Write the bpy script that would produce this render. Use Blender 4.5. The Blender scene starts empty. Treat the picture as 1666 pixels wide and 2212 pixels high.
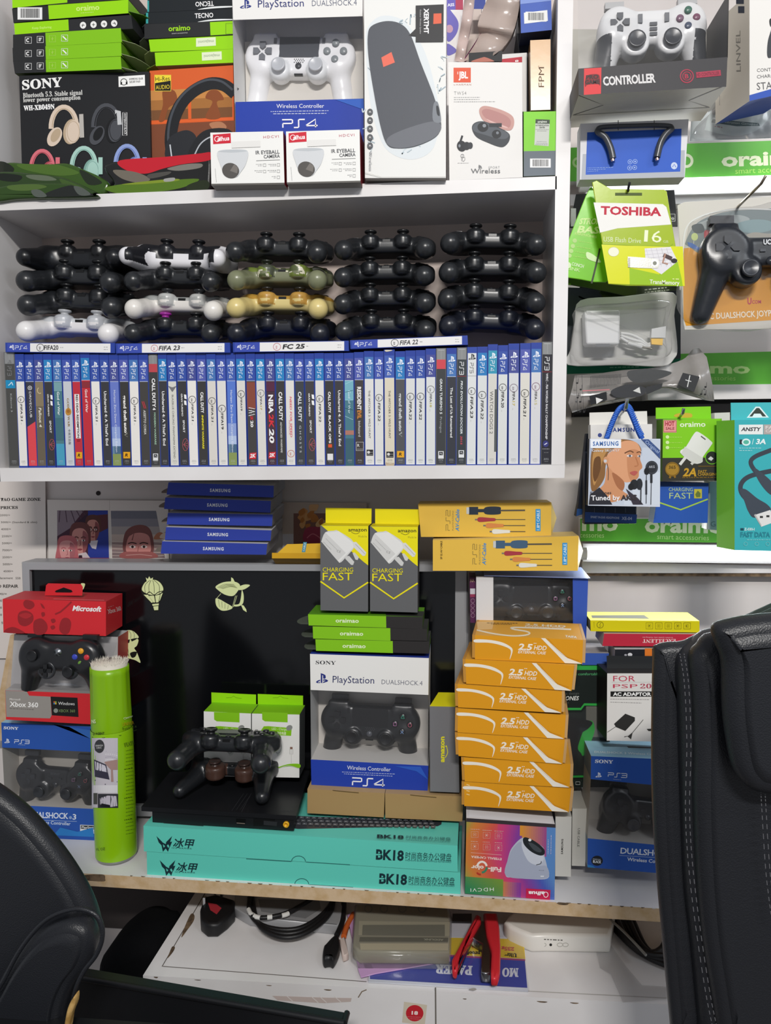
import bpy, math, random
import numpy as np
from mathutils import Vector, Matrix
SC = bpy.context.scene
COL = SC.collection
random.seed(7)

# ---------------------------------------------------------------- camera
F, CX, CY = 1640.0, 833.0, 1106.0          # focal length and centre in pixels of the 1666x2212 frame
CAM = Vector((0.0, -1.1, 1.35))
YAW, PITCH, ROLL = 0.095, 0.086, 0.006
fw = Vector((-math.sin(YAW)*math.cos(PITCH), math.cos(YAW)*math.cos(PITCH), -math.sin(PITCH)))
rt = Vector((math.cos(YAW), math.sin(YAW), 0))
up = rt.cross(fw)
rt, up = rt*math.cos(ROLL)-up*math.sin(ROLL), up*math.cos(ROLL)+rt*math.sin(ROLL)
cd = bpy.data.cameras.new('camera'); cam = bpy.data.objects.new('camera', cd); COL.objects.link(cam)
cd.sensor_fit = 'VERTICAL'; cd.sensor_height = 36.0; cd.lens = F*36.0/2212.0; cd.clip_start = 0.02
M = Matrix.Identity(4)
for i in range(3):
    M[i][0], M[i][1], M[i][2], M[i][3] = rt[i], up[i], -fw[i], CAM[i]
cam.matrix_world = M
SC.camera = cam

# ---------------------------------------------------------------- light and exposure
SC.view_settings.view_transform = 'Standard'
SC.view_settings.look = 'None'
SC.view_settings.exposure = -0.36
SC.view_settings.gamma = 1.0
SC.view_settings.use_curve_mapping = False
w = bpy.data.worlds.new('room_air'); SC.world = w; w.use_nodes = True
bg = w.node_tree.nodes['Background']
bg.inputs[0].default_value = (0.90, 0.93, 1.0, 1); bg.inputs[1].default_value = 0.43
def area(name, loc, target, sx, sy, power, col):
    l = bpy.data.lights.new(name, 'AREA'); l.shape = 'RECTANGLE'; l.size = sx; l.size_y = sy
    l.energy = power; l.color = col
    o = bpy.data.objects.new(name, l); COL.objects.link(o); o.location = loc
    o.rotation_euler = (Vector(target)-Vector(loc)).to_track_quat('-Z', 'Y').to_euler()
    return o
# the shop's ceiling tube behind the photographer and a second, weaker one
area('ceiling_tube_light', (0.25, -2.45, 2.7), (0.0, 0.1, 1.2), 0.62, 0.1, 74, (1.0, 0.97, 0.93))
area('shop_tube_light', (1.7, -1.9, 2.9), (0.6, 0.2, 1.2), 0.9, 0.1, 13, (0.9, 0.95, 1.0))

# ---------------------------------------------------------------- pixel rays
def ray(x, y):
    return fw*F + rt*(x-CX) - up*(y-CY)
def at(x, y, Y):
    d = ray(x, y)
    return CAM + d*((Y-CAM.y)/d.y)
def atz(x, y, Z):
    d = ray(x, y)
    return CAM + d*((Z-CAM.z)/d.z)
def on(x, y, o, n):
    d = ray(x, y)
    return CAM + d*((o-CAM).dot(n)/d.dot(n))
def zc(p):
    return (p-CAM).dot(fw)
# zoomed crops of the photograph: (scale, x, y)
C1=(3.2667,0,0); C2=(3.2038,450,0); C3=(5.1433,940,0); C4=(3.5751,1200,0); C5=(3.5751,1200,380); C6=(3.5751,1200,780)
B1=(3.332,0,440); B2=(3.332,470,440); B3=(4.9,900,440)
D4=(5.2063,0,730); D5=(5.2063,300,730); D6=(5.2063,600,730); D7=(5.0485,900,730)
E1=(4.6278,0,1020); E2=(4.5027,330,1020); E3=(4.165,620,1060); E4=(3.7864,860,1060); E5=(5.3742,0,1240); E6=(5.3742,0,1540)
E7=(4.2718,290,1480); E8=(4.4243,640,1300)
G1=(4.8094,970,1320); G2=(5.3742,980,1700); G3=(5.2654,1200,1220); G4=(6.4077,1200,1580); G5=(4.3842,640,1740)
G6=(3.8667,0,1640); G7=(3.332,300,1900); G8=(3.2667,750,1900); H1=(3.428,1180,1900); H2=(4.916,1380,1300); H3=(4.3217,1380,1700)
PX=(1.0,0,0)
def px(k, p):
    return (k[1]+p[0]/k[0], k[2]+p[1]/k[0])

# ---------------------------------------------------------------- materials
def lin(c):
    return c/12.92 if c <= 0.04045 else ((c+0.055)/1.055)**2.4
def hexc(h):
    h = h.lstrip('#')
    if len(h) == 3: h = ''.join(c*2 for c in h)
    return tuple(lin(int(h[i:i+2], 16)/255) for i in (0, 2, 4)) + (1.0,)
MATS = {}
def newmat(name):
    m = bpy.data.materials.new(name); m.use_nodes = True
    MATS[name] = m
    nt = m.node_tree
    return m, nt, nt.nodes['Principled BSDF']
def nd(nt, t, **kw):
    n = nt.nodes.new(t)
    for k, v in kw.items():
        if k.startswith('i_'): n.inputs[k[2:].replace('_', ' ')].default_value = v
        else: setattr(n, k, v)
    return n
def noise_bump(nt, b, scale, strength, dist=0.001, detail=3):
    tc = nd(nt, 'ShaderNodeTexCoord'); nz = nd(nt, 'ShaderNodeTexNoise'); nz.inputs['Scale'].default_value = scale
    nz.inputs['Detail'].default_value = detail
    nt.links.new(tc.outputs['Object'], nz.inputs['Vector'])
    bp = nd(nt, 'ShaderNodeBump'); bp.inputs['Strength'].default_value = strength; bp.inputs['Distance'].default_value = dist
    nt.links.new(nz.outputs['Fac'], bp.inputs['Height']); nt.links.new(bp.outputs['Normal'], b.inputs['Normal'])
    return nz
def attr_mat(name, rough, metal=0.0, spec=0.5, bump=0.0, bscale=300, coat=0.0):
    m, nt, b = newmat(name)
    a = nd(nt, 'ShaderNodeAttribute', attribute_name='Col')
    nt.links.new(a.outputs['Color'], b.inputs['Base Color'])
    b.inputs['Roughness'].default_value = rough; b.inputs['Metallic'].default_value = metal
    b.inputs['Specular IOR Level'].default_value = spec
    b.inputs['Coat Weight'].default_value = coat; b.inputs['Coat Roughness'].default_value = 0.08
    if bump: noise_bump(nt, b, bscale, bump)
    return m
attr_mat('printed_card', 0.5, spec=0.25, bump=0.05, bscale=220)
attr_mat('glossy_print', 0.24, spec=0.45, bump=0.04, bscale=90)
attr_mat('metal_foil', 0.42, metal=0.75, bump=0.08, bscale=120)
attr_mat('moulded_plastic', 0.3, spec=0.5, bump=0.03, bscale=900)
attr_mat('satin_plastic', 0.42, spec=0.35, bump=0.05, bscale=1200)
attr_mat('crinkled_film', 0.22, spec=0.55, bump=0.5, bscale=38)
attr_mat('brushed_metal', 0.3, metal=1.0, bump=0.05, bscale=500)
def solid(name, col, rough, metal=0, spec=0.5, bump=0, bscale=200, col2=None, cscale=20, cpow=(0.4, 0.65), bdist=0.001):
    m, nt, b = newmat(name)
    c = hexc(col); b.inputs['Base Color'].default_value = c
    b.inputs['Roughness'].default_value = rough; b.inputs['Metallic'].default_value = metal
    b.inputs['Specular IOR Level'].default_value = spec
    if bump: noise_bump(nt, b, bscale, bump, bdist)
    if col2:
        tc = nd(nt, 'ShaderNodeTexCoord'); nz = nd(nt, 'ShaderNodeTexNoise'); nz.inputs['Scale'].default_value = cscale; nz.inputs['Detail'].default_value = 5
        nt.links.new(tc.outputs['Object'], nz.inputs['Vector'])
        rp = nd(nt, 'ShaderNodeValToRGB'); rp.color_ramp.elements[0].color = c; rp.color_ramp.elements[1].color = hexc(col2)
        rp.color_ramp.elements[0].position, rp.color_ramp.elements[1].position = cpow
        nt.links.new(nz.outputs['Fac'], rp.inputs['Fac']); nt.links.new(rp.outputs['Color'], b.inputs['Base Color'])
    return m
solid('white_laminate', '#e6e4e4', 0.42, spec=0.4, bump=0.03, bscale=60, col2='#dcd9d8', cscale=6)
solid('back_panel', '#cfc0b8', 0.6, spec=0.3, bump=0.04, bscale=40, col2='#c4b3aa', cscale=5)
solid('wall_paint', '#d9d3d0', 0.6, spec=0.3, bump=0.05, bscale=30, col2='#d0c8c4', cscale=4)
solid('bare_chipboard', '#d2b896', 0.65, spec=0.2, bump=0.2, bscale=300, col2='#c4a67c', cscale=60)
solid('chipped_edge', '#7a6650', 0.8, spec=0.1, bump=0.4, bscale=200, col2='#4d4034', cscale=80)
solid('dark_skirt', '#4a4443', 0.7, spec=0.2, bump=0.05)  # dark tone for the shade below the desk, put into the colour
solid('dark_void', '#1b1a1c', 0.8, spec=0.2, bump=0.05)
solid('floor_tile', '#6f6a66', 0.5, spec=0.3, bump=0.02, col2='#5f5a57', cscale=3)
solid('silver_plastic', '#a6a7aa', 0.33, metal=0.2, spec=0.5, bump=0.04, bscale=800)
solid('screen_glass', '#0a0b0e', 0.12, spec=0.5, bump=0.015, bscale=6)
solid('black_plastic', '#17181b', 0.38, spec=0.4, bump=0.05, bscale=900)
solid('dark_fabric', '#0f1012', 0.9, spec=0.1, bump=0.4, bscale=500)
solid('black_rubber', '#141416', 0.45, spec=0.4, bump=0.1, bscale=300)
solid('chrome', '#c9ccd0', 0.18, metal=1.0, bump=0.02)
solid('stitch_thread', '#66666a', 0.8, spec=0.1, bump=0.2, bscale=900)
solid('foam', '#c8a468', 0.9, spec=0.05, bump=0.8, bscale=150, col2='#a07c44', cscale=90)
# leather: voronoi grain
m, nt, b = newmat('black_leather')
b.inputs['Base Color'].default_value = hexc('#1d1f24'); b.inputs['Roughness'].default_value = 0.4; b.inputs['Specular IOR Level'].default_value = 0.45
tc = nd(nt, 'ShaderNodeTexCoord'); vo = nd(nt, 'ShaderNodeTexVoronoi'); vo.inputs['Scale'].default_value = 700
nz = nd(nt, 'ShaderNodeTexNoise'); nz.inputs['Scale'].default_value = 9
ad = nd(nt, 'ShaderNodeMath', operation='MULTIPLY_ADD'); ad.inputs[1].default_value = 6.0
nt.links.new(tc.outputs['Object'], vo.inputs['Vector']); nt.links.new(tc.outputs['Object'], nz.inputs['Vector'])
nt.links.new(nz.outputs['Fac'], ad.inputs[0]); nt.links.new(vo.outputs['Distance'], ad.inputs[2])
bp = nd(nt, 'ShaderNodeBump'); bp.inputs['Strength'].default_value = 0.3; bp.inputs['Distance'].default_value = 0.0007
nt.links.new(ad.outputs[0], bp.inputs['Height']); nt.links.new(bp.outputs['Normal'], b.inputs['Normal'])
# clear packaging film: mostly transparent with a fresnel gloss
def clear_mat(name, tint, gl, rough, bumps, bsc):
    m, nt, b = newmat(name); nt.nodes.remove(b)
    out = nt.nodes['Material Output']
    tr = nd(nt, 'ShaderNodeBsdfTransparent'); tr.inputs[0].default_value = tint
    gs = nd(nt, 'ShaderNodeBsdfGlossy'); gs.inputs['Roughness'].default_value = rough
    df = nd(nt, 'ShaderNodeBsdfDiffuse'); df.inputs[0].default_value = (0.8, 0.8, 0.82, 1)
    ge = nd(nt, 'ShaderNodeNewGeometry'); dt = nd(nt, 'ShaderNodeVectorMath', operation='DOT_PRODUCT')
    def mth(op, a, v):
        n = nd(nt, 'ShaderNodeMath', operation=op); nt.links.new(a, n.inputs[0 if op != 'SUBTRACT' else 1])
        if v is not None: n.inputs[1 if op != 'SUBTRACT' else 0].default_value = v
        return n.outputs[0]
    nt.links.new(ge.outputs['Incoming'], dt.inputs[0])
    fr = mth('ADD', mth('MULTIPLY', mth('POWER', mth('SUBTRACT', mth('ABSOLUTE', dt.outputs['Value'], None), 1.0), 5.0), 0.8), 0.045)
    tc = nd(nt, 'ShaderNodeTexCoord'); nz = nd(nt, 'ShaderNodeTexNoise'); nz.inputs['Scale'].default_value = bsc
    nt.links.new(tc.outputs['Object'], nz.inputs['Vector'])
    bp = nd(nt, 'ShaderNodeBump'); bp.inputs['Strength'].default_value = bumps; bp.inputs['Distance'].default_value = 0.004
    nt.links.new(nz.outputs['Fac'], bp.inputs['Height'])
    nt.links.new(bp.outputs['Normal'], gs.inputs['Normal']); nt.links.new(bp.outputs['Normal'], dt.inputs[1])
    mx = nd(nt, 'ShaderNodeMixShader'); mx2 = nd(nt, 'ShaderNodeMixShader'); mx2.inputs[0].default_value = gl
    nt.links.new(fr, mx.inputs[0]); nt.links.new(tr.outputs[0], mx.inputs[1]); nt.links.new(gs.outputs[0], mx.inputs[2])
    nt.links.new(mx.outputs[0], mx2.inputs[1]); nt.links.new(df.outputs[0], mx2.inputs[2])
    nt.links.new(mx2.outputs[0], out.inputs['Surface'])
clear_mat('clear_window', (0.96, 0.96, 0.97, 1), 0.02, 0.1, 0.25, 14)
clear_mat('clear_blister', (0.93, 0.93, 0.93, 1), 0.07, 0.12, 0.5, 22)
clear_mat('cloudy_film', (0.85, 0.85, 0.85, 1), 0.3, 0.2, 0.7, 30)
def lamp_mat(name, col, st):
    m, nt, b = newmat(name)
    b.inputs['Base Color'].default_value = (0.9, 0.9, 0.9, 1)
    b.inputs['Emission Color'].default_value = col; b.inputs['Emission Strength'].default_value = st
lamp_mat('lit_tube', (0.93, 0.97, 1.0, 1), 3.0)
CLS = {'': 'printed_card', 'g': 'glossy_print', 'm': 'metal_foil', 'k': 'moulded_plastic', 's': 'satin_plastic', 'c': 'crinkled_film', 'b': 'brushed_metal'}
WHITE = (1, 1, 1, 1)
def spec(s):
    if isinstance(s, tuple): return s
    if s[0] == '@': return s[1:], WHITE
    i = s.index('#')
    return CLS[s[:i]], hexc(s[i:])

# ---------------------------------------------------------------- mesh builder
class MB:
    def __init__(s, name=None, parent=None, label=None, kind=None):
        s.v, s.f, s.m, s.c, s.s = [], [], [], [], []
        s.name, s.parent, s.label, s.kind, s.kids, s.obj = name, parent, label, kind, [], None
    def face(s, pts, mat, smooth=False):
        i = len(s.v); s.v.extend([tuple(p) for p in pts]); s.f.append(tuple(range(i, i+len(pts))))
        mn, c = spec(mat); s.m.append(mn); s.c.append(c); s.s.append(smooth)
    def mesh(s, vs, fs, mat, smooth=True):
        i = len(s.v); s.v.extend([tuple(p) for p in vs]); n = len(fs)
        s.f.extend([tuple(int(a)+i for a in q) for q in fs])
        if isinstance(mat, list):
            for k in mat: mn, c = spec(k); s.m.append(mn); s.c.append(c)
        else:
            mn, c = spec(mat); s.m.extend([mn]*n); s.c.extend([c]*n)
        s.s.extend([smooth]*n)
    def hexa(s, a, b, mats):
        """a, b: front and back loops (TL,TR,BR,BL); mats front,back,left,right,top,bottom"""
        if isinstance(mats, str): mats = [mats]*6
        f, k, l, r, t, u = mats
        if f: s.face([a[3], a[2], a[1], a[0]], f)
        if k: s.face([b[0], b[1], b[2], b[3]], k)
        if l: s.face([b[3], a[3], a[0], b[0]], l)
        if r: s.face([a[2], b[2], b[1], a[1]], r)
        if t: s.face([a[0], a[1], b[1], b[0]], t)
        if u: s.face([b[3], b[2], a[2], a[3]], u)
    def boxw(s, o, U, V, W, mats):
        a = [o+V, o+U+V, o+U, o]
        s.hexa(a, [p+W for p in a], mats)
    def tube(s, pts, r, mat, n=8, cap=True):
        pts = [Vector(p) for p in pts]; rings = []; N = len(pts); prev = None
        for i, p in enumerate(pts):
            t = (pts[min(i+1, N-1)]-pts[max(i-1, 0)]).normalized()
            a = prev if prev is not None else (Vector((0, 0, 1)) if abs(t.z) < 0.9 else Vector((1, 0, 0)))
            x = (a - t*a.dot(t)).normalized(); prev = x; y = t.cross(x)
            rr = r[i] if isinstance(r, (list, tuple)) else r
            rings.append([p+(x*math.cos(2*math.pi*k/n)+y*math.sin(2*math.pi*k/n))*rr for k in range(n)])
        vs = [q for g in rings for q in g]
        fs = [(i*n+k, i*n+(k+1) % n, (i+1)*n+(k+1) % n, (i+1)*n+k) for i in range(N-1) for k in range(n)]
        s.mesh(vs, fs, mat)
        if cap:
            s.face(list(reversed(rings[0])), mat); s.face(rings[-1], mat)
    def lathe(s, o, ax, prof, mat, n=32, ref=None):
        """prof: list of (r, h) along axis ax from o"""
        ax = Vector(ax).normalized(); a = ref or (Vector((1, 0, 0)) if abs(ax.x) < 0.9 else Vector((0, 1, 0)))
        x = (a-ax*a.dot(ax)).normalized(); y = ax.cross(x); o = Vector(o)
        vs = [o+ax*h+(x*math.cos(2*math.pi*k/n)+y*math.sin(2*math.pi*k/n))*r for r, h in prof for k in range(n)]
        fs = [(i*n+k, i*n+(k+1) % n, (i+1)*n+(k+1) % n, (i+1)*n+k) for i in range(len(prof)-1) for k in range(n)]
        s.mesh(vs, fs, mat)
    def data(s, origin):
        me = bpy.data.meshes.new(s.name or 'mesh')
        o = np.array(origin)
        me.from_pydata([tuple(np.array(p)-o) for p in s.v], [], s.f)
        slots = {}
        for mn in s.m:
            if mn not in slots:
                slots[mn] = len(slots); me.materials.append(MATS[mn])
        me.polygons.foreach_set('material_index', [slots[x] for x in s.m])
        me.polygons.foreach_set('use_smooth', s.s)
        at_ = me.color_attributes.new('Col', 'FLOAT_COLOR', 'CORNER')
        arr = []
        for f, c in zip(s.f, s.c): arr.extend(list(c)*len(f))
        at_.data.foreach_set('color', arr)
        me.update()
        return me
ALLT = []
class Thing:
    def __init__(s, name, label=None, cat=None, group=None, kind=None):
        s.name, s.label, s.cat, s.group, s.kind, s.parts = name, label, cat, group, kind, []
        ALLT.append(s)
    def part(s, name, parent=None, label=None, kind=None):
        m = MB(name, parent, label, kind); s.parts.append(m); return m
    def whole(s):
        m = MB(s.name); s.parts.append(m); s.single = True; return m
    def done(s, loc=None):
        vs = np.array([p for m in s.parts for p in m.v])
        lo, hi = vs.min(0), vs.max(0)
        L = Vector(loc) if loc is not None else Vector(((lo[0]+hi[0])/2, (lo[1]+hi[1])/2, lo[2]))
        if getattr(s, 'single', False):
            root = bpy.data.objects.new(s.name, s.parts[0].data(L))
        else:
            root = bpy.data.objects.new(s.name, None); root.empty_display_size = 0.02
        COL.objects.link(root); root.location = L
        tag(root, s.label, s.cat, s.group, s.kind)
        if not getattr(s, 'single', False):
            for m in s.parts:
                if not m.v: continue
                o = bpy.data.objects.new(m.name, m.data(L)); COL.objects.link(o); m.obj = o
                o.parent = m.parent.obj if m.parent is not None else root
                if m.label: o['label'] = m.label
                if m.kind: o['kind'] = m.kind
        s.root = root
        return root
def tag(o, label=None, cat=None, group=None, kind=None):
    if label: o['label'] = label
    if cat: o['category'] = cat
    if group: o['group'] = group
    if kind: o['kind'] = kind
def copy_thing(root, matrix=None, label=None, group=None):
    r = root.copy(); COL.objects.link(r)
    if matrix is not None: r.matrix_world = matrix
    if label: r['label'] = label
    if group: r['group'] = group
    for ch in root.children:
        c = ch.copy(); COL.objects.link(c); c.parent = r
        for g in ch.children:
            d = g.copy(); COL.objects.link(d); d.parent = c
    return r
def structure(name, fn):
    t = Thing(name, kind='structure'); fn(t.whole()); return t.done()

# ---------------------------------------------------------------- lettering
SERIF = {}
for i, ch in enumerate('ABCDEFGHIJKLMNOPQRSTUVWXYZ'): SERIF[ch] = chr(0x1D400+i)
for i, ch in enumerate('abcdefghijklmnopqrstuvwxyz'): SERIF[ch] = chr(0x1D41A+i)
for i, ch in enumerate('0123456789'): SERIF[ch] = chr(0x1D7CE+i)
TXT = {}
def glyphs(s, st):
    k = (s, st)
    if k in TXT: return TXT[k]
    body = ''.join(SERIF.get(c, c) for c in s) if 's' in st else s
    c = bpy.data.curves.new('lettering', 'FONT'); c.body = body; c.resolution_u = 2
    if 'b' in st: c.offset = 0.018
    if 'B' in st: c.offset = 0.035
    if 'l' in st: c.offset = -0.012
    if 'w' in st: c.space_character = 1.25
    if 'n' in st: c.space_character = 0.93
    o = bpy.data.objects.new('lettering', c)
    me = bpy.data.meshes.new_from_object(o)
    vs = np.array([(v.co.x, v.co.y) for v in me.vertices]) if len(me.vertices) else np.zeros((1, 2))
    fs = [tuple(p.vertices) for p in me.polygons]
    bpy.data.objects.remove(o); bpy.data.curves.remove(c); bpy.data.meshes.remove(me)
    cap = 0.70
    x0, x1 = vs[:, 0].min(), vs[:, 0].max()
    vs = np.column_stack([(vs[:, 0]-x0)/max(x1-x0, 1e-6), vs[:, 1]/cap])
    # two-letter drop of duplicate weights keeps it light
    TXT[k] = (vs, fs); return TXT[k]
def spline(pts, n=6, closed=True):
    out = []; N = len(pts)
    rng = range(N) if closed else range(N-1)
    for i in rng:
        if closed: p0, p1, p2, p3 = pts[i-1], pts[i], pts[(i+1) % N], pts[(i+2) % N]
        else: p0, p1, p2, p3 = pts[max(i-1, 0)], pts[i], pts[i+1], pts[min(i+2, N-1)]
        for k in range(n):
            t = k/n
            out.append(tuple(0.5*((2*b)+(-a+c)*t+(2*a-5*b+4*c-d)*t*t+(-a+3*b-3*c+d)*t**3) for a, b, c, d in zip(p0, p1, p2, p3)))
    if not closed: out.append(tuple(pts[-1]))
    return out

class Face:
    """a flat printed surface; every coordinate is given in a crop of the photograph and lands on this surface"""
    def __init__(s, mb, o, n, k=PX):
        s.mb, s.o, s.n, s.k, s.i = mb, Vector(o), Vector(n).normalized(), k, 0
        if (CAM-s.o).dot(s.n) < 0: s.n = -s.n
    def P(s, p, off=0.0):
        x, y = px(s.k, p)
        return on(x, y, s.o+s.n*off, s.n)
    def nxt(s):
        s.i += 1; return 0.00012+s.i*0.00003
    def poly(s, pts, mat):
        o = s.nxt(); q = [s.P(p, o) for p in pts]
        nn = Vector((0, 0, 0))
        for i in range(len(q)):
            a, b = q[i]-q[0], q[(i+1) % len(q)]-q[0]; nn += a.cross(b)
        if nn.dot(s.n) < 0: q.reverse()
        s.mb.face(q, mat)
    def blob(s, pts, mat, n=5): s.poly(spline(pts, n), mat)
    def rect(s, x0, y0, x1, y1, mat): s.poly([(x0, y0), (x1, y0), (x1, y1), (x0, y1)], mat)
    def oval(s, cx, cy, rx, ry, mat, n=24, rot=0.0):
        c, q = math.cos(rot), math.sin(rot)
        s.poly([(cx+rx*math.cos(a)*c-ry*math.sin(a)*q, cy+rx*math.cos(a)*q+ry*math.sin(a)*c) for a in (2*math.pi*i/n for i in range(n))], mat)
    def line(s, pts, w, mat, closed=False):
        o = s.nxt(); pts = [Vector((p[0], p[1])) for p in pts]; N = len(pts); L, R = [], []
        for i, p in enumerate(pts):
            if closed: a, b = pts[i-1], pts[(i+1) % N]
            else: a, b = pts[max(i-1, 0)], pts[min(i+1, N-1)]
            t = (b-a); t = t.normalized() if t.length > 0 else Vector((1, 0)); q = Vector((-t.y, t.x))*(w/2)
            L.append(p+q); R.append(p-q)
        seg = range(N) if closed else range(N-1)
        vs = [s.P(p, o) for p in L+R]
        s.mb.mesh(vs, [(i, (i+1) % N, N+(i+1) % N, N+i) for i in seg], mat, False)
    def ring(s, cx, cy, r, w, mat, ry=None, n=28):
        s.line([(cx+r*math.cos(2*math.pi*i/n), cy+(ry or r)*math.sin(2*math.pi*i/n)) for i in range(n)], w, mat, True)
    def frame(s, x0, y0, x1, y1, w, mat): s.line([(x0, y0), (x1, y0), (x1, y1), (x0, y1)], w, mat, True)
    def text(s, t, a, b, h, mat, st='', slant=0.0):
        """t fitted between baseline points a and b, capital height h"""
        vs, fs = glyphs(t, st); o = s.nxt()
        a, b = Vector(a), Vector(b); d = b-a; u = Vector((d.y, -d.x)).normalized()*h
        sl = d.normalized()*h*(slant+(0.22 if 'i' in st else 0))
        P0 = s.P(a, o); PX_ = s.P(b, o)-P0; PY_ = s.P(a+u+sl, o)-P0
        s.mb.mesh([P0+PX_*float(x)+PY_*float(y) for x, y in vs], fs, mat, False)
    def fine(s, x0, y0, x1, y1, mat, w=None, h=3.0, seed=1):
        """a line of print too small to read"""
        r = random.Random(seed*977+int(x0*7+y0)); L = math.hypot(x1-x0, y1-y0); t = 0.0; dx, dy = (x1-x0)/L, (y1-y0)/L
        o = s.nxt(); vs, fs = [], []
        while t < L:
            e = min(t+h*r.uniform(1.0, 3.2), L); i = len(vs)
            for q, k in ((t, -.5), (e, -.5), (e, .5), (t, .5)):
                vs.append(s.P((x0+dx*q-dy*h*k*0.7, y0+dy*q+dx*h*k*0.7), o))
            fs.append((i, i+1, i+2, i+3)); t = e+h*0.8
        s.mb.mesh(vs, fs, mat, False)
    def barcode(s, x0, y0, x1, y1, vert=True, bg='#eeeeee'):
        s.rect(x0, y0, x1, y1, bg); r = random.Random(int(x0+y0)); m = (x1-x0)*0.12; x = x0+m
        o = s.nxt(); vs, fs = [], []
        while x < x1-m:
            ww = r.choice((1, 1, 2, 3))*(x1-x0)/110; i = len(vs)
            for q in ((x, y0+(y1-y0)*.1), (x+ww, y0+(y1-y0)*.1), (x+ww, y1-(y1-y0)*.14), (x, y1-(y1-y0)*.14)): vs.append(s.P(q, o))
            fs.append((i, i+1, i+2, i+3)); x += ww+r.choice((1, 1, 2))*(x1-x0)/110
        s.mb.mesh(vs, fs, '#333333', False)
    def grad(s, pts, cols, nx=12, ny=12, cls='g'):
        """colour blend printed over a quad: cols(u,v) -> hex"""
        o = s.nxt(); tl, tr, br, bl = [Vector(p) for p in pts]
        def q(u, v): return (tl*(1-u)+tr*u)*(1-v)+(bl*(1-u)+br*u)*v
        vs = [s.P(q(i/nx, j/ny), o) for j in range(ny+1) for i in range(nx+1)]
        fs, ms = [], []
        for j in range(ny):
            for i in range(nx):
                a = j*(nx+1)+i; fs.append((a+nx+1, a+nx+2, a+1, a))
                ms.append((CLS[cls], cols((i+.5)/nx, (j+.5)/ny)))
        s.mb.mesh(vs, fs, ms, False)
    def pslogo(s, x, y, h, mat, rot=0):
        """upright P standing on a flat S; (x,y) is the centre of the base, h the height"""
        def T(pts): return [(x+h*(a*math.cos(rot)-b*math.sin(rot)), y+h*(a*math.sin(rot)+b*math.cos(rot))) for a, b in pts]
        s.poly(T([(-.12, -1.0), (.12, -.93), (.36, -.80), (.40, -.55), (.30, -.42), (.12, -.46), (.12, -.78), (.04, -.80), (.04, .02), (-.12, -.04)]), mat)
        s.poly(T([(-.18, -.34), (-.18, -.22), (-.42, -.12), (-.36, -.06), (-.18, -.10), (-.18, .0), (-.5, .0), (-.62, -.10), (-.46, -.24)]), mat)
        s.poly(T([(.12, -.36), (.42, -.38), (.64, -.26), (.56, -.14), (.12, .0), (.12, -.12), (.36, -.22), (.32, -.26), (.12, -.22)]), mat)
    def psword(s, n, a, b, h, mat, w=None):
        """the squared-off PS + digit word, drawn with strokes between baseline a-b"""
        a, b = Vector(a), Vector(b); d = b-a; u = Vector((d.y, -d.x)).normalized()*h; w = w or h*0.15
        def T(pts): return [tuple(a+d*x+u*y) for x, y in pts]
        s.line(T([(0, .95), (.27, .95), (.30, .9), (.30, .55), (.27, .5), (.03, .5), (.02, .46), (.02, 0)]), w, mat)
        s.line(T([(.66, .95), (.50, .95), (.48, .9), (.48, .06), (.46, 0), (.34, 0)]), w, mat)
        g = {'2': [(.72, .95), (.97, .95), (1, .9), (1, .55), (.97, .5), (.75, .5), (.72, .45), (.72, 0), (1, 0)],
             '3': [(.70, .95), (.97, .95), (1, .9), (1, .05), (.97, 0), (.70, 0)],
             '4': [(.97, 0), (.97, .95), (.70, .25), (.71, .2), (1.03, .2)],
             '5': [(1, .95), (.72, .95), (.72, .52), (.97, .5), (1, .45), (1, .05), (.97, 0), (.70, 0)]}[n]
        s.line(T(g), w, mat)
        if n == '3': s.line(T([(.74, .48), (.98, .48)]), w, mat)

def face_plane(o, yaw, lean):
    return Vector((math.sin(yaw)*math.cos(lean), -math.cos(yaw)*math.cos(lean), math.sin(lean)))
class Box:
    """a carton whose front is the four picture corners set on a plane at depth Y"""
    def __init__(s, mb, k, TL, TR, BR, BL, Y, depth, mats, yaw=0.0, lean=0.0, W=None, back=1.0):
        s.mb = mb; q = [px(k, p) for p in (TL, TR, BR, BL)]
        o = at(q[3][0], q[3][1], Y); n = face_plane(o, yaw, lean); s.n = n
        s.a = [on(x, y, o, n) for x, y in q]
        s.W = Vector(W) if W is not None else -n*depth
        c = (s.a[0]+s.a[1]+s.a[2]+s.a[3])/4
        s.b = [c+(p-c)*back+s.W for p in s.a]
        if isinstance(mats, str): mats = [mats]*6
        mb.hexa(s.a, s.b, mats)
        s.front = Face(mb, o, n, k)
        s.k = k
    def _f(s, p, q, r):
        n = (q-p).cross(r-p); return Face(s.mb, p, n, s.k)
    def top(s): return s._f(s.a[0], s.a[1], s.b[0])
    def bottom(s): return s._f(s.a[3], s.a[2], s.b[3])
    def left(s): return s._f(s.a[0], s.a[3], s.b[0])
    def right(s): return s._f(s.a[1], s.a[2], s.b[1])

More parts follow.
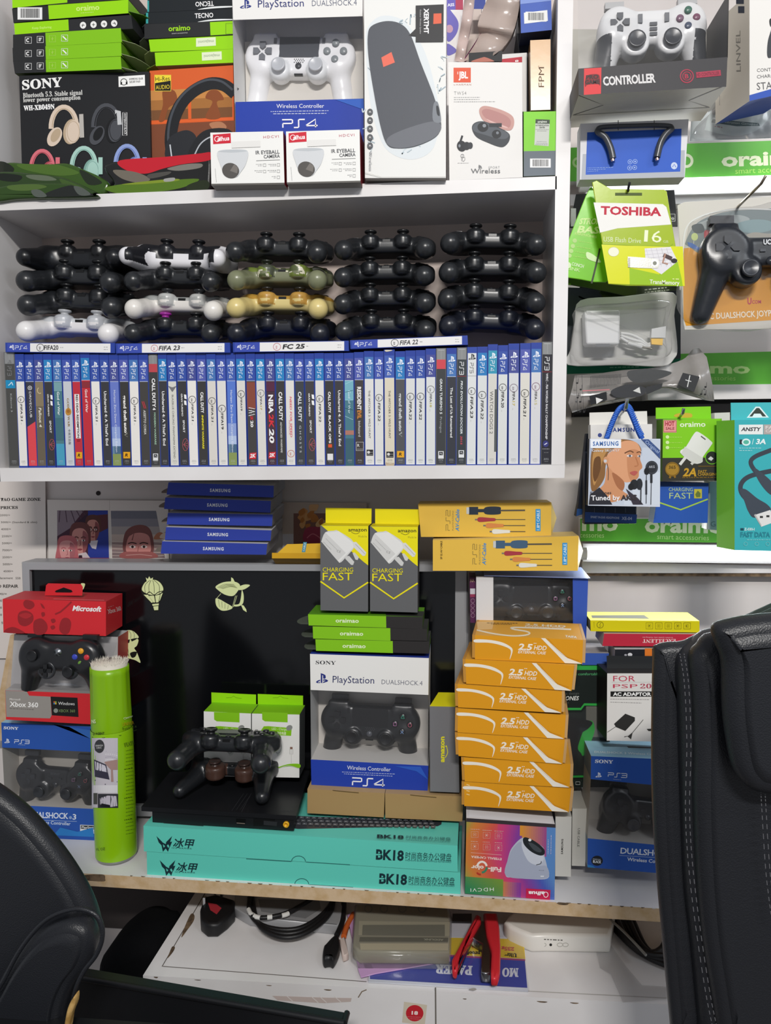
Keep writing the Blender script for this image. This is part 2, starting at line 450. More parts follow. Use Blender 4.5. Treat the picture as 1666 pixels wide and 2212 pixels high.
# ---------------------------------------------------------------- implicit surfaces (controllers, cushions, bags)
def isosurf(fn, lo, hi, res):
    lo = np.array(lo, float); hi = np.array(hi, float); n = np.ceil((hi-lo)/res).astype(int)+1
    g = np.stack(np.meshgrid(*[lo[i]+res*np.arange(n[i]) for i in range(3)], indexing='ij'), -1)
    d = fn(g[..., 0], g[..., 1], g[..., 2])
    ins = d < 0
    cnt = np.zeros(tuple(n-1)); pos = np.zeros(tuple(n-1)+(3,))
    offs = [(i, j, k) for i in (0, 1) for j in (0, 1) for k in (0, 1)]
    def sub(a, o): return a[o[0]:n[0]-1+o[0], o[1]:n[1]-1+o[1], o[2]:n[2]-1+o[2]]
    for o in offs:
        for ax in range(3):
            if o[ax] == 0:
                o2 = list(o); o2[ax] = 1; da, db = sub(d, o), sub(d, o2)
                x = (da < 0) != (db < 0)
                t = np.where(x, da/np.where(x, da-db, 1), 0)
                p = np.zeros(pos.shape); p += np.array(o)
                p[..., ax] += t
                pos += p*x[..., None]; cnt += x
    act = cnt > 0
    idx = -np.ones(act.shape, int); idx[act] = np.arange(act.sum())
    cell = np.stack(np.meshgrid(*[np.arange(m-1) for m in n], indexing='ij'), -1)
    V = (lo+res*(cell[act]+pos[act]/cnt[act][:, None]))
    fs = []
    for ax in range(3):
        a1, a2 = (ax+1) % 3, (ax+2) % 3
        sl = [slice(1, n[i]-1) for i in range(3)]; sl[ax] = slice(0, n[ax]-1)
        s2 = list(sl); s2[ax] = slice(1, n[ax])
        x = ins[tuple(sl)] != ins[tuple(s2)]
        base = np.stack(np.nonzero(x), -1)+np.array([s.start for s in sl])
        flip = ins[tuple(sl)][x]
        q = []
        for b1, b2 in ((1, 1), (0, 1), (0, 0), (1, 0)):
            c = base.copy(); c[:, a1] -= b1; c[:, a2] -= b2
            q.append(idx[c[:, 0], c[:, 1], c[:, 2]])
        q = np.stack(q, -1); q[~flip] = q[~flip][:, ::-1]
        fs.append(q)
    fs = np.concatenate(fs)
    fs = fs[(fs >= 0).all(1)]
    return V, fs
def smin(a, b, k):
    h = np.clip(0.5+0.5*(b-a)/k, 0, 1); return b*(1-h)+a*h-k*h*(1-h)
def sd_box(x, y, z, c, h, r):
    q = [np.abs(p-c[i])-(h[i]-r) for i, p in enumerate((x, y, z))]
    return np.sqrt(sum(np.maximum(a, 0)**2 for a in q))+np.minimum(np.maximum(np.maximum(q[0], q[1]), q[2]), 0)-r
def sd_cap(x, y, z, a, b, ra, rb):
    a, b = np.array(a, float), np.array(b, float); d = b-a
    t = np.clip(((x-a[0])*d[0]+(y-a[1])*d[1]+(z-a[2])*d[2])/(d@d), 0, 1)
    return np.sqrt((x-a[0]-t*d[0])**2+(y-a[1]-t*d[1])**2+(z-a[2]-t*d[2])**2)-(ra+(rb-ra)*t)
def sd_ell(x, y, z, c, r):
    k = np.sqrt(((x-c[0])/r[0])**2+((y-c[1])/r[1])**2+((z-c[2])/r[2])**2)
    return (k-1)*min(r)
def sd_disc(x, y, z, c, R, h, r):
    d = np.sqrt((x-c[0])**2+(y-c[1])**2)-(R-r); e = np.abs(z-c[2])-(h-r)
    return np.sqrt(np.maximum(d, 0)**2+np.maximum(e, 0)**2)+np.minimum(np.maximum(d, e), 0)-r

def slab(mb, outline, o, n, thick, rnd, mat, steps=4, back=True, matb=None):
    """outline: world points on the front plane (o,n); a padded plate with rounded rim, depth `thick` away from n"""
    n = Vector(n).normalized(); N = len(outline); pts = [Vector(p) for p in outline]
    nn = Vector((0, 0, 0))
    for i in range(N): nn += (pts[i]-pts[0]).cross(pts[(i+1) % N]-pts[0])
    if nn.dot(n) < 0: pts.reverse()
    inn = []
    for i in range(N):
        t = (pts[(i+1) % N]-pts[i-1]).normalized(); inn.append(n.cross(t).normalized())
    for _ in range(3 if N > 20 else 0): inn = [(inn[i-1]+inn[i]*2+inn[(i+1) % N])/4 for i in range(N)]
    rings = []
    for k in range(steps+1):
        a = math.pi/2*k/steps
        rings.append([p+q*(rnd*(1-math.sin(a)))-n*(rnd*(1-math.cos(a))) for p, q in zip(pts, inn)])
    if back:
        for k in range(steps+1):
            a = math.pi/2*(1-k/steps)
            rings.append([p+q*(rnd*(1-math.sin(a)))-n*(thick-rnd*(1-math.cos(a))) for p, q in zip(pts, inn)])
    else: rings.append([p-n*thick for p in pts])
    vs = [q for r in rings for q in r]
    fs = [(i*N+k, (i+1)*N+k, (i+1)*N+(k+1) % N, i*N+(k+1) % N) for i in range(len(rings)-1) for k in range(N)]
    mb.mesh(vs, fs, mat)
    mb.face(rings[0], mat, True); mb.face(list(reversed(rings[-1])), matb or mat, True)
def outl(k, pts, Y, yaw=0.0, lean=0.0, n=6, smooth=True):
    q = [px(k, p) for p in pts]; o = at(q[0][0], q[0][1], Y); nv = face_plane(o, yaw, lean)
    if smooth: q = spline(q, n)
    return [on(x, y, o, nv) for x, y in q], o, nv
def proj(p):
    d = Vector(p)-CAM; q = d.dot(fw)
    return (CX+F*d.dot(rt)/q, CY-F*d.dot(up)/q)
def resty(k, x, Y, z, k2=None):
    """crop y at which a vertical line through crop x, on depth Y, meets height z"""
    lo, hi = -400.0, 2800.0
    X = k[1]+x/k[0]
    for _ in range(40):
        m = (lo+hi)/2
        if at(X, m, Y).z > z: lo = m
        else: hi = m
    return (lo-k[2])*k[0]
def carton(name, label, cat, k, q, Y, depth, mats, yaw=0.0, lean=0.0, group=None, many=False, part='carton', **kw):
    t = Thing(name, label, cat, group)
    m = t.part(part) if many else t.whole()
    b = Box(m, k, *q, Y, depth, mats, yaw, lean, **kw)
    return t, m, b, b.front
def flap(m, pts3, mat, th=0.0006):
    """thin card tongue: list of world points, thickened"""
    pts3 = [Vector(p) for p in pts3]
    n = (pts3[1]-pts3[0]).cross(pts3[2]-pts3[0]).normalized()*th
    m.face(pts3, mat); m.face([p+n for p in reversed(pts3)], mat)
    for i in range(len(pts3)):
        a, b = pts3[i], pts3[(i+1) % len(pts3)]; m.face([b, a, a+n, b+n], mat)
def tuck(m, b, side, c1, c2='#8d8f80', lng=0.022, v0=0.05, v1=0.95):
    """open tuck flap standing out of the left or right end of a box, tongue shaped"""
    A, B_, C, D = (b.a[0], b.a[3], b.b[0], b.b[3]) if side == 'l' else (b.a[1], b.a[2], b.b[1], b.b[2])
    out = (b.a[0]-b.a[1]).normalized()*(1 if side == 'l' else -1)
    dn = (B_-A)
    base0 = A+dn*0.86; base1 = C+dn*0.86
    pts = []
    N = 10
    for i in range(N+1):
        u = i/N; s = math.sin(math.pi*min(max((u), 0), 1))**0.45
        pts.append(base0*(1-u)+base1*u+out*lng*s+dn*(0.16*s))
    flap(m, pts, c1)
# ---- small printed pictures
def art_headphones(f, cx, cy, s, c, c2, dark='#222222'):
    f.line([(cx+s*math.cos(a)*.62-s*.1, cy+s*math.sin(a)*1.0) for a in np.linspace(math.pi*.98, math.pi*2.02, 16)], s*.24, c)
    f.line([(cx+s*math.cos(a)*.56-s*.1, cy+s*math.sin(a)*.92) for a in np.linspace(math.pi*1.0, math.pi*1.9, 16)], s*.05, c2)
    f.oval(cx-s*.55, cy+s*.45, s*.32, s*.5, c, rot=.5); f.oval(cx-s*.5, cy+s*.38, s*.2, s*.36, c2, rot=.5)
    f.oval(cx+s*.25, cy+s*.2, s*.38, s*.62, c2, rot=.15); f.oval(cx+s*.36, cy+s*.2, s*.36, s*.58, c, rot=.15); f.ring(cx+s*.36, cy+s*.2, s*.3, s*.03, c2, ry=s*.5)
def icon(f, x, y, s, c, kind=0):
    f.frame(x-s, y-s, x+s, y+s, s*.14, c)
    if kind == 0: f.line([(x-s*.1+s*.5*math.cos(a), y+s*.5*math.sin(a)) for a in np.linspace(.9, 5.4, 10)], s*.28, c)
    elif kind == 1:
        for i in range(4): f.line([(x-s*.5, y-s*.45+i*s*.3), (x+s*(.5-.15*i), y-s*.45+i*s*.3)], s*.18, c)
    elif kind == 2: f.line([(x, y+s*.6), (x, y-s*.6)], s*.14, c); f.line([(x-s*.35, y-s*.1), (x, y+s*.3), (x+s*.35, y-s*.2)], s*.14, c)
    elif kind == 3: f.line([(x-s*.6, y-s*.6), (x+s*.6, y+s*.6)], s*.4, c)
    elif kind == 4: f.oval(x, y, s*.45, s*.45, c)
    elif kind == 5: f.rect(x-s*.5, y-s*.12, x+s*.5, y+s*.12, c)
    elif kind == 6: f.line([(x-s*.5, y+s*.4), (x-s*.4, y-s*.4), (x+s*.4, y-s*.4), (x+s*.5, y+s*.4)], s*.14, c, True)
def art_eye(f, x, y, s, skin='#c98a86'):
    f.blob([(x-s, y), (x-s*.3, y-s*.45), (x+s*.4, y-s*.4), (x+s, y+.05*s), (x+s*.3, y+s*.4), (x-s*.4, y+s*.35)], '#e8d6d2')
    f.oval(x, y, s*.4, s*.4, '#3a2220'); f.line(spline([(x-s*1.3, y-s*.9), (x-.2*s, y-s*1.25), (x+s*1.2, y-s*.9)], 4, False), s*.35, '#4a2a2a')
def art_face(f, x, y, w, h, skin, hair, shade, long=False, glasses=False, turn=0.0):
    """generic portrait: hair mass, face oval, brows, eyes, nose, mouth"""
    f.blob([(x-w*.62, y-h*.15), (x-w*.5, y-h*.62), (x, y-h*.74), (x+w*.52, y-h*.6), (x+w*.62, y-h*.1)] + ([(x+w*.7, y+h*.5), (x+w*.4, y+h*.75), (x-w*.5, y+h*.75), (x-w*.72, y+h*.4)] if long else [(x+w*.5, y+h*.1), (x-w*.5, y+h*.1)]), hair)
    f.blob([(x-w*.48, y-h*.2), (x-w*.3, y-h*.46), (x+w*.2, y-h*.48), (x+w*.48, y-h*.2), (x+w*.44, y+h*.2), (x+w*.2, y+h*.52), (x-w*.05, y+h*.56), (x-w*.34, y+h*.34)], skin)
    f.blob([(x+w*.18, y-h*.4), (x+w*.48, y-h*.2), (x+w*.44, y+h*.2), (x+w*.2, y+h*.5), (x+w*.16, y+h*.1)], shade)
    t = w*turn
    for sx in (-.22, .2):
        f.line(spline([(x+w*(sx-.14)+t, y-h*.12), (x+w*sx+t, y-h*.17), (x+w*(sx+.14)+t, y-h*.12)], 3, False), h*.045, hair)
        f.oval(x+w*sx+t, y-h*.03, w*.1, h*.04, '#efe2dc', 10); f.oval(x+w*sx+t, y-h*.03, w*.045, h*.04, '#2a1c1c', 8)
        if glasses: f.ring(x+w*sx+t, y-h*.02, w*.16, h*.025, '#2b2022', ry=h*.1)
    f.line([(x+t, y-h*.04), (x+w*.03+t, y+h*.16), (x-w*.06+t, y+h*.18)], h*.03, shade)
    f.blob([(x-w*.16+t, y+h*.31), (x+t, y+h*.28), (x+w*.15+t, y+h*.31), (x+t, y+h*.36)], '#93404a')
def oraimo(f, a, b, h, c, sub=None, word='oraimo'):
    f.text(word, a, b, h, c, 'b')
    if sub: f.text('smart accessories', sub[0], sub[1], sub[2], c)
# ================================================================ setting
DZ = 0.6916            # desk top
CZ = 0.575             # top of the low cabinet
WY = 0.24              # rear wall
SB = 0.15              # back of the shelf unit
def V3(*a): return Vector(a)
def at_plank(mb, tl, tr, br, bl, Y0, Y1, mats):
    a = [at(p[0], p[1], Y0) for p in (tl, tr, br, bl)]
    b = [V3(p.x, Y1, p.z) for p in a]
    mb.hexa(a, b, mats)
structure('wall_back', lambda m: m.boxw(V3(-1.3, WY, -0.05), V3(3.2, 0, 0), V3(0, 0, 2.9), V3(0, 0.05, 0), '@wall_paint'))
structure('floor', lambda m: m.boxw(V3(-1.6, -3.0, -0.1), V3(3.8, 0, 0), V3(0, 0, 0.05), V3(0, 3.3, 0), '@floor_tile'))
# wall shelf unit: one joined carcass of boards
t = Thing('wall_shelf_unit', 'white laminate wall shelf unit holding the controllers and game cases', 'shelf')
p = t.part('shelf_board', label='upper shelf board under the boxed goods')
at_plank(p, (-28, 428.3), (1203, 380.5), (1203, 409), (-28, 456), 0, SB, '@white_laminate')
p = t.part('shelf_board', label='lower shelf board under the game cases')
at_plank(p, (-2, 1011), (1221, 1003.8), (1219.5, 1032.5), (-2, 1040.2), 0, SB, '@white_laminate')
p = t.part('side_panel', label='right upright panel')
at_plank(p, (1206, -40), (1239.5, -40), (1220.5, 1004), (1191.5, 1004.3), 0, SB, '@white_laminate')
p = t.part('side_panel', label='left upright panel')
a = at(-28, 456, 0)
p.boxw(V3(a.x-0.02, 0, 1.30), V3(0.02, 0, 0), V3(0, 0, 0.8), V3(0, SB, 0), '@white_laminate')
p = t.part('back_panel')
p.boxw(V3(a.x-0.02, SB, 1.305), V3(0.165-a.x, 0, 0), V3(0, 0, 0.8), V3(0, 0.008, 0), '@back_panel')
t.done()
# desk top with a bare wood edge
t = Thing('desk', 'white desk board with bare wooden front edge carrying keyboards boxes and console', 'desk')
p = t.part('desk_board')
L, R_ = atz(-90, 1870, DZ), atz(1750, 1982.5, DZ)
a = [L, R_, R_-V3(0, 0, .020), L-V3(0, 0, .020)]
p.hexa(a, [V3(q.x, WY-.002, q.z) for q in a], ['@bare_chipboard', '@bare_chipboard', '@bare_chipboard', '@bare_chipboard', '@white_laminate', '@bare_chipboard'])
p = t.part('edge_chip', label='chipped brown patches along the wooden edge')
f = Face(p, L, (R_-L).cross(V3(0, 0, 1)), PX)
f.blob([(184, 1890), (222, 1889), (227, 1898), (224, 1904), (190, 1902), (184, 1896)], '@chipped_edge')
f.blob([(1203, 1949), (1222, 1950), (1229, 1950), (1225, 1955), (1208, 1954)], '@chipped_edge')
r = random.Random(3)
for x in range(235, 1420, 23):
    y = 1888.5+(x-235)*0.0622; q = r.uniform(4, 12)
    f.poly([(x, y-0.5), (x+q, y-.5+q*.06), (x+q*.7, y+r.uniform(1, 2.4)), (x+q*.2, y+r.uniform(.8, 2))], '@chipped_edge' if r.random() < .6 else '@white_laminate')
t.done()
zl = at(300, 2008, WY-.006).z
structure('desk_shade_board', lambda m: m.boxw(V3(-1.0, WY-.006, zl), V3(.62, 0, 0), V3(0, 0, DZ-.0215-zl), V3(0, .005, 0), '@dark_skirt'))  # added dark board standing in for the desk's shadow on the wall
# desk side support to the left, out of sight behind the chair
t = Thing('low_cabinet', 'low white cabinet with chipped edges under the desk board', 'cabinet')
p = t.part('cabinet_body')
A, B = atz(309, 2107, CZ), atz(1640, 2181, CZ)
bk = WY-.004
lo = [A, B, V3(B.x, B.y, -.05), V3(A.x, A.y, -.05)]
p.hexa(lo, [V3(q.x+.008, bk, q.z) for q in lo], '@white_laminate')
ft = Face(p, V3(0, 0, CZ), V3(0, 0, 1), PX)
ft.line([(352, 2087.5), (560, 2103), (792, 2120.5)], 1.6, '#6b655f')
ft.line([(942, 2131), (1180, 2143), (1440, 2156)], 2.2, '#b9b6b2')
ft.line([(350, 2088), (444, 1928)], 1.6, '#57514b')
ft.blob([(412, 1975), (420, 1977), (418, 1990), (404, 2010), (392, 2025), (398, 2005)], '@chipped_edge')
ft.blob([(372, 2045), (378, 2046), (374, 2056), (362, 2070), (366, 2058)], '@chipped_edge')
ff = Face(p, A, (B-A).cross(V3(0, 0, 1)), PX)
r = random.Random(11)
for x, y, w_, h_ in ((332, 2110, 9, 3), (420, 2116, 14, 2), (575, 2128, 12, 2), (700, 2137, 16, 3), (1160, 2162.5, 22, 3.5), (1232, 2165.5, 18, 3), (1000, 2157, 8, 2)):
    ff.blob([(x, y), (x+w_, y+w_*.055), (x+w_*.8, y+h_), (x+w_*.3, y+h_*.8)], '@chipped_edge')
ff.poly([(588, 2151), (700, 2155), (760, 2156), (758, 2164), (700, 2167), (600, 2161)], '#c2b3ad')
for x in (620, 672, 690, 722): ff.line([(x, 2152), (x+16, 2166)], 1.6, '#ddd6d2')
ff.line([(941, 2133), (942.5, 2300)], 3.0, '#6a655f')
ff.line([(774, 2155), (782, 2142), (792, 2138)], 2.2, '#7a6a58')
ff.blob([(1013, 2137), (1024, 2134), (1030, 2137), (1022, 2140)], '#a59f98')
st = t.part('age_sticker', label='round red sticker reading 18 on a cream square')
fs_ = Face(st, A, (B-A).cross(V3(0, 0, 1)), G8)
fs_.poly([(402, 862), (565, 885), (548, 1030), (388, 1008)], '#cfc4b0')
fs_.oval(477, 943, 62, 58, '#c02430')
fs_.text('18', (455, 952), (500, 954), 24, '#f3e6e0', 'B')
fs_.fine(425, 968, 520, 972, '#d98a90', h=4); fs_.fine(440, 982, 510, 985, '#d98a90', h=4)
t.done()
# ================================================================ goods on the upper shelf
AZ = at(0, 427.2, 0).z
LIME, LIME2, DK = '#98da10', '#84c41c', '#2a2b2d'
def stack_box(name, label, k, q, Y, depth, mats, yaw, art, flaps=(), grp=None, cat='box'):
    t, m, b, f = carton(name, label, cat, k, q, Y, depth, mats, yaw, group=grp, many=bool(flaps))
    art(f)
    for s, c, l in flaps: tuck(t.part('tuck_flap'), b, s, c, lng=l)
    t.done(); return b
# Sony style headphone carton
sb = resty(C1, 160, .045, AZ)
t, m, b, f = carton('headphone_carton', 'large black headphone carton with white lettering and two printed headphones behind the camouflage pouches', 'box', C1, [(135, 535), (1052, 505), (1072, resty(C1, 1072, .045, AZ)), (163, sb)], .045, .085, '#202124')
f.text('SONY', (158, 632), (440, 610), 66, '#f2f2f0', 'sb')
f.text('Bluetooth 5.3. Stable signal', (163, 690), (582, 668), 34, '#e6e6e2', 's')
f.text('lower power consumption', (165, 722), (568, 702), 32, '#e6e6e2', 's')
f.text('WH-XB049N', (168, 780), (386, 768), 34, '#ffffff', 'sb')
f.poly([(836, 540), (1022, 528), (1024, 604), (838, 614)], '#f4f4f2'); f.ring(874, 578, 22, 5, '#222222'); f.rect(850, 578, 862, 598, '#222222'); f.rect(888, 576, 900, 596, '#222222')
f.text('FITTING EAR', (912, 566), (1010, 559), 13, '#777777', 'sb'); f.text('MUFF PAD', (914, 586), (990, 580), 13, '#777777', 'sb')
art_headphones(f, 465, 900, 145, '#d9c6b4', '#b9a48a'); art_headphones(f, 765, 890, 145, '#4a4c52', '#16171a')
f.line([(812, 790), (838, 790), (845, 880)], 30, '#c4c6c8')
f.poly([(558, 806), (588, 804), (594, 970), (564, 972)], '#b9b4ae'); f.frame(866, 794, 896, 956, 4, '#e6e6e6'); f.text('MYSTERIOUS BLACK', (874, 800), (878, 950), 14, '#e6e6e6', 'b')
art_headphones(f, 310, 1190, 125, '#d8707c', '#a84854'); art_headphones(f, 605, 1180, 135, '#a9cfc4', '#7da69c'); art_headphones(f, 910, 1160, 130, '#8fa2d6', '#6678b4')
for x, c in ((392, '#d8707c'), (694, '#a9cfc4'), (1006, '#8fa2d6')): f.rect(x, 1110, x+30, 1230, c)
t.done(); HB = b
# orange headphone carton
ob = resty(C1, 1075, .05, AZ)
t, m, b, f = carton('headphone_carton', 'orange headphone carton with a yellow hi-res audio badge and a big black headband', 'box', C1, [(1056, 500), (1645, 460), (1660, resty(C1, 1660, .05, AZ)), (1076, ob)], .05, .08, '#d8602c')
f.grad([(1056, 640), (1640, 612), (1640, 825), (1062, 850)], lambda u, v: hexc(('#c98a4a', '#a8703a', '#7a5030')[min(2, int(v*3))]), 8, 6)
f.poly([(1062, 880), (1655, 850), (1658, 1140), (1075, 1140)], '#7c452c'); f.line([(1060, 868), (1650, 838)], 18, '#e0622a')
f.line([(1336, 632), (1340, 840)], 22, '#e0622a')
for q in ([(1150, 640), (1230, 640), (1250, 720), (1190, 760), (1160, 850), (1120, 850), (1150, 740)], [(1480, 640), (1540, 640), (1580, 700), (1530, 720), (1555, 830), (1450, 830), (1500, 720), (1450, 690)]): f.blob(q, '#8a4a26')
f.blob([(1480, 870), (1560, 860), (1600, 900), (1540, 930), (1500, 910)], '#b27a58')
f.rect(1092, 530, 1206, 588, '#f0d83a'); f.rect(1092, 588, 1206, 642, '#1c1a16'); f.line([(1092, 596), (1206, 578)], 18, '#1c1a16'); f.frame(1092, 530, 1206, 642, 5, '#e8d24a')
f.text('Hi-Res', (1098, 574), (1198, 568), 32, '#2a2414', ''); f.text('AUDIO', (1100, 632), (1198, 626), 30, '#f0d83a', '')
arc = [(1215, 1090), (1205, 980), (1225, 850), (1280, 730), (1370, 640), (1480, 590), (1580, 600), (1660, 660)]
f.line(spline(arc, 5, False), 86, '#1c1e22'); f.line(spline([(x-18, y-26) for x, y in arc], 5, False), 16, '#454a52')
f.blob([(1180, 1130), (1180, 1000), (1240, 940), (1330, 920), (1390, 980), (1380, 1130)], '#26282d'); f.blob([(1340, 1130), (1380, 980), (1480, 910), (1640, 930), (1660, 1130)], '#1e2024')
f.line(spline([(1370, 1100), (1420, 1010), (1510, 960), (1640, 970)], 5, False), 9, '#b8bcc2'); f.line([(1200, 1020), (1212, 1110)], 9, '#c8ccd2')
t.done()
G1N = 'charging cable boxes stacked on the upper shelf'
def a1(f): f.poly([(85, -40), (475, -66), (475, 18), (88, 56)], LIME)
stack_box('cable_box', 'half green half black box topmost of the far left stack', C1, [(85, -40), (905, -95), (905, -6), (88, 56)], .045, .085, DK, -.06, a1)
def a2(f):
    f.poly([(340, 38), (905, -2), (906, 93), (346, 136)], LIME); f.barcode(124, 52, 298, 138); f.text('oraimo', (538, 77), (702, 68), 38, '#d6f08a', 'b'); f.fine(570, 92, 660, 86, '#d6f08a', h=5)
stack_box('cable_box', 'lime box with white barcode sticker at its dark left end, far left stack', C1, [(85, 60), (905, -2), (908, 93), (95, 160)], .045, .085, [DK, DK, DK, LIME2, DK, DK], -.06, a2, [('r', '#4d7a18', .03)])
def a3(f):
    f.poly([(100, 165), (482, 137), (486, 214), (105, 244)], LIME); f.text('Keep Exploring', (228, 206), (364, 198), 16, '#c8ee70', 'b')
    for i, x in enumerate((586, 660, 734, 806)): f.oval(x, 178-i*4.5, 22, 24, '#efefed'); f.line([(x-11, 178-i*4.5), (x+11, 178-i*4.5)], 4, '#333333'); f.line([(x, 168-i*4.5), (x+(i-1)*5, 190-i*4.5)], 4, '#333333')
stack_box('cable_box', 'black box with four round white icons in the far left stack', C1, [(100, 165), (925, 105), (938, 203), (105, 244)], .045, .085, DK, -.06, a3)
for q, lb, xs in (([(92, 245), (852, 198), (860, 298), (92, 338)], 'green cable box with a black icon panel, fourth from top of far left stack', 320), ([(88, 338), (855, 300), (858, 395), (92, 432)], 'green cable box with black icon panel, second from bottom of far left stack', 320), ([(92, 432), (852, 398), (858, 488), (105, 518)], 'green cable box resting directly on the black headphone carton, lowest of its stack', 322)):
    def a4(f, q=q, xs=xs):
        y0, y1 = q[0][1], q[3][1]; yy = lambda x, v: (q[0][1]*(1-v)+q[3][1]*v)*(1-(x-92)/766)+(q[1][1]*(1-v)+q[2][1]*v)*((x-92)/766)
        f.poly([(xs, yy(xs, 0)), (q[1][0], q[1][1]), (q[2][0], q[2][1]), (xs+4, yy(xs, 1))], LIME2)
        for i, (x, kd) in enumerate(((200, 0), (284, 1), (370, 2), (456, 3))): icon(f, x, yy(x, .48), 22, '#f2f2f2' if i < 2 or i == 3 else '#b4dc60', kd)
    stack_box('cable_box', lb, C1, q, .045, .085, [DK, DK, DK, '#5d8a20', LIME2, '#394a20'], -.06, a4, [('r', '#8f9a72', .028)])
def a5(f): f.poly([(1384, 270), (1522, 262), (1524, 322), (1384, 330)], '#e6efcf'); f.text('majaomi', (1508, 282), (1398, 288), 20, '#a9b89a', 'b')
stack_box('charger_box', 'bright lime box with pale label, second from bottom above the orange carton', C1, [(1050, 280), (1645, 250), (1645, 345), (1062, 366)], .05, .085, [LIME, LIME, LIME2, LIME, LIME, '#9aa070'], -.03, a5, [('l', '#a0a878', .022)])
def a6(f): f.poly([(1424, 370), (1564, 362), (1566, 420), (1426, 428)], '#e6efcf'); f.text('majaomi', (1550, 382), (1438, 388), 20, '#a9b89a', 'b')
stack_box('charger_box', 'bright lime box with pale label lying directly on the orange carton', C1, [(1092, 372), (1645, 345), (1645, 442), (1100, 466)], .05, .085, [LIME, LIME, LIME2, LIME, LIME, '#9aa070'], -.03, a6, [('l', '#7a9440', .03)])
def a7(f):
    f.poly([(1482, 156), (1645, 148), (1645, 240), (1486, 250)], LIME); f.text('oraimo', (1190, 220), (1344, 212), 38, '#a6e41a', 'b'); f.text('smart accessories', (1212, 240), (1324, 234), 8, '#dddddd')
    f.frame(1594, 166, 1645, 240, 4, '#5d7a20')
stack_box('charger_box', 'black box with green lettering and green right end, above the two lime boxes', C1, [(1018, 170), (1645, 146), (1645, 246), (1020, 274)], .05, .085, DK, -.03, a7, [('l', '#6c7068', .02)])
def a8(f): f.text('TECNO', (1376, 128), (1506, 122), 33, '#f4f4f4', 'b'); f.blob([(1395, 155), (1500, 136), (1645, 134), (1645, 140), (1520, 146)], '#e8ecec'); f.rect(1030, 90, 1046, 166, '#3aa0a0')
stack_box('earphone_box', 'black box with white upright lettering and silver curve, in the stack above the orange carton', C1, [(1030, 90), (1645, 62), (1645, 146), (1040, 168)], .05, .085, '#1d2226', -.03, a8, [('l', '#5a5f60', .02)])
def a9(f): f.text('TECNO', (1508, 8), (1378, 14), 33, '#f4f4f4', 'b'); f.blob([(1395, 68), (1500, 47), (1645, 42), (1645, 50), (1520, 58)], '#e8ecec'); f.rect(1040, 4, 1052, 84, '#3aa0a0')
stack_box('earphone_box', 'black box with upside-down white lettering, cut by the photo top above the orange carton', C1, [(1040, -20), (1645, -50), (1645, 60), (1045, 88)], .05, .085, '#1d2226', -.03, a9, [('l', '#5a5f60', .02)])

# window carton with white controller (controller itself is built with the others)
def window_carton(name, label, k, TLo, TRo, y_win, y_blue, BR, BL, Y, depth, artf, topcol='#2b3f9e', side='#e8e8e6', yaw=0.0):
    t, m, b, f = carton(name, label, 'box', k, [TLo, TRo, BR, BL], Y, depth, [None, '#dcdad6', side, side, topcol, '#2a3f9a'], yaw, many=True)
    ins = -b.n*0.0004
    (l1, r1), (l2, r2) = y_win, y_blue
    P = lambda p: f.P(p, 0)
    m.face([P(l1), P(r1), P(TRo), P(TLo)], '#ecebe8')          # header card
    m.face([P(BL), P(BR), P(r2), P(l2)], '#2440a8')            # blue foot
    e = 10
    wn = t.part('window', label='clear plastic window')
    wn.face([P(l2), P(r2), P(r1), P(l1)], '@clear_window')
    tr = t.part('inner_tray', label='pale moulded tray behind the window')
    dv = -b.n*(depth*0.8)
    tr.face([P(l2)+dv, P(r2)+dv, P(r1)+dv, P(l1)+dv], '#d9d4cc')
    tr.face([P(l2)+dv, P(l2), P(r2), P(r2)+dv], '#d6d3ce')
    artf(f)
    t.done(); return b
wy = .032
bl_, br_ = resty(C2, 195, wy, AZ), resty(C2, 1076, wy, AZ)
def art_white(f):
    f.pslogo(258, 58, 64, '#2b3a86'); f.text('PlayStation', (344, 52), (662, 44), 52, '#2c3674', ''); f.text('DUALSHOCK.4', (718, 42), (1028, 36), 40, '#3c4668', 'l')
    f.text('SONY', (215, -30), (330, -36), 26, '#333a4a', 's')
    f.text('Wireless Controller', (472, 748), (802, 746), 28, '#f4f6fa', ''); f.fine(432, 772, 832, 766, '#cdd6ee', h=7); f.fine(450, 788, 818, 784, '#cdd6ee', h=7)
    f.psword('4', (512, 884), (750, 880), 58, '#f6f7fa', 9)
    f.poly([(880, 690), (1076, 684), (1078, 760)], '#2d62c4')
WB = window_carton('controller_carton', 'white and blue carton with a white game controller behind its window, on the upper shelf', C2, (163, -110), (1068, -140), ((172, 138), (1068, 112)), ((188, 706), (1074, 682)), (1078, br_), (196, bl_), wy, .075, art_white)
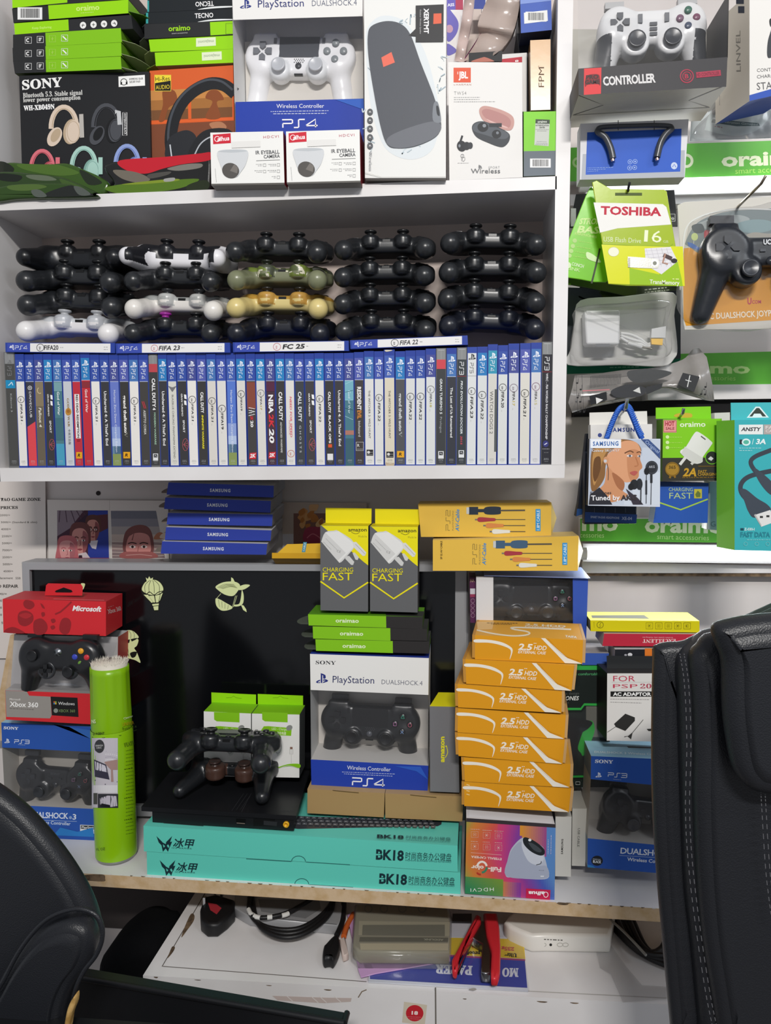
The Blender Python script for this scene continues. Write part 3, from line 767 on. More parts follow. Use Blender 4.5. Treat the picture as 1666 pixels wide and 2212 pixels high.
# two small camera cartons
for i, (q, lb) in enumerate((([(14, 918), (518, 908), (528, 1276), (22, 1284)], 'white camera carton with red logo corner, left of the identical pair below the white controller'), ([(538, 910), (1048, 896), (1054, 1262), (545, 1274)], 'white camera carton with red logo corner, right of the identical pair below the white controller'))):
    t, m, b, f = carton('camera_carton', lb, 'box', C2, q, -.022, .05, ['#efefec', '#d8d6d2', '#8d1f2c', '#7a1826', '#a02434', '#8f8b86'], group='small camera cartons')
    ox, oy = (0, 0) if i == 0 else (524, -10)
    f.poly([(32+ox, 932+oy), (155+ox, 922+oy), (157+ox, 990+oy), (34+ox, 998+oy)], '#cf2438')
    f.text('alhua', (62+ox, 978+oy), (146+ox, 970+oy), 30, '#ffffff', 'bi'); f.ring(62+ox, 962+oy, 18, 4, '#ffffff', n=18)
    f.text('HDCVI', (382+ox, 958+oy), (488+ox, 952+oy), 18, '#c0566a', 'w')
    f.text('IR EYEBALL', (328+ox, 1068+oy), (494+ox, 1062+oy), 25, '#54565a', 'b'); f.text('CAMERA', (384+ox, 1096+oy), (496+ox, 1090+oy), 23, '#54565a', 'b')
    f.line([(332+ox, 1112+oy), (496+ox, 1106+oy)], 3, '#777777')
    for yy, xa, xb in ((1142, 330, 375), (1186, 320, 375), (1142, 414, 470), (1184, 410, 470), (1226, 440, 470)):
        f.fine(xa+ox, yy-5+oy, xb+ox, yy-6+oy, '#999999', h=4); f.fine(xa+14+ox, yy+5+oy, xb+ox, yy+4+oy, '#b0b0b0', h=4)
    for xx, yy in ((390, 1142), (390, 1186), (486, 1140), (486, 1184), (486, 1226)): f.frame(xx-9+ox, yy-9+oy, xx+9+ox, yy+9+oy, 2.5, '#888888')
    f.poly([(160+ox, 980+oy), (360+ox, 972+oy), (362+ox, 1016+oy), (162+ox, 1024+oy)], '#e6e5e2')
    f.blob([(66+ox, 1048+oy), (170+ox, 1034+oy), (272+ox, 1044+oy), (262+ox, 1130+oy), (225+ox, 1190+oy), (190+ox, 1226+oy), (120+ox, 1215+oy), (80+ox, 1130+oy)], '#d3d6d9')
    f.blob([(66+ox, 1048+oy), (170+ox, 1034+oy), (272+ox, 1044+oy), (170+ox, 1056+oy)], '#bfc4c8')
    f.oval(155+ox, 1180+oy, 60, 52, '#55524f', rot=.3); f.poly([(150+ox, 1182+oy), (180+ox, 1136+oy), (206+ox, 1160+oy), (200+ox, 1200+oy)], '#77726d')
    f.fine(48+ox, 1165+oy, 56+ox, 1260+oy, '#aaaaaa', h=4)
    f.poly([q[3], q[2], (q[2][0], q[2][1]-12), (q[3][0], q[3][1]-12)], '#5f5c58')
    t.done()
# tall speaker carton
sq = [(1078, -60), (1648, -80), (1645, 1232), (1085, 1232)]
t, m, b, f = carton('speaker_carton', 'tall white carton printed with a dark grey barrel speaker splashing water', 'box', C2, sq, -.012, .07, ['#e9e9e6', '#dcdcd8', '#d6d4d0', '#d6d4d0', '#ddd', '#a8a49e'])
f.blob([(1090, 300), (1110, 180), (1200, 110), (1330, 130), (1420, 220), (1500, 360), (1560, 560), (1600, 800), (1560, 1020), (1440, 1100), (1300, 1080), (1200, 980), (1120, 700)], '#dde3e6')
r = random.Random(5)
for i in range(34):
    a = r.uniform(0, 6.28); x, y = 1350+math.cos(a)*r.uniform(230, 270)-90*math.sin(a), 600+math.sin(a)*r.uniform(480, 500)
    if x > 1630 or x < 1085: continue
    f.line(spline([(x, y), (x+r.uniform(-26, 26), y+r.uniform(-26, 26)), (x+r.uniform(-40, 40), y+r.uniform(-30, 50))], 4, False), r.uniform(3, 8), r.choice(('#b9c8d0', '#c8d4da', '#a5b6c0')))
f.blob([(1104, 250), (1130, 180), (1230, 146), (1330, 164), (1400, 240), (1470, 430), (1560, 660), (1600, 800), (1612, 880), (1570, 950), (1440, 1010), (1320, 1025), (1240, 1000), (1190, 860), (1140, 600), (1110, 400)], '#55585f')
f.blob([(1236, 990), (1260, 940), (1400, 880), (1560, 840), (1614, 880), (1560, 955), (1420, 1012), (1300, 1024)], '#6d7077')
f.blob([(1560, 720), (1590, 710), (1612, 820), (1600, 850), (1555, 830)], '#80858c'); f.blob([(1578, 735), (1594, 740), (1602, 800), (1584, 790)], '#34373c')
f.poly([(1198, 398), (1268, 360), (1292, 432), (1212, 464)], '#e8705c')
f.poly([(1436, 38), (1630, 30), (1628, 288), (1436, 290), (1436, 250), (1388, 246), (1436, 198)], '#38383a'); f.poly([(1560, 94), (1614, 92), (1614, 162), (1558, 166)], '#e0664a')
f.text('XERTMT', (1494, 58), (1494, 232), 32, '#f4f4f4', 'B'); f.text('Outdoor Wireless Speaker', (1464, 66), (1464, 236), 11, '#bbbbbb')
for y in (774, 832, 890, 950, 1008): f.oval(1120, y, 20, 22, '#56585c'); f.line([(1112, y-6), (1128, y+6)], 4, '#c8c8c8'); f.line([(1112, y+6), (1126, y-6)], 4, '#c8c8c8')
f.text('Wireless', (1112, 1048), (1112, 1180), 22, '#777a80', 'w')
f.line([(1085, 1195), (1200, 1225), (1645, 1222)], 3, '#c2c0ba')
t.done()
# gap stuff behind the earbud carton
t, m, b, f = carton('glass_protector_box', 'white and blue box with a red corner, half hidden behind the bunched gift bag', 'box', C3, [(128, -80), (330, -90), (330, resty(C3, 330, .09, AZ)), (130, resty(C3, 130, .09, AZ))], .09, .05, '#e9e6e6')
f.rect(132, -60, 230, 108, '#6a62b8'); f.rect(228, -60, 312, 108, '#b0405a'); f.text('ASS', (140, 72), (215, 66), 32, '#ffffff', 'b')
f.blob([(132, 110), (200, 150), (262, 260), (230, 390), (134, 450)], '#6f68bc'); f.oval(160, 320, 40, 45, '#c9a0b4'); f.blob([(132, 490), (190, 510), (240, 560), (200, 600), (134, 610)], '#6f68bc')
t.done()
t = Thing('gift_bag', 'crumpled silvery gift bag with purple lining bunched behind the earbud carton', 'bag')
p = t.part('bag_body')
rr = random.Random(4)
def sheet(mb, k, rows, Ys, mat, wob=.006, nu=8):
    vs = []; n = len(rows[0])
    for (row, Y) in zip(rows, Ys):
        sp = spline(row, nu, False)
        for i, q in enumerate(sp):
            x, y = px(k, q); vs.append(at(x, y, Y+wob*(math.sin(i*.7+Y*90)+.5*math.sin(i*.31+Y*50))))
    w_ = len(spline(rows[0], nu, False))
    fs = [(j*w_+i, j*w_+i+1, (j+1)*w_+i+1, (j+1)*w_+i) for j in range(len(rows)-1) for i in range(w_-1)]
    mb.mesh(vs, fs, mat)
sheet(p, C3, [[(330, -60), (300, 200), (255, 450), (215, 680)], [(400, -60), (400, 200), (340, 500), (300, 690)], [(445, -60), (420, 200), (380, 420), (330, 690)]], [.06, .045, .06], 'c#c9b4ae', .004)
sheet(p, C3, [[(600, -60), (480, 250), (480, 420), (310, 690)], [(700, -60), (640, 250), (560, 400), (420, 640)], [(960, -60), (900, 250), (800, 480), (620, 640)], [(960, -60), (930, 160), (870, 400), (760, 570), (700, 620)]], [.055, .045, .03, .06], 'c#b7a79f', .005)
p2 = t.part('lining', label='purple lining of the bag')
sheet(p2, C3, [[(335, -60), (330, 200), (330, 400), (325, 600)], [(450, -60), (420, 130), (380, 350), (330, 560)]], [.066, .072], 'c#8a2a6a', .002)
sheet(p2, C3, [[(620, -60), (570, 200), (500, 380), (300, 690)], [(700, -60), (600, 280), (500, 470), (340, 690)]], [.058, .066], 'c#8a2a6a', .002)
t.done()
t, m, b, f = carton('accessory_box', 'plain white box seen only as a sliver above the earbud carton', 'box', C3, [(520, -60), (905, -70), (905, resty(C3, 905, .105, AZ)), (520, resty(C3, 520, .105, AZ))], .105, .03, ['#dad6d4', '#ccc', '#ccc', '#ccc', '#ccc', '#ccc'])
f.rect(430, -60, 560, 100, '#3a4a96'); t.done()
# blue / gold / green column
t, m, b, f = carton('earphone_box', 'deep blue box end with white barcode, on top of the right column beside the upright', 'box', C3, [(945, -30), (1290, -75), (1298, 332), (955, 368)], .02, .1, ['#4360b4', '#203', '#1a2038', '#1a2038', '#5470c0', '#1a2038'])
f.poly([(948, 0), (1290, -20), (1290, 8), (948, 46)], '#7f96d4'); f.poly([(988, 142), (1248, 112), (1254, 232), (992, 264)], '#e9e9e6'); f.barcode(1006, 130, 1240, 240, bg='#e9e9e6')
t.done()
t, m, b, f = carton('earphone_box', 'dark navy box standing behind the gold box', 'box', C3, [(905, 372), (1300, 336), (1345, 1240), (1020, 1240)], .055, .07, '#141824'); t.done()
t, m, b, f = carton('power_bank_box', 'slim gold foil box standing on the green box by the upright', 'box', C3, [(1058, 448), (1284, 436), (1282, 1218), (1066, 1226)], .012, .04, ['g#c99e6c', 'g#b89060', 'g#8a6638', 'g#8a6638', 'g#c8a880', 'g#8a6638'])
f.text('FPM', (1212, 968), (1212, 745), 62, '#5a4226', ''); f.ring(1152, 736, 5, 2, '#7a5f40')
t.done()
t, m, b, f = carton('power_bank_box', 'green and grey box with round-cornered authenticity label below the gold box', 'box', C3, [(985, 1242), (1355, 1236), (1352, 1945), (985, 1960)], .004, .08, ['#86d63a', '#4a5', '#59605e', '#59605e', '#7cc03a', '#555'])
f.poly([(986, 1680), (1354, 1674), (1352, 1944), (985, 1959)], '#6a737c')
f.poly([(1118, 1324), (1276, 1330), (1262, 1624), (1104, 1612)], '#cfd4cc'); f.poly([(1118, 1324), (1276, 1330), (1274, 1376), (1116, 1372)], '#3c4a3c'); f.text('oraimo', (1140, 1364), (1244, 1362), 26, '#e8eee4', 'b')
f.text('AUTHENTICATION', (1116, 1400), (1264, 1402), 16, '#444a44', 'B'); f.text('CENTER', (1158, 1424), (1222, 1424), 15, '#444a44', 'B'); f.fine(1116, 1438, 1264, 1440, '#777777', h=6); f.fine(1136, 1454, 1240, 1456, '#777777', h=6)
f.fine(1130, 1570, 1240, 1574, '#999999', h=6); f.fine(1120, 1588, 1250, 1592, '#999999', h=6); f.fine(1116, 1604, 1256, 1608, '#999999', h=6)
f.barcode(1056, 1762, 1286, 1862)
t.done()
# earbud carton and the one behind it
t, m, b, f = carton('earphone_carton', 'white carton edge with red label and black hang tab just behind the earbud carton', 'box', C3, [(700, 606), (1020, 585), (1018, 1240), (700, 1240)], .04, .03, '#dcdad8', many=True)
f.poly([(705, 660), (968, 630), (968, 692), (705, 700)], '#b8283a'); f.text('8', (890, 690), (930, 686), 22, '#f0f0f0', 'b')
hb = t.part('hang_tab', label='black hang tab')
Box(hb, C3, (375, 588), (748, 566), (745, 680), (375, 690), .03, .002, '#1e1f22'); fh = Face(hb, at(*px(C3, (375, 690)), .03), (0, -1, 0), C3); fh.blob([(420, 672), (520, 640), (560, 636), (640, 668), (640, 684), (420, 688)], '#b06a5a')
t.done()
jy = resty(C3, 560, .0, AZ)
t, m, b, f = carton('earbud_carton', 'white carton with orange square logo and pink charging case of wireless earbuds', 'box', C3, [(146, 690), (968, 694), (974, 1975), (160, 2003)], .0, .035, ['#e8e6e3', '#d8d6d2', '#9a2838', '#d8d6d2', '#dddad6', '#999'])
f.rect(206, 752, 398, 916, '#e05a3c'); f.text('JBL', (262, 868), (366, 868), 72, '#f6f4f2', 'B'); f.rect(248, 798, 258, 808, '#f6f4f2'); f.rect(248, 814, 258, 824, '#f6f4f2')
f.text('by', (208, 946), (226, 946), 10, '#b86a58'); f.text('HARMAN', (236, 948), (402, 948), 18, '#c08a7c', 'w')
f.text('TWS4', (212, 1054), (348, 1052), 38, '#8a8c8c', 'lw')
for y, x in ((1082, 500), (1106, 495), (1130, 672)): f.fine(210, y, x, y-2, '#a8a8a8', h=8)
f.blob([(490, 1230), (530, 1180), (620, 1186), (760, 1230), (860, 1290), (880, 1370), (850, 1440), (780, 1445), (640, 1400), (530, 1330)], '#c79a92'); f.blob([(520, 1240), (560, 1210), (640, 1225), (780, 1280), (840, 1340), (830, 1410), (770, 1410), (640, 1360), (550, 1300)], '#b78480')
f.blob([(570, 1320), (640, 1350), (800, 1410), (780, 1420), (640, 1370)], '#dcb4ae')
f.blob([(410, 1420), (450, 1360), (560, 1352), (740, 1430), (826, 1490), (826, 1560), (780, 1620), (720, 1632), (600, 1590), (460, 1520)], '#3c4046'); f.blob([(418, 1412), (460, 1366), (560, 1360), (720, 1430), (818, 1490), (790, 1540), (700, 1540), (560, 1500), (440, 1460)], '#565b62')
f.oval(532, 1412, 60, 54, '#25282d'); f.oval(684, 1490, 52, 48, '#25282d'); f.oval(548, 1396, 20, 20, '#8a8f96'); f.oval(694, 1476, 16, 16, '#7a7f86'); f.rect(600, 1368, 742, 1410, '#33363b')
f.line([(276, 1590), (304, 1506)], 22, '#2c2f34'); f.oval(296, 1622, 52, 60, '#26292e', rot=-.3); f.oval(352, 1620, 40, 44, '#2c2f34'); f.oval(392, 1616, 28, 36, '#34373d'); f.oval(272, 1620, 12, 18, '#8a8f96')
f.ring(304, 1730, 18, 5, '#9a9a9a'); f.line([(304, 1726), (306, 1770), (292, 1752), (296, 1780), (320, 1790), (334, 1770), (332, 1748), (308, 1744)], 5, '#9a9a9a'); f.fine(252, 1810, 376, 1809, '#aaaaaa', h=6)
f.text('Wireless', (400, 1924), (724, 1922), 52, '#6c6e70', ''); f.text('SPORT', (596, 1872), (720, 1870), 26, '#8a8c8e', 'lw')
for q in (14, 26, 38): f.line([(482+q*math.cos(a), 1872+q*math.sin(a)) for a in np.linspace(-1.5, 0, 7)], 6, '#7c7e80')
t.done()
# camouflage pouches
def pouch(label, k, pts, Y, th, rnd, mat, camo, name='camouflage_pouch', cat='pouch', lean=0.9, extra=None, seed=1):
    t = Thing(name, label, cat, 'camouflage pouches' if name == 'camouflage_pouch' else None)
    m = t.whole(); o_, pl, nv = outl(k, pts, Y, 0, lean)
    slab(m, o_, pl, nv, th, rnd, mat)
    f = Face(m, pl, nv, k); r = random.Random(seed)
    for c in camo:
        col, q = c; f.blob(q, 'c'+col)
    t.done(); return t
pouch('green camouflage pouch at the back of the left pile, against the black headphone carton', C1, [(-60, 1210), (40, 1142), (200, 1148), (350, 1150), (470, 1146), (600, 1195), (700, 1240), (770, 1300), (690, 1380), (400, 1385), (-60, 1390)], .022, .012, .005, 'c#345217', [('#192014', [(-40, 1150), (30, 1142), (100, 1190), (60, 1230), (-40, 1230)]), ('#496823', [(120, 1160), (300, 1160), (420, 1165), (560, 1220), (420, 1240), (200, 1205)]), ('#1d2717', [(560, 1200), (640, 1230), (720, 1290), (620, 1300)])], seed=1, lean=.12)
pouch('green camouflage pouch in the middle of the left pile on the upper shelf edge', C1, [(-60, 1250), (0, 1204), (200, 1214), (420, 1240), (520, 1275), (620, 1320), (700, 1372), (500, 1395), (-60, 1395)], .006, .012, .005, 'c#293f19', [('#5d6854', [(190, 1235), (330, 1240), (400, 1270), (300, 1275), (210, 1260)]), ('#151b13', [(0, 1225), (150, 1240), (120, 1280), (0, 1270)]), ('#3b5520', [(420, 1260), (560, 1310), (600, 1345), (480, 1330)])], seed=2, lean=.12)
pouch('green camouflage pouch at the front of the left pile, hanging over the shelf edge', C1, [(-60, 1340), (60, 1300), (250, 1288), (470, 1290), (560, 1320), (640, 1350), (690, 1378), (600, 1388), (300, 1392), (100, 1400), (-60, 1415)], -.008, .012, .004, 'c#2b4515', [('#4b642b', [(60, 1310), (250, 1300), (330, 1320), (200, 1345), (80, 1340)]), ('#1c1f1c', [(330, 1360), (480, 1310), (540, 1320), (660, 1375), (540, 1385), (340, 1388)]), ('#525952', [(220, 1345), (280, 1340), (330, 1385), (250, 1388)]), ('#505651', [(520, 1315), (580, 1325), (640, 1372), (560, 1376)])], seed=3, lean=.12)
pouch('red topped camouflage pouch lying beside the left camera carton', C1, [(730, 1180), (790, 1134), (870, 1130), (1150, 1108), (1400, 1084), (1490, 1076), (1496, 1250), (1470, 1350), (1300, 1368), (900, 1372), (750, 1340), (800, 1290)], .006, .02, .006, 'c#1c1c1c', [('#c01c2c', [(845, 1132), (1150, 1108), (1400, 1084), (1488, 1076), (1480, 1130), (1280, 1160), (1150, 1190), (1020, 1226), (880, 1196)]), ('#6e675c', [(800, 1200), (960, 1215), (1060, 1265), (980, 1290), (860, 1260)]), ('#7a7770', [(1180, 1190), (1300, 1160), (1420, 1155), (1410, 1185), (1260, 1205)]), ('#4b4945', [(1050, 1230), (1200, 1210), (1180, 1235), (1060, 1260)]), ('#52721b', [(740, 1330), (860, 1300), (1100, 1280), (1400, 1262), (1300, 1320), (1100, 1355), (850, 1366)]), ('#7b8e27', [(860, 1300), (1100, 1272), (1250, 1262), (1240, 1278), (1000, 1300)]), ('#9b9b98', [(1160, 1262), (1230, 1254), (1226, 1276), (1164, 1282)]), ('#222b15', [(1320, 1310), (1440, 1270), (1480, 1300), (1450, 1345), (1340, 1355)])], seed=4, lean=.12)
# ================================================================ game controllers (millimetre models)
def pad_body(style, res=2.6):
    def fn(x, y, z):
        ax = np.abs(x)
        if style == 'ds4':
            d = sd_box(ax, y, z, (0, 20, -3.5), (46, 27, 11.5), 8)
            d = smin(d, sd_disc(ax, y, z, (50, 22, -4), 28, 13, 9), 5)
            d = smin(d, sd_cap(ax, y, z, (54, 10, -6), (59, -16, -13), 17, 13.6), 6)
            d = smin(d, sd_cap(ax, y, z, (59, -16, -13), (63, -40, -19), 13.6, 15.2), 4)
            d = smin(d, sd_disc(ax, y, z, (26, -1, 1.5), 14.8, 11, 7), 1.2)
            d = smin(d, sd_box(ax, y, z, (50, 44, 0), (17, 8, 8), 4), 3)
        elif style == 'sense':
            d = sd_box(ax, y, z, (0, 20, -4), (48, 27, 15), 10)
            d = smin(d, sd_disc(ax, y, z, (50, 20, -3), 31, 17, 11), 8)
            d = smin(d, sd_cap(ax, y, z, (56, 12, -6), (68, -40, -12), 21, 13), 10)
            d = smin(d, sd_disc(ax, y, z, (25, 2, 6), 13, 9.5, 6), 2)
            d = smin(d, sd_box(ax, y, z, (52, 44, 1), (17, 8, 9), 4), 3)
        elif style == 'ds3':
            d = sd_box(ax, y, z, (0, 16, -5), (38, 16, 10), 6)
            d = smin(d, sd_disc(ax, y, z, (48, 18, -2), 26, 11, 5), 5)
            d = smin(d, sd_cap(ax, y, z, (52, 8, -8), (68, -50, -16), 18, 11), 8)
            d = smin(d, sd_disc(ax, y, z, (25, -7, -2), 16, 11, 4), 3)
            d = smin(d, sd_box(ax, y, z, (48, 42, -3), (14, 6, 9), 3), 2)
        elif style == 'box360':
            d = sd_box(ax, y, z, (0, 12, -4), (44, 26, 16), 13)
            d = smin(d, sd_disc(ax, y, z, (44, 14, -3), 30, 17, 13), 9)
            d = smin(d, sd_cap(ax, y, z, (52, 0, -6), (64, -46, -12), 21, 14), 12)
        elif style == 'promo':
            d = sd_box(ax, y, z, (0, 16, -4), (40, 24, 13), 9)
            d = smin(d, sd_disc(ax, y, z, (46, 20, -2), 27, 13, 8), 6)
            d = smin(d, sd_cap(ax, y, z, (54, 8, -6), (66, -44, -14), 20, 13), 9)
            d = smin(d, sd_disc(ax, y, z, (24, -8, 0), 19, 12, 4), 3)
        return d
    V, fs = isosurf(fn, (-92, -70, -44), (92, 66, 36), res)
    return V, fs
BODY = {}
def body(style):
    if style not in BODY: BODY[style] = pad_body(style, {'sense': 1.7, 'ds4': 2.1}.get(style, 2.6))
    return BODY[style]
def color_pad(style, V, fs, scheme):
    C = V[fs].mean(1); a = V[fs[:, 1]]-V[fs[:, 0]]; b = V[fs[:, 2]]-V[fs[:, 0]]
    n = np.cross(a, b); n /= np.linalg.norm(n, axis=1)[:, None]+1e-9
    ax = np.abs(C[:, 0])
    out = []
    base = scheme['base']; top = scheme.get('top', base); well = scheme.get('well', top)
    # the upper shell (z above a seam) differs from the grips; the stick wells follow the upper shell
    wellm = (np.hypot(ax-26, C[:, 1]) < 15.6) & (C[:, 2] > -7)
    if style == 'ds4': seam = (C[:, 2] > 0.5+0.0*ax) & ~((ax > 48) & (C[:, 1] < -14)) & (C[:, 1] > -16)
    elif style == 'sense':
        seam = ((C[:, 2] > 1) & (ax < 47)) | ((np.abs(ax-53-(-C[:, 1])*.12) < 7.5) & (C[:, 1] < 8) & (C[:, 2] > -20)) | wellm
    else: seam = (C[:, 2] > 4) & (ax < 20)
    for i in range(len(fs)):
        c = well if (style == 'ds4' and wellm[i]) else (top if seam[i] else base)
        if scheme.get('camo') and (seam[i] or wellm[i]):
            x, y, z = C[i]; q = math.sin(x*.12+1.3*math.sin(z*.13+y*.07))+math.sin(y*.09+z*.15+x*.05)
            c = scheme['camo'][0 if q < -.45 else 1 if q < .35 else 2 if q < .95 else 3]
        if scheme.get('grip') and ax[i] > 56 and C[i, 1] < 4: c = scheme['grip']
        if scheme.get('mid') and ax[i] < 40 and C[i, 1] < 8: c = scheme['mid'] if ax[i] > 7 else scheme['base']
        out.append(c)
    return out
def face_details(t, style, sch):
    """sticks, pads and buttons as parts, in mm"""
    Z = Vector((0, 0, 1)); ac = sch.get('stick', 'k#1a1b1e'); bt = sch.get('btn', 'k#222429')
    pos = {'ds4': (26, 0, 12), 'sense': (25, 2, 15), 'ds3': (25, -7, 9), 'promo': (24, -8, 12)}
    sticks = [(-42, 16, 14), (22, -10, 13)] if style == 'box360' else [(-pos[style][0],)+pos[style][1:], pos[style]]
    for i, (x, y, z) in enumerate(sticks):
        p = t.part('thumbstick', label=sch.get('sticklab') if i == 0 else None)
        c = sch.get('stick0', ac) if i == 0 else ac
        e = 1.25 if style == 'promo' else 1
        p.lathe((x, y, z-1), Z, [(r_*e, h_) for r_, h_ in [(8.5, 0), (6.5, 2), (5.6, 4), (8.8, 5.5), (9.8, 6.5), (9.8, 8), (9.0, 9), (7.6, 8.4), (0.1, 7.8)]], c, 20)
        if style in ('ds3', 'box360', 'promo'): p.lathe((x, y, z-3), Z, [(15 if style != 'promo' else 17, 0), (14, 1.6), (11, 2.4), (8, 2)], sch.get('collar', c), 24)
    if style in ('ds4', 'sense'):
        p = t.part('touchpad'); p.boxw(Vector((-28, 16, 7)), Vector((56, 0, 0)), Vector((0, 28, 0)), Vector((0, 0, 2.4)), sch.get('touch', 'k#26282c'))
        p = t.part('home_button'); p.lathe((0, 4, 7.4), Z, [(4.5, 0), (4.5, 1.2), (0.1, 1.6)], sch.get('ps', bt), 16)
        p = t.part('charging_port', label='charging socket in the front edge'); p.boxw(Vector((-6, -7, 1.2)), Vector((12, 0, 0)), Vector((0, 2, 0)), Vector((0, 0, 4)), 'k#0a0a0b')
        if style == 'ds4':
            p = t.part('speaker_grille')
            for i in range(3):
                for j in range(5): p.lathe((-6+j*3+(1.5 if i % 2 else 0), 9+i*2.2, 7.9), Z, [(.8, 0), (.8, .3), (.05, .35)], 'k#3a3c40', 8)
            for sx in (-1, 1):
                p = t.part('option_button'); p.boxw(Vector((sx*34-2, 34, 9)), Vector((4, 0, 0)), Vector((0, 8, 0)), Vector((0, 0, 1.6)), sch.get('opt', bt))
    if sch.get('mark'):
        s_, w_, h_, my, mz, mc = sch['mark']; vs, fs = glyphs(s_, 'B'); p = t.part('printed_mark'); p.mesh([((x-.5)*w_, my+y*h_, mz) for x, y in vs], fs, mc, False)
    bx, by, bz, sp = {'ds4': (51, 23, 10.6, 11.5), 'sense': (52, 22, 13, 11.5), 'ds3': (48, 18, 9, 11), 'promo': (46, 20, 12.6, 11), 'box360': (43, 16, 14, 10.5)}[style]
    cols = sch.get('abxy', [bt]*4)
    for i, (dx, dy) in enumerate(((0, 1), (1, 0), (0, -1), (-1, 0))):
        p = t.part('face_button'); p.lathe((bx+dx*sp, by+dy*sp, bz-1.2), Z, [(5, 0), (5, 2.6), (4.2, 3.4), (.1, 3.7)], cols[i], 18)
        sy = sch.get('sym')
        if sy:
            h = bz+3.0; cx_, cy_ = bx+dx*sp, by+dy*sp; w_ = .45
            sh = {0: [(0, 3), (2.8, -1.8), (-2.8, -1.8)], 1: [(2.7*math.cos(q), 2.7*math.sin(q)) for q in np.linspace(0, 6.28, 16)[:-1]], 3: [(-2.3, -2.3), (2.3, -2.3), (2.3, 2.3), (-2.3, 2.3)]}
            segs = [[(-2.3, -2.3), (2.3, 2.3)], [(-2.3, 2.3), (2.3, -2.3)]] if i == 2 else [sh[i]+[sh[i][0]]]
            for sg in segs: p.tube([(cx_+a, cy_+b_, h) for a, b_ in sg], .38, sy[i], 5)
    px_, py_ = {'ds4': (-51, 23), 'sense': (-52, 22), 'ds3': (-48, 18), 'promo': (-46, 19), 'box360': (-20, -10)}[style]
    p = t.part('direction_pad')
    for dx, dy in ((0, 1), (1, 0), (0, -1), (-1, 0)):
        u = Vector((dx, dy, 0)); v = Vector((-dy, dx, 0)); o = Vector((px_, py_, bz-1))
        if style == 'box360': q = [o+v*3.4, o+u*11+v*3.4, o+u*11-v*3.4, o-v*3.4]
        else: q = [o+u*3, o+u*6.5+v*4.2, o+u*13+v*4.2, o+u*13-v*4.2, o+u*6.5-v*4.2]
        top = [a+Vector((0, 0, 3.2)) for a in q]
        p.face(top, sch.get('dpad', bt)); 
        for i in range(len(q)): p.face([q[i], q[(i+1) % len(q)], top[(i+1) % len(q)], top[i]], sch.get('dpad', bt))
    if style == 'box360': p.lathe((px_, py_, bz-4), Z, [(16, 0), (15.5, 2.4), (13.5, 3), (12, 2.6)], sch.get('collar', bt), 24); p2 = t.part('guide_button', label='silver guide button'); p2.lathe((0, 22, 10.5), Z, [(7, 0), (7, 1.5), (.1, 2.8)], 'b#a8adb2', 18)
    if style in ('ds3', 'promo', 'box360'):
        p = t.part('menu_button')
        for x in ((-9, 9) if style != 'promo' else (-18, 18)): p.boxw(Vector((x-3, 14 if style != 'promo' else 18, 4 if style == 'ds3' else 8.5)), Vector((6, 0, 0)), Vector((0, 3 if style != 'promo' else 12, 0)), Vector((0, 0, 2.5 if style == 'ds3' else 3.5)), sch.get('menu', bt))
        p = t.part('home_button')
        if style == 'ds3': p.lathe((0, 4, 4.6), Z, [(5, 0), (5, 1.2), (.1, 1.8)], bt, 16)
        else:
            for k in range(3): p.boxw(Vector((-5, 14-k*7, 8.6)), Vector((10, 0, 0)), Vector((0, 4.4, 0)), Vector((0, 0, 2.4)), bt)
    if style != 'ds4' or True:
        for sx in (-1, 1):
            p = t.part('trigger'); q = 44 if style != 'box360' else 36
            p.boxw(Vector((sx*50-13, q+6, -12)), Vector((26, 0, 0)), Vector((0, 9, 0)), Vector((0, 0, 9)), sch.get('trig', bt))
MMODEL = {}
def controller_model(style, sch, label, details=True, group=None):
    t = Thing('game_controller', label, 'game controller', group)
    V, fs = body(style); m = t.part('controller_body'); m.mesh(V, fs, color_pad(style, V, fs, sch))
    face_details(t, style, sch)
    for p in t.parts: p.v = [tuple(np.array(q)*0.001) for q in p.v]
    return t.done(loc=(0, 0, 0))
BLK = dict(base='k#26282b', top='k#202225', well='k#1c1e21', stick='k#141517', btn='k#1c1d20', touch='k#1d1f22')
NAVY = dict(base='k#1c1f29', top='k#191c25', well='k#161922', stick='k#131419', btn='k#1b1c20', touch='k#1b1d22')
WHT = dict(base='k#e6e4e4', top='k#c9ccd0', well='k#b9bcc2', stick='k#b4b6ba', btn='k#8f9297')
CAMO = dict(base='k#7c8064', top='k#6a7a3c', well='k#6a7a3c', stick='k#23261e', btn='k#22251f', camo=['k#4c5142', 'k#75853f', 'k#e4e0cc', 'k#5b6540'])
GOLD = dict(base='k#d9c684', top='k#b58c3c', well='k#c0954a', stick='k#1c1a16', btn='k#1f1d18')
CLEARW = dict(base='k#e2ded8', top='k#a8aaa8', well='k#b9bab8', stick='k#202226', btn='k#333539')
PURP = dict(BLK, stick0='k#a02a9a', sticklab='purple thumbstick')
SENSEB = dict(base='k#17191d', top='k#101114', stick='k#0d0e10', btn='k#15161a', touch='k#15161a')
SENSEW = dict(base='k#e9e8ec', top='k#1b1c21', stick='k#121317', btn='k#222328', touch='k#dedee2')
def pose(center, right, upv, scale):
    """matrix taking model mm axes x->right, y->upv (away/up), z->right x upv"""
    r_ = Vector(right).normalized(); u_ = Vector(upv); u_ = (u_-r_*u_.dot(r_)).normalized(); n_ = r_.cross(u_)
    m_ = Matrix.Identity(4)
    for i in range(3): m_[i][0], m_[i][1], m_[i][2], m_[i][3] = r_[i]*scale, u_[i]*scale, n_[i]*scale, center[i]
    return m_
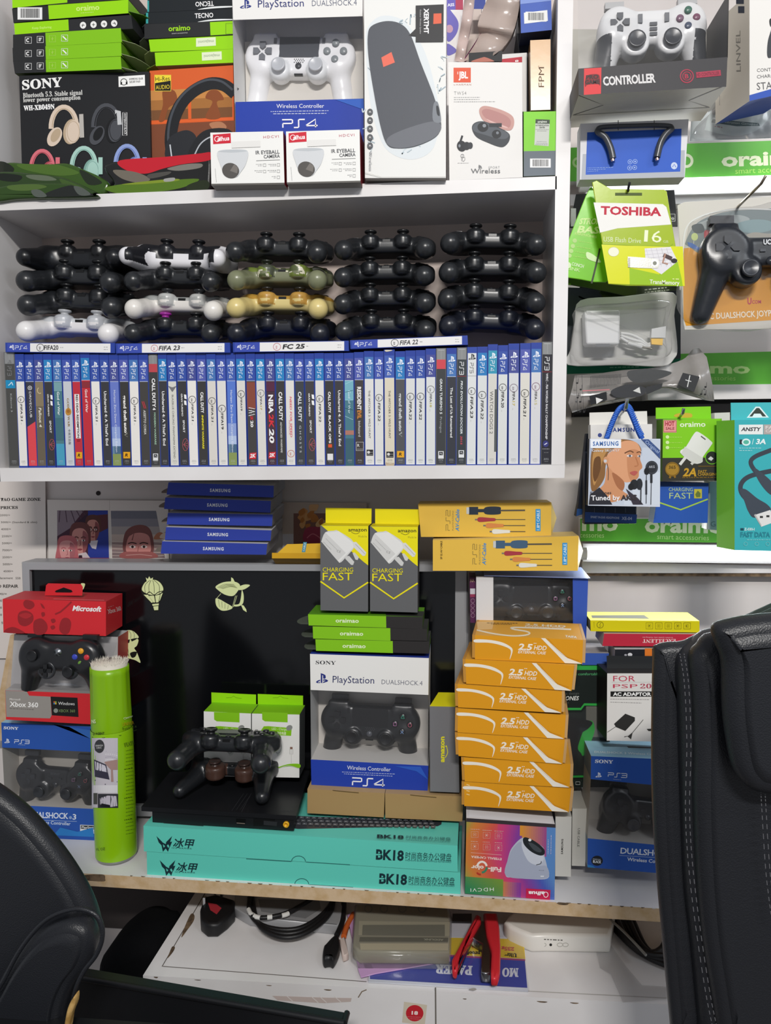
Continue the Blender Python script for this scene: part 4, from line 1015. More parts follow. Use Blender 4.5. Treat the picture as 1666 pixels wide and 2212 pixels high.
# the shelf stack: five columns of four, seen from the grips; left/right grip balls measured in the photograph
GRIPY = .018
cols = [
 [((62, 556), (240, 556), 'sense', SENSEB, 'all black angular controller on top of the first column from the left'), ((60, 608), (240, 611), 'ds4', BLK, 'black controller second from top in the leftmost column'), ((63, 660), (243, 665), 'ds4', BLK, 'black controller just above the white one in the leftmost column'), ((60, 716), (236, 722), 'ds4', WHT, 'white controller with pale grey stick wells at the bottom of the leftmost column')],
 [((283, 553), (462, 558), 'sense', SENSEW, 'white and black two-tone controller on top of the second column'), ((290, 608), (456, 610), 'ds4', BLK, 'black controller between the two white ones in the second column'), ((292, 668), (462, 672), 'ds4', CLEARW, 'white controller with smoky clear stick wells in the second column'), ((290, 721), (456, 722), 'ds4', PURP, 'black controller with one purple thumbstick, bottom of the second column')],
 [((510, 545), (686, 547), 'ds4', BLK, 'dark grey controller above the camouflage one in the middle column'), ((513, 606), (686, 606), 'ds4', CAMO, 'green camouflage controller in the middle column'), ((512, 666), (688, 668), 'ds4', GOLD, 'gold controller in the middle column'), ((513, 721), (692, 722), 'ds4', NAVY, 'navy black controller under the gold one')],
 [((746, 541), (916, 538), 'ds4', BLK, 'black controller topmost of the fourth column'), ((744, 600), (915, 597), 'ds4', BLK, 'black controller second from top in the fourth column'), ((742, 658), (918, 656), 'ds4', BLK, 'black controller third from top in the fourth column'), ((745, 716), (920, 714), 'ds4', BLK, 'black controller lowest in the fourth column, above the tilted flat case')],
 [((973, 527), (1158, 530), 'ds4', BLK, 'black controller topmost of the rightmost column by the upright'), ((970, 590), (1158, 590), 'ds4', BLK, 'black controller second from top in the rightmost column'), ((968, 648), (1156, 655), 'ds4', BLK, 'black controller third from top in the rightmost column'), ((970, 705), (1155, 712), 'ds4', NAVY, 'black controller lowest in the rightmost column, above the upright cases')],
]
for col in cols:
    for (a, b, st, sch, lb) in col:
        root = controller_model(st, sch, lb, group='used controllers stacked in five columns')
        A, B = at(a[0], a[1], GRIPY), at(b[0], b[1], GRIPY)
        s = (B-A).length/0.126
        s = min(max(s, .93), 1.08)
        # the grips droop towards the viewer; grip ball sits at (+-63,-38,-19) mm
        c = (A+B)/2; R = (B-A).normalized(); U = Vector((0, 1, 0.0)); N = R.cross((U-R*U.dot(R)).normalized())
        gb = Vector((0, -.038, -.019)) if st == 'ds4' else Vector((0, -.040, -.012))
        m_ = pose((0, 0, 0), R, U, s); off = m_.to_3x3() @ gb
        m_.translation = c-off
        root.matrix_world = m_
# ---- boxed controllers shown face on
def boxed(style, sch, label, k, cl, cr, Y, width_mm, lean=0.0, yaw=0.0, group=None, org=(0, 0)):
    """cl, cr: crop points where the model points (-w/2,org_y) and (+w/2,org_y) fall"""
    root = controller_model(style, sch, label, group=group)
    (x0, y0), (x1, y1) = px(k, cl), px(k, cr)
    A = at(x0, y0, Y); B = at(x1, y1, Y); s = (B-A).length/(width_mm*.001)
    R = (B-A).normalized(); U = Vector((0, math.sin(lean), math.cos(lean)))
    m_ = pose((0, 0, 0), R, U, s); c = (A+B)/2-m_.to_3x3() @ Vector((0, org[1]*.001, 0)); m_.translation = c
    root.matrix_world = m_; return root
DS4F = dict(BLK, sym=['k#3ad0a8', 'k#e06a86', 'k#8fb4e8', 'k#d88ac8'], touch='k#1a1b1e', ps='k#55585e')
boxed('ds4', dict(base='k#f6f6f8', top='k#f8f8fa', well='k#eceef0', stick='k#c4c7cc', btn='k#9fa2a8', dpad='k#76797f', touch='k#4c4f56', ps='k#4a4c50', opt='k#777a80', abxy=['k#8f9598']*4, trig='k#d8d8da'), 'white controller with grey touchpad inside the carton on the upper shelf', C2, (504, 500), (758, 500), .082, 52, lean=.12, org=(0, 0))
# ================================================================ game cases
BZ = at(600, 1011.5, 0).z
PB = '#3c56b0'
N_ = 'game cases standing in a row on the lower shelf'
def tone(h, k):
    h = h.lstrip('#'); return '#%02x%02x%02x' % tuple(min(255, max(0, int(int(h[i:i+2], 16)*k))) for i in (0, 2, 4))
EA = lambda f, x, y, r, c='#3a3a3e': (f.ring(x, y, r, r*.14, c), f.text('EA', (x-r*.34, y+r*0.05-r*.35), (x-r*.34, y+r*.55), r*.42, c, 'bi'))
# (crop, left x top, left x bottom, top y, console, label colour, title list, desc)
def T_(s, a, b, h, c, st='', dx=0.0): return ('t', s, a, b, h, c, st, dx)
def FIFA(n, a, b, h=26, c='#3c3d40', c2=None, ea=None, eac='#3a3a3e', it='i'):
    return [('ea', ea or a-52, eac), ('fifa', n, a, b, h, c, c2 or c, it)]
K3, K4, K5 = 'ps3', 'ps4', 'ps5'
rows = [
 (D4, 40, 103, 160, K3, '#4c4c4a', [T_('Killzone 3', 628, 832, 22, '#b9bcbc', ''), ('rect', 474, 566, '#1f8ec0'), ('sw', 520), ('fine', 1220, '#9a9a9a')], 'dark grey spine and blue square'),
 (D4, 165, 218, 182, K4, '#ece9e4', FIFA('21', 745, 930, 30), 'white spine'),
 (D4, 268, 322, 182, K4, '#3a3a48', [T_('DRIVECLUB', 605, 895, 30, '#f0f0f0', ''), ('ring', 562, '#e8e8e8'), ('slant', 940, '#e04a52')], 'dark spine turning coral red at the bottom'),
 (D4, 376, 424, 182, K4, '#6a6050', [T_('Fallout 4', 785, 1000, 38, '#ece8dc', 'bi'), ('box', 775, 1010, '#b0a890'), ('rect', 500, 770, '#8a7c62'), ('arc', 590, '#c8b890')], 'brown grey spine with a slanted white title'),
 (D4, 481, 530, 182, K4, '#3b3a3c', [T_('GRAN TURISMO', 630, 880, 20, '#f2f2f2', 'bi', -14), T_('SPORT', 930, 1070, 26, '#f2f2f2', 'b', 10), ('sq2', 640, '#f2f2f2'), ('emb', 1200, '#c4606a')], 'black spine with two white slanted squares'),
 (D4, 583, 638, 182, K4, '#4f7f88', [T_('God of War', 605, 870, 32, '#eef4f4', 'b'), ('rect', 1190, 1430, '#4aa0c0'), ('rect', 500, 600, '#7aa4aa'), ('rect', 900, 1150, '#44707a')], 'teal spine turning bright blue below'),
 (D4, 690, 743, 182, K4, '#ccd0d6', [T_('GOD', 680, 790, 30, '#8a6a2a', 's'), T_('WAR', 880, 1000, 30, '#8a6a2a', 's'), ('dot', 830, '#c08a3a'), T_('中英文合版', 1030, 1200, 26, '#55565a', '')], 'pale grey spine with a gold emblem'),
 (D4, 798, 848, 182, K4, '#c23240', [('rect', 632, 1130, '#f4f0ee', .22, .78), T_('RED DEAD REDEMPTION', 640, 1125, 30, '#2a1416', 'B'), T_('II', 1140, 1168, 40, '#7a1620', 's'), ('rock', 1320)], 'red spine with a boxed title and yellow square'),
 (D4, 897, 952, 160, K4, '#c4303c', [T_('God of War', 578, 840, 34, '#f6e8e8', 'b'), ('rect', 490, 560, '#8e3038')], 'plain red spine standing a little taller'),
 (D4, 1008, 1058, 182, K4, '#ece9e4', FIFA('21', 760, 935, 30), 'white spine'),
 (D4, 1115, 1166, 182, K4, '#3b3b3f', [T_('Uncharted 4: A Thief\'s End', 600, 1210, 36, '#f4f4f4', 'b')], 'charcoal spine and long white title'),
 (D4, 1220, 1268, 182, K4, '#6a7cc8', [T_('Horizon Zero Dawn Complete Edition', 588, 1285, 28, '#dfe6f4', ''), ('land', 1000)], 'sky blue spine with a landscape at the foot'),
 (D4, 1330, 1376, 182, K4, '#3a3938', [T_('grand theft auto', 645, 1070, 40, '#f2f0ec', 'B'), T_('V', 1060, 1120, 44, '#8a8a80', 's'), ('rock', 1318)], 'black spine, blackletter title and yellow square'),
 (D4, 1442, 1480, 182, K4, '#ece9e4', FIFA('21', 760, 935, 30), 'white spine'),
 (D4, 1555, 1592, 182, K4, '#454341', [T_('ASSETTO CORSA', 810, 1085, 32, '#d8d8d4', 'bi'), ('slash', 750, '#b83a44')], 'dark grey spine with a red streak emblem'),
 (D5, 103, 138, 180, K3, '#3f3f3f', [T_('CALL DUTY', 455, 780, 44, '#f2f2f2', 'B'), T_('4', 785, 812, 40, '#f2f2f2', 'B'), T_('MODERN WARFARE', 840, 1200, 24, '#a9cfb4', 'b', 8), ('rect', 292, 385, '#c04a52'), ('rate', 1340)], 'charcoal spine and red patch, clear top'),
 (D5, 212, 246, 172, K4, '#3b3b3f', [T_('Uncharted 4: A Thief\'s End', 600, 1210, 36, '#f4f4f4', 'b')], 'charcoal spine and long white title'),
 (D5, 314, 356, 182, K4, '#d9d8d0', [T_('BLAZBLUE CHRONO PHANTASMA EXTEND', 640, 1355, 26, '#6a6a66', ''), ('wing', 565, '#77777a')], 'off-white spine, thin title and winged emblem'),
 (D5, 418, 462, 174, K4, '#3b3a3c', [T_('GRAN TURISMO', 625, 880, 22, '#f2f2f2', 'bi', -10), T_('SPORT', 925, 1065, 26, '#f2f2f2', 'b', 10), ('sq2', 635, '#f2f2f2'), ('emb', 1200, '#c4606a')], 'black spine with two white slanted squares'),
 (D5, 530, 568, 172, K4, '#ece9e4', FIFA('21', 745, 930, 30), 'white spine'),
 (D5, 643, 678, 176, K4, '#3c3b3b', [T_('CALL DUTY', 610, 845, 40, '#f2f2f2', 'B'), T_('INFINITE WARFARE', 868, 1245, 24, '#e8dc2a', 'Bi')], 'black spine with a yellow subtitle'),
 (D5, 755, 790, 176, K4, '#ddd9d2', FIFA('21', 760, 940, 30), 'white spine'),
 (D5, 864, 898, 174, K4, '#e3e1dc', FIFA('19', 850, 1030, 34, '#1e1e20', ea=795, it='b'), 'white spine'),
 (D5, 978, 1008, 172, K4, '#5a7cd0', [T_('Horizon Zero Dawn Complete Edition', 588, 1285, 30, '#dfe6f4', ''), ('land', 960)], 'sky blue spine with a landscape at the foot'),
 (D5, 1087, 1118, 172, K4, '#dedcd6', FIFA('19', 678, 820, 26, '#3c3d40', ea=630, it='b'), 'white spine'),
 (D5, 1196, 1232, 172, K4, '#454242', [('rect', 496, 800, '#8a4a3a'), ('w', 820, '#f2f2f2'), T_('2K', 875, 925, 36, '#d8303c', 'Bi'), T_('20', 930, 1005, 36, '#f2f2f2', 'B'), ('k2', 1328)], 'dark spine, reddish above, with red 2K'),
 (D5, 1308, 1340, 174, K4, '#dedcd6', [('ea', 620, '#77777a'), ('fifa', '17', 665, 812, 24, '#4a4a4c', '#b8a040', '')], 'white spine with gold numerals'),
 (D5, 1417, 1450, 172, K4, '#4a3440', [T_('NBA', 640, 850, 64, '#f4f4f4', 'B'), T_('2K', 855, 1010, 64, '#d8303c', 'Bi'), T_('20', 1020, 1180, 64, '#f4f4f4', 'Bi'), ('k2', 1320), ('rect', 496, 600, '#5a2c44')], 'plum spine with huge white-red letters'),
 (D5, 1528, 1558, 172, K4, '#3c3b3b', [T_('CALL DUTY', 608, 930, 48, '#f2f2f2', 'B'), T_('ADVANCED WARFARE', 945, 1290, 24, '#d8d8d4', 'b')], 'black spine and heavy two-line title'),
 (D6, 77, 100, 170, K4, '#e3e1dc', [T_('NEED FOR SPEED', 660, 1115, 28, '#d85868', 'bi', 12), T_('PAYBACK', 925, 1090, 18, '#d88a92', 'i', -20), ('ea', 1300, '#c87a6a')], 'white spine with a pink red slanted title'),
 (D6, 186, 208, 176, K4, '#40444a', [T_('CALL DUTY', 605, 945, 46, '#e2e6ea', 'B'), T_('G H O S T S', 985, 1290, 26, '#c9ced4', '')], 'scuffed slate spine with widely spaced lettering'),
 (D6, 297, 320, 174, K4, '#454244', [T_('GRAN TURISMO', 620, 880, 22, '#f2f2f2', 'bi', -12), T_('SPORT', 925, 1072, 26, '#f2f2f2', 'b', 6), ('sq2', 635, '#f2f2f2'), ('emb', 1200, '#c4606a')], 'black spine with two white slanted squares'),
 (D6, 412, 432, 170, K4, '#e3e1dc', FIFA('22', 740, 945, 32, ea=685), 'white spine'),
 (D6, 522, 540, 170, K4, '#3c3b3b', [T_('CALL DUTY', 605, 845, 34, '#f2f2f2', 'B'), T_('BLACK OPS', 870, 1185, 30, '#f2f2f2', 'B'), ('rect', 1195, 1232, '#e05a30', .3, .7), ('rect', 1302, 1375, '#e6e6e6', .2, .8)], 'black spine, orange square and white label'),
 (D6, 632, 650, 170, K4, '#3f3e42', [T_('Uncharted 4: A Thief\'s End', 590, 1215, 34, '#f4f4f4', 'b')], 'charcoal spine and long white title'),
 (D6, 744, 758, 168, K4, '#4c7c8a', [('rect', 1130, 1440, '#3f6470'), ('rect', 480, 700, '#79b4c4'), ('rect', 1040, 1090, '#b07a6a'), T_('God of War', 590, 850, 32, '#d8ecf2', ''), ('cr', 600)], 'icy blue painted spine'),
 (D6, 858, 870, 160, K4, '#45403f', [T_('RESIDENT', 550, 810, 54, '#f2f0ee', 'B'), T_('EVIL', 815, 910, 54, '#d88a3a', 'B'), T_('biohazard', 935, 1110, 34, '#e0dedc', ''), ('rate2', 1220)], 'dark spine, white title ending orange'),
 (D6, 970, 982, 148, K4, '#e1e1de', [T_('THE WITCHER 3: WILD HUNT', 588, 1130, 30, '#4a4a4c', ''), ('rate2b', 1290)], 'white spine with a long thin grey title'),
 (D6, 1085, 1092, 150, K4, '#dfe0de', FIFA('22', 730, 935, 36, ea=672), 'white spine'),
 (D6, 1194, 1202, 132, K4, '#ded6c2', [T_('THE WITCHER 3: WILD HUNT', 590, 1130, 30, '#4a4640', ''), ('rate2b', 1312), ('worn', 0)], 'yellowed spine with scuffed ends'),
 (D6, 1322, 1326, 150, K4, '#55565a', [T_('grand theft auto', 620, 1050, 42, '#cfd2d4', 'B'), T_('V', 1050, 1115, 48, '#9aa0a0', 's'), ('rock', 1308)], 'scuffed greyish spine and low yellow square'),
 (D6, 1438, 1438, 142, K4, '#dcdedd', FIFA('22', 715, 920, 38, ea=660), 'white spine'),
 (D6, 1553, 1552, 138, K4, '#dcdfdf', FIFA('22', 715, 920, 38, ea=658), 'white spine'),
 (D7, 101, 100, 118, K4, '#dcdfdf', [('ea', 562, '#77777a'), ('fifa', '18', 615, 755, 30, '#4a4a4c', '#b8b060', '')], 'white spine with pale gold numerals'),
 (D7, 214, 210, 112, K3, '#404244', [T_('GRAN TURISMO 5', 445, 830, 32, '#e8ecee', 'b'), T_('Prologue', 862, 1035, 30, '#b9bec2', 'l'), ('rect', 236, 338, '#d04a54'), ('rate', 1275)], 'charcoal spine, red patch and thin lettering'),
 (D7, 328, 325, 110, K4, '#3a3c44', [T_('The Last of Us Remastered', 540, 1085, 32, '#f0f2f2', 'b')], 'blue black spine with a plain white title'),
 (D7, 441, 432, 104, K3, '#3a4044', [T_('PRO EVOLUTION SOCCER', 468, 1048, 28, '#e8eef0', 'bi'), T_('2015', 1068, 1160, 26, '#d84a5a', 'bi'), ('ps3', 0), ('rate', 1265)], 'grey clear-topped spine with a red year'),
 (D7, 554, 543, 100, K5, '#dfe2e2', FIFA('23', 640, 870, 40, '#2c2d30', ea=580), 'all white spine with black lettering'),
 (D7, 664, 656, 96, K4, '#dcdfdf', FIFA('22', 680, 885, 40, ea=622), 'white spine'),
 (D7, 780, 766, 70, K4, '#d8d6cf', [T_('WATCH DOGS 2', 580, 1045, 46, '#6a6a68', '', -14), ('rect', 560, 1240, '#5a5f60', .74, 1.0), ('teal', 0)], 'pale spine, torn dark edge, teal top'),
 (D7, 890, 878, 80, K4, '#dcdfdd', FIFA('20', 592, 760, 40, '#2c2d30', ea=540, it=''), 'white spine'),
 (D7, 1004, 998, 62, K4, '#d8dadc', [('ea', 545, '#8a7a8a'), ('fifa', '17', 588, 740, 36, '#4a4a4c', '#c8b860', '')], 'white spine with gold numerals'),
 (D7, 1130, 1117, 58, K4, '#dedbd2', FIFA('21', 660, 850, 40, ea=604), 'white spine'),
 (D7, 1250, 1234, 52, K4, '#d9d9dc', [('ea', 530, '#8a6a80'), ('fifa', '15', 585, 730, 36, '#4a4a4c', '#c8c090', '')], 'white spine with pale cream numerals'),
 (D7, 1370, 1354, 42, K3, '#2f2f36', [T_('WRC - FIA WORLD RALLY CHAMPIONSHIP', 385, 1105, 28, '#e8e8ec', 'b'), ('ps3', 0), ('dotb', 1155)], 'black clear-topped spine against the right upright'),
]
ORD = ['first', 'second', 'third', 'fourth', 'fifth', 'sixth', 'seventh', 'eighth', 'ninth', 'tenth', 'eleventh', 'twelfth', 'thirteenth', 'fourteenth', 'fifteenth', 'sixteenth', 'seventeenth', 'eighteenth', 'nineteenth', 'twentieth',
       'twenty-first', 'twenty-second', 'twenty-third', 'twenty-fourth', 'twenty-fifth', 'twenty-sixth', 'twenty-seventh', 'twenty-eighth']
ncase = len(rows)
BLUES = ['#3a54a8', '#4559b0', '#4a5298', '#2f7fc0', '#4a78b8', '#3c56a8', '#4562b4', '#5660b0']
XT = [r_[0][1]+r_[1]/r_[0][0] for r_ in rows]+[1198.0]
XB = [r_[0][1]+r_[2]/r_[0][0] for r_ in rows]+[1194.0]
for i, (k, xt, xb, yt, con, lab, arts, desc) in enumerate(rows):
    w_ = min(max(XT[i+1]-XT[i], 19.0), 24.0)-0.7
    W = w_*k[0]
    rz = random.Random(i)
    yb = resty(k, xb, 0.004, BZ)
    side = 'from the left end' if i < ncase/2 else 'from the right end'; desc = desc.replace(' a ', ' ')
    o_ = ORD[i if i < ncase/2 else ncase-1-i]
    lbl = 'game case with %s, %s %s' % (desc, o_, side)
    if i == 0: lbl = 'game case with %s, leftmost of the row' % desc
    if i == ncase-1: lbl = 'game case with %s, last of the row' % desc
    t = Thing('game_case', lbl, 'game case', N_)
    shell = {'ps3': '#6a6b6c', 'ps4': '#2c449e', 'ps5': '#2f4aa4'}[con]
    m = t.part('case_shell'); 
    b = Box(m, k, (xt, yt), (xt+W, yt-2), (xb+W, yb), (xb, yb), 0.004+rz.uniform(-.001, .0015), .13, ['g'+shell]*6)
    f = b.front; H = yb-yt
    X = lambda y, u: (xt+(xb-xt)*(y-yt)/H)+W*u
    def band(y0, y1, c, u0=0.06, u1=.94, f=f, X=X): f.poly([(X(y0, u0), y0), (X(y0, u1), y0), (X(y1, u1), y1), (X(y1, u0), y1)], 'g'+c)
    yl = yt+ (.05*H if con != 'ps3' else .10*H); yh = yt+.238*H
    c_ = t.part('cover_sheet'); f = Face(c_, b.front.o, b.front.n, k); band = lambda y0, y1, c, u0=0.06, u1=.94, f=f, X=X: f.poly([(X(y0, u0), y0), (X(y0, u1), y0), (X(y1, u1), y1), (X(y1, u0), y1)], 'g'+c)
    foot = yt+.972*H
    band(yl, foot, lab)
    def ctext(s, a, bb, h, c, st, dx=0.0):
        xa, xe = X(a, .5)-h*.36+dx*.6, X(bb, .5)-h*.36+dx*.6
        f.text(s, (xa, a), (xe, bb), h*.74, c, st)
    if con == 'ps4':
        bl = BLUES[(i*5+3) % 8] if i not in (4, 26, 28) else '#2f86c4'
        if any(q[0] == 'teal' for q in arts): bl = '#3a9ab8'
        band(yl, yh, bl); band(yh, yh+4, '#dfe6f2')
        f.pslogo(X(yt+.10*H, .52), yt+.115*H, .048*H, '#eef2fa')
        f.psword('4', (X(yt+.13*H, .28), yt+.13*H), (X(yt+.215*H, .28), yt+.215*H), W*.40, '#e8eef8', W*.055)
    elif con == 'ps5':
        f.pslogo(X(yt+.10*H, .5), yt+.105*H, .05*H, '#2c2d30'); f.psword('5', (X(yt+.13*H, .3), yt+.13*H), (X(yt+.215*H, .3), yt+.215*H), W*.36, '#3a3b3e', W*.05)
        band(yh, yh+3, '#777777')
    else:
        if any(q[0] == 'ps3' for q in arts):
            f.psword('3', (X(yt+.12*H, .28), yt+.12*H), (X(yt+.225*H, .28), yt+.225*H), W*.42, '#e6e8ea', W*.06); band(yh, yh+5, '#a02a3a')
        elif i == 0:
            f.psword('3', (X(yt+.12*H, .28), yt+.12*H), (X(yt+.2*H, .28), yt+.2*H), W*.36, '#77787a', W*.06); f.pslogo(X(yt+.08*H, .5), yt+.095*H, .03*H, '#77787a')
    for q in arts:
        if q[0] == 't': _, s, a, bb, h, c, st, dx = q; ctext(s, a, bb, h*1.06, c, st, dx)
        elif q[0] == 'fifa':
            _, n, a, bb, h, c, c2, st = q; md = a+(bb-a)*.64
            ctext('FIFA', a, md-4, h, c, 'b'+st.replace('b', '')); ctext(n, md+4, bb, h, c2, 'b'+st.replace('b', ''))
            f.fine(X(bb+24, .42), bb+24, X(bb+44, .42), bb+44, '#aaaaaa', h=5)
        elif q[0] == 'ea':
            EA(f, X(q[1], .5), q[1], W*.36, q[2])
        elif q[0] == 'rect':
            u0, u1 = (q[4], q[5]) if len(q) > 4 else (.06, .94); band(q[1], q[2], q[3], u0, u1)
        elif q[0] == 'ring': f.ring(X(q[1], .5), q[1], W*.2, 6, q[2]); f.oval(X(q[1], .5), q[1], W*.08, W*.08, q[2])
        elif q[0] == 'slant': f.poly([(X(q[1]+60, .06), q[1]+60), (X(q[1], .94), q[1]), (X(foot, .94), foot), (X(foot, .06), foot)], 'g'+q[2])
        elif q[0] == 'box': f.line([(X(q[1], .16), q[1]), (X(q[1], .86), q[1]), (X(q[2], .86), q[2]), (X(q[2], .16), q[2])], 3, q[3], True)
        elif q[0] == 'arc': f.line([(X(q[1], .55)+26*math.cos(a), q[1]+34*math.sin(a)) for a in np.linspace(1, 4.2, 10)], 9, q[2])
        elif q[0] == 'sq2':
            for d_ in (0, 68): f.poly([(X(q[1], .68), q[1]+d_), (X(q[1], .92), q[1]+d_+4), (X(q[1], .97), q[1]+d_+54), (X(q[1], .73), q[1]+d_+48)], q[2])
        elif q[0] == 'emb':
            x, y = X(q[1], .66), q[1]; f.ring(x, y, W*.3, 4, q[2], ry=W*.62); 
            for a in (-.9, -.3, .3, .9): f.line([(x-W*.2, y), (x+W*.26*math.cos(a), y+W*.55*math.sin(a))], 4, q[2])
        elif q[0] == 'dot': f.oval(X(q[1], .5), q[1], W*.32, 42, q[2]); f.oval(X(q[1], .5), q[1]-6, W*.18, 20, '#a06a2a')
        elif q[0] == 'rock': f.rect(X(q[1], .16), q[1]-36, X(q[1], .86), q[1]+36, '#e8a820'); f.text('R', (X(q[1], .32), q[1]+16), (X(q[1], .64), q[1]+16), 34, '#3a2410', 'Bi')
        elif q[0] == 'land':
            f.grad([(X(q[1], .06), q[1]), (X(q[1], .94), q[1]), (X(foot, .94), foot), (X(foot, .06), foot)], lambda u, v: hexc('#8fa4da' if v < .3 else '#b4c6e6' if v < .5 else '#4a6a86' if v < .72 and u > .3 else '#6a8aa0' if v < .72 else '#8a9a5a'), 4, 10)
            ctext('Horizon Zero Dawn Complete Edition', 588, 1285, 28, '#e6ecf8', '')
        elif q[0] == 'slash':
            for d_ in (0, 18): f.line([(X(q[1], .25)+d_, q[1]-36), (X(q[1], .5)+d_, q[1]+44)], 9, q[2])
        elif q[0] == 'rate': f.rect(X(q[1], .24), q[1]-40, X(q[1], .78), q[1]+40, '#e2e4e6'); f.rect(X(q[1], .32), q[1]-32, X(q[1], .7), q[1]+4, '#333538'); f.line([(X(q[1], .4), q[1]-10), (X(q[1], .5), q[1]-20), (X(q[1], .62), q[1]-6)], 5, '#e2e4e6')
        elif q[0] == 'rate2': f.frame(X(q[1], .14), q[1]-48, X(q[1], .9), q[1]+46, 5, '#d8d8d6'); f.text('R', (X(q[1], .26), q[1]+4), (X(q[1], .5), q[1]+4), 32, '#d8d8d6', 'b'); f.fine(X(q[1], .24), q[1]+30, X(q[1], .82), q[1]+30, '#d8d8d6', h=5)
        elif q[0] == 'rate2b': f.rect(X(q[1], .18), q[1]-34, X(q[1], .84), q[1]+34, '#2a2a2c'); f.oval(X(q[1], .38), q[1]-4, 16, 16, '#d8d8d6'); f.fine(X(q[1], .56), q[1]-4, X(q[1], .8), q[1]-4, '#d8d8d6', h=5); f.fine(X(q[1], .24), q[1]+22, X(q[1], .78), q[1]+22, '#d8d8d6', h=5)
        elif q[0] == 'wing': f.blob([(X(q[1], .06), q[1]-24), (X(q[1], .5), q[1]-10), (X(q[1], .94), q[1]-24), (X(q[1], .7), q[1]+14), (X(q[1], .5), q[1]+40), (X(q[1], .3), q[1]+14)], q[2])
        elif q[0] == 'w':
            for d_ in (0, 30): f.line([(X(q[1], .2), q[1]-36+d_), (X(q[1], .86), q[1]-22+d_), (X(q[1], .4), q[1]-6+d_), (X(q[1], .86), q[1]+8+d_), (X(q[1], .2), q[1]+24+d_)], 7, q[2])
        elif q[0] == 'k2': f.poly([(X(q[1], .18), q[1]-34), (X(q[1], .88), q[1]-40), (X(q[1], .82), q[1]+34), (X(q[1], .12), q[1]+34)], '#cf2a38'); f.text('2K', (X(q[1], .2), q[1]+18), (X(q[1], .78), q[1]+14), 40, '#f4f4f4', 'Bi')
        elif q[0] == 'cr':
            for j in range(5): f.line([(X(500, .1), 520+j*90), (X(500, .9), 480+j*110)], 5, ('#a4d4e0', '#2f5a68')[j % 2])
        elif q[0] == 'worn':
            f.blob([(X(yt, .1), yt+4), (X(yt, .5), yt+2), (X(yt, .8), yt+6), (X(yt, .6), yt+16), (X(yt, .2), yt+22)], '#d8ceb8'); f.blob([(X(foot, .1), foot-24), (X(foot, .5), foot-12), (X(foot, .9), foot-18), (X(foot, .8), foot+24), (X(foot, .2), foot+26)], '#b9a890')
        elif q[0] == 'dotb': f.oval(X(q[1], .45), q[1], W*.27, 36, '#34387a'); f.line([(X(q[1], .32), q[1]+10), (X(q[1], .58), q[1]-10)], 9, '#e0e2ee'); f.fine(X(1215, .15), 1210, X(1215, .8), 1210, '#c8c8cc', h=6); f.fine(X(1250, .3), 1250, X(1250, .7), 1250, '#8a8a8e', h=6)
        elif q[0] == 'sw': f.line(spline([(X(q[1], .3), q[1]+14), (X(q[1], .5), q[1]-6), (X(q[1], .6), q[1]-22), (X(q[1], .72), q[1]+12)], 4, False), 8, '#e8f2f6')
    dark = int(lab[1:3], 16) < 130
    cc = '#b9bcc0' if dark else '#9fa0a0'
    y_ = yt+.93*H
    f.fine(X(y_, .3), y_, X(y_, .72), y_, cc, h=5); f.fine(X(y_+13, .28), y_+13, X(y_+13, .74), y_+13, cc, h=5); f.fine(X(y_+32, .34), y_+32, X(y_+32, .7), y_+32, cc, h=3)
    if con == 'ps3':
        cap = t.part('clear_top', label='clear plastic end of the case')
        fc = Face(cap, b.front.o, b.front.n, k); fc.poly([(X(yt, .08), yt+6), (X(yt, .92), yt+6), (X(yl, .92), yl), (X(yl, .08), yl)], 'g#8d8f90'); fc.line([(X(yt+20, .2), yt+20), (X(yt+20, .8), yt+20)], 4, '#c8caca'); fc.line([(X(yt+24, .5), yt+24), (X(yl, .5), yl-4)], 3, '#a8aaaa')
    t.done()
# four cases lying flat on top of the row
flat = [(B1, [(38, 1000), (828, 1003), (828, 1076), (40, 1068)], 'FIFA20', 'white flat game case with round emblem, leftmost of the four lying on the row', (217, 795), (318, 420), (290, 26), '#3a3a3c', ''),
        (B1, [(832, 1006), (1655, 1000), (1658, 1072), (836, 1078)], 'FIFA 23', 'white flat game case with pink emblem, second of the four lying on the row', (1022, 1616), (1142, 1292), (1112, 24), '#2a2a2c', 'bi'),
        (B2, [(110, 998), (944, 986), (946, 1060), (112, 1070)], 'FC 25', 'white flat game case with heavy slanted black title, third of those lying on the row', (304, 912), (468, 625), (428, 26), '#2a2a2c', 'Bi'),
        (B2, [(955, 983), (1800, 948), (1803, 1015), (957, 1046)], 'FIFA 22', 'white flat game case tilted up to the right, under the fourth controller column', (1153, 1760), (1312, 1442), (1276, 26), '#3a3a3c', 'bi')]
